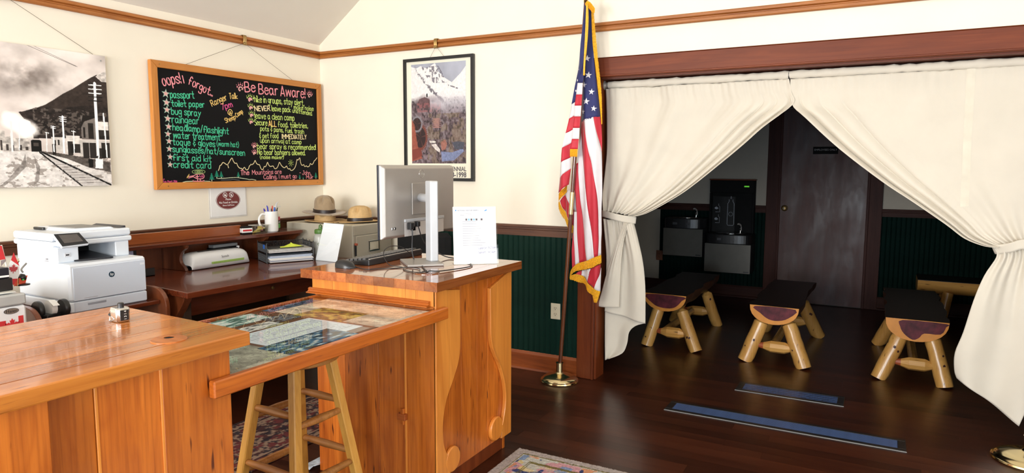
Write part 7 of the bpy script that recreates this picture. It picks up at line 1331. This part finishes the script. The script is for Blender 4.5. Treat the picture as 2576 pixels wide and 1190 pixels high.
MB().cbox((bx1 - .085, 3.4545, bz1_ - .065), (.052, .002, .014), 0, .0008).build('status_light', plain('light_green', (.10, .55, .03), .4, emit=(.2, 1, .05, .55)), fs)
M_icon = plain('icon_line', (.30, .32, .36), .5); IP = lambda p: (p[0], 3.4775, p[1])
bxc, bzc = (bx0 + bx1) / 2 - .01, (bz0_ + bz1_) / 2 - .08
m = MB(); ribbon(m, [(bxc - .02, bzc + .16), (bxc - .02, bzc + .14), (bxc - .034, bzc + .115), (bxc - .036, bzc - .11), (bxc - .028, bzc - .125), (bxc + .028, bzc - .125), (bxc + .036, bzc - .11), (bxc + .034, bzc + .115), (bxc + .02, bzc + .14), (bxc + .02, bzc + .16)], .005, IP, True, 1)
ribbon(m, [(bxc + .022 * math.cos(t), bzc + .022 * math.sin(t)) for t in [j * math.pi / 8 for j in range(17)]], .003, IP, False, 1); ribbon(m, [(bxc, bzc + .20), (bxc - .006, bzc + .175), (bxc, bzc + .168), (bxc + .006, bzc + .175), (bxc, bzc + .20)], .004, IP, False, 1); m.build('bottle_symbol', M_icon, fs)
for zz in (.06, -.06):
    m = MB(); xx = bx0 + .085; ribbon(m, [(xx + .012, bzc + zz + .05), (xx + .012, bzc + zz + .03), (xx + .024, bzc + zz + .02), (xx + .024, bzc + zz - .04), (xx - .02, bzc + zz - .04)], .004, IP, True, 1); m.flat([IP((xx + a, bzc + zz + b)) for a, b in ((-.03, .01), (-.01, .02), (.012, .0), (-.01, -.012), (-.03, -.005))]); m.build('instruction_symbol', M_icon, fs)
# ================================================================ LOG BENCHES
M_log = wood('peeled_log', (.62, .35, .10), (.46, .22, .05), 2, .32, coat=.3, fleck=(.10, .04, .012), tone=.12, contrast=.5); M_logx = wood('peeled_log_x', (.62, .35, .10), (.46, .22, .05), 0, .32, coat=.3, fleck=(.10, .04, .012), tone=.12, contrast=.5)
M_sap = plain('sapwood', (.62, .25, .045), .45, coat=.05, spec=.3, var=.12); M_heart = plain('heartwood', (.085, .014, .020), .5, coat=.0, spec=.25, var=.6, nscale=18); M_seattop = wood('seat_top', (.018, .006, .004), (.008, .003, .002), 1, .42, coat=0, tone=.1); M_tenon = plain('tenon_wood', (.30, .07, .025), .4, var=.2); M_knot = plain('knot', (.045, .012, .012), .5); M_bark = wood('bark_edge', (.10, .035, .012), (.04, .014, .006), 1, .5)
def log_tube(A, B, r0_, r1_, chamfer, n=14, wob=.05, seed=0):
    A, B = Vector(A), Vector(B); rg_ = random.Random(seed); m = MB(); P = []; rr_2 = []
    for i in range(9): t = i / 8; P.append(tuple(A.lerp(B, t) + Vector((rg_.uniform(-1, 1), rg_.uniform(-1, 1), 0)) * .0015)); rr_2.append((r0_ + (r1_ - r0_) * t) * (1 + rg_.uniform(-wob, wob) * .4))
    if chamfer: P = P[:-1] + [tuple(A.lerp(B, .93)), tuple(B)]; rr_2 = rr_2[:-1] + [r1_, r1_ * .45]
    return m.tube(P, rr_2, n)
def bench(label, cx, cy0, cy1, sw, seed, heart, legs, zt=.43):
    rg_ = random.Random(seed); t = thing('log_bench', label, 'bench', (cx, (cy0 + cy1) / 2, 0)); n = 14; ny = 12; dep_ = sw * .40
    hl = [sw / 2 * (1 + rg_.uniform(-.06, .10)) for _ in range(ny + 1)]; hr = [sw / 2 * (1 + rg_.uniform(-.06, .10)) for _ in range(ny + 1)]; hl[0] = hr[0] = sw / 2
    def sec(j, k):
        a = math.pi * k / n; s = (hl[j] if math.cos(a) > 0 else hr[j]); d = dep_ * (1 + .06 * math.sin(j * 1.7 + seed) * (j > 0)); return (cx - s * math.cos(a) * (1 + .0 * k), cy0 + (cy1 - cy0) * j / ny, zt - d * math.sin(a) ** .85)
    m = MB(); vs = [sec(j, k) for j in range(ny + 1) for k in range(n + 1)]; m.add(vs, [(j * (n + 1) + k, (j + 1) * (n + 1) + k, (j + 1) * (n + 1) + k + 1, j * (n + 1) + k + 1) for j in range(ny) for k in range(n)]); m.add([sec(ny, k) for k in range(n + 1)], [tuple(range(n + 1))[::-1]]); m.build('seat_log', M_bark, t, smooth=.8)
    m = MB(); m.add([(sec(j, 0)[0] , sec(j, 0)[1], zt + .001) for j in range(ny + 1)] + [(sec(j, n)[0], sec(j, n)[1], zt + .001) for j in range(ny + 1)], [(j, j + ny + 1, j + ny + 2, j + 1) for j in range(ny)]); m.build('seat_top', M_seattop, t)
    e0 = [(sec(0, k)[0], sec(0, k)[2]) for k in range(n + 1)]; MB().prism(e0, 1, cy0 - .003, cy0).build('end_grain', M_sap, t)
    MB().prism(smooth_line([(cx + a * sw / 2, zt - dep_ * b) for a, b in heart], 3, True), 1, cy0 - .0045, cy0 - .003).build('heartwood', M_heart, t)
    for i, (bx, by, tx, ty, tz, r_) in enumerate(legs):
        A, B = Vector((bx, by, 0)), Vector((tx, ty, tz)); lg_ = log_tube(A, B, r_ * 1.06, r_, True, 14, .05, seed * 10 + i); 
        lg_.v = [(p[0], p[1], max(p[2], 0.0)) for p in lg_.v]; o = lg_.build('leg', M_log, t, smooth=.6)
        for q in range(2):
            f_ = rg_.uniform(.2, .8); c = A.lerp(B, f_); a = rg_.uniform(-2.4, -.7); d = Vector((math.cos(a), math.sin(a), .1)).normalized(); M_ = Matrix.Translation(c + d * (r_ * .985)) @ d.to_track_quat('Z', 'Y').to_matrix().to_4x4(); MB().lathe([(0, .0), (.009, 0), (.008, .003), (0, .0038)], (0, 0, 0), 10, M_, 1, 1.25).build('knot', M_knot, o)
    for (i, j), z in (((0, 1), .125), ((2, 3), .125)):
        def at_(k): b = legs[k]; f_ = z / b[4]; return Vector((b[0] + (b[2] - b[0]) * f_, b[1] + (b[3] - b[1]) * f_, z))
        A, B = at_(i), at_(j); d = (B - A); MB().tube([tuple(A.lerp(B, f_)) for f_ in (.26, .42, .72, .86)], [.026, .044, .044, .026], 9).build('stretcher', M_logx, t); 
        for f0, f1 in ((.12, .29), (.83, .92)): MB().tube([tuple(A.lerp(B, f0)), tuple(A.lerp(B, f1))], [.017, .028] if f0 < .5 else [.028, .017], 9).build('tenon', M_tenon, t)
    ym0, ym1 = legs[0][1] + .02, legs[2][1] - .02; MB().tube([(cx, ym0, .125), (cx, ym1, .125)], .030, 10).build('long_stretcher', M_log, t, smooth=.6)
H1 = [(-.86, .06), (-.55, .60), (-.2, .78), (.25, .80), (.55, .66), (.8, .30), (.9, .06)]; H2 = [(-.80, .06), (-.55, .42), (-.2, .72), (.2, .76), (.6, .56), (.86, .06)]; H3 = [(-.45, .05), (-.52, .35), (-.38, .68), (-.1, .92), (.1, .80), (.25, .58), (.75, .55), (.9, .2), (.9, .05)]
def legset(fl_, fr_, rl, rr2, cx, yf, yr, r_): return [(fl_, yf, cx - .085, yf + .06, .315, r_), (fr_, yf - .01, cx + .095, yf + .06, .315, r_), (rl, yr, cx - .085, yr - .06, .315, r_), (rr2, yr + .01, cx + .095, yr - .06, .315, r_)]
bench('log bench half hidden by the tied curtain, nearest the fountains', 2.625, 1.06, 2.30, .345, 1, H1, legset(2.492, 2.893, 2.45, 2.845, 2.655, 1.045, 2.025, .047))
bench('middle log bench in front of the closed hall door', 3.462, .985, 2.27, .340, 2, H2, legset(3.272, 3.682, 3.25, 3.700, 3.462, .985, 2.015, .052))
bench('log bench with mottled purple end grain beside the trailing curtain', 4.365, .990, 2.30, .370, 3, H3, legset(4.158, 4.548, 4.148, 4.56, 4.365, .985, 2.005, .050))
wb_ = thing('log_bench', 'split-log bench set sideways against the dark hall wall behind the trailing curtain', 'bench', (5.05, 3.25, 0))
MB().prism(smooth_line([(3.06, .405), (3.08, .33), (3.16, .278), (3.28, .268), (3.40, .30), (3.44, .36), (3.45, .405)], 4), 0, 4.45, 5.70).build('seat_log', M_logx, wb_, smooth=.8); MB().box(4.45, 5.70, 3.062, 3.448, .4052, .409).build('seat_top', M_seattop, wb_)
for a, b in ((4.70, 3.12), (5.45, 3.12), (4.70, 3.38), (5.45, 3.38)): MB().tube([(a - .05 * (1 if a < 5 else -1), b + (.02 if b > 3.2 else -.02), 0), (a, b, .30)], .045, 12).build('leg', M_log, wb_, smooth=.6)
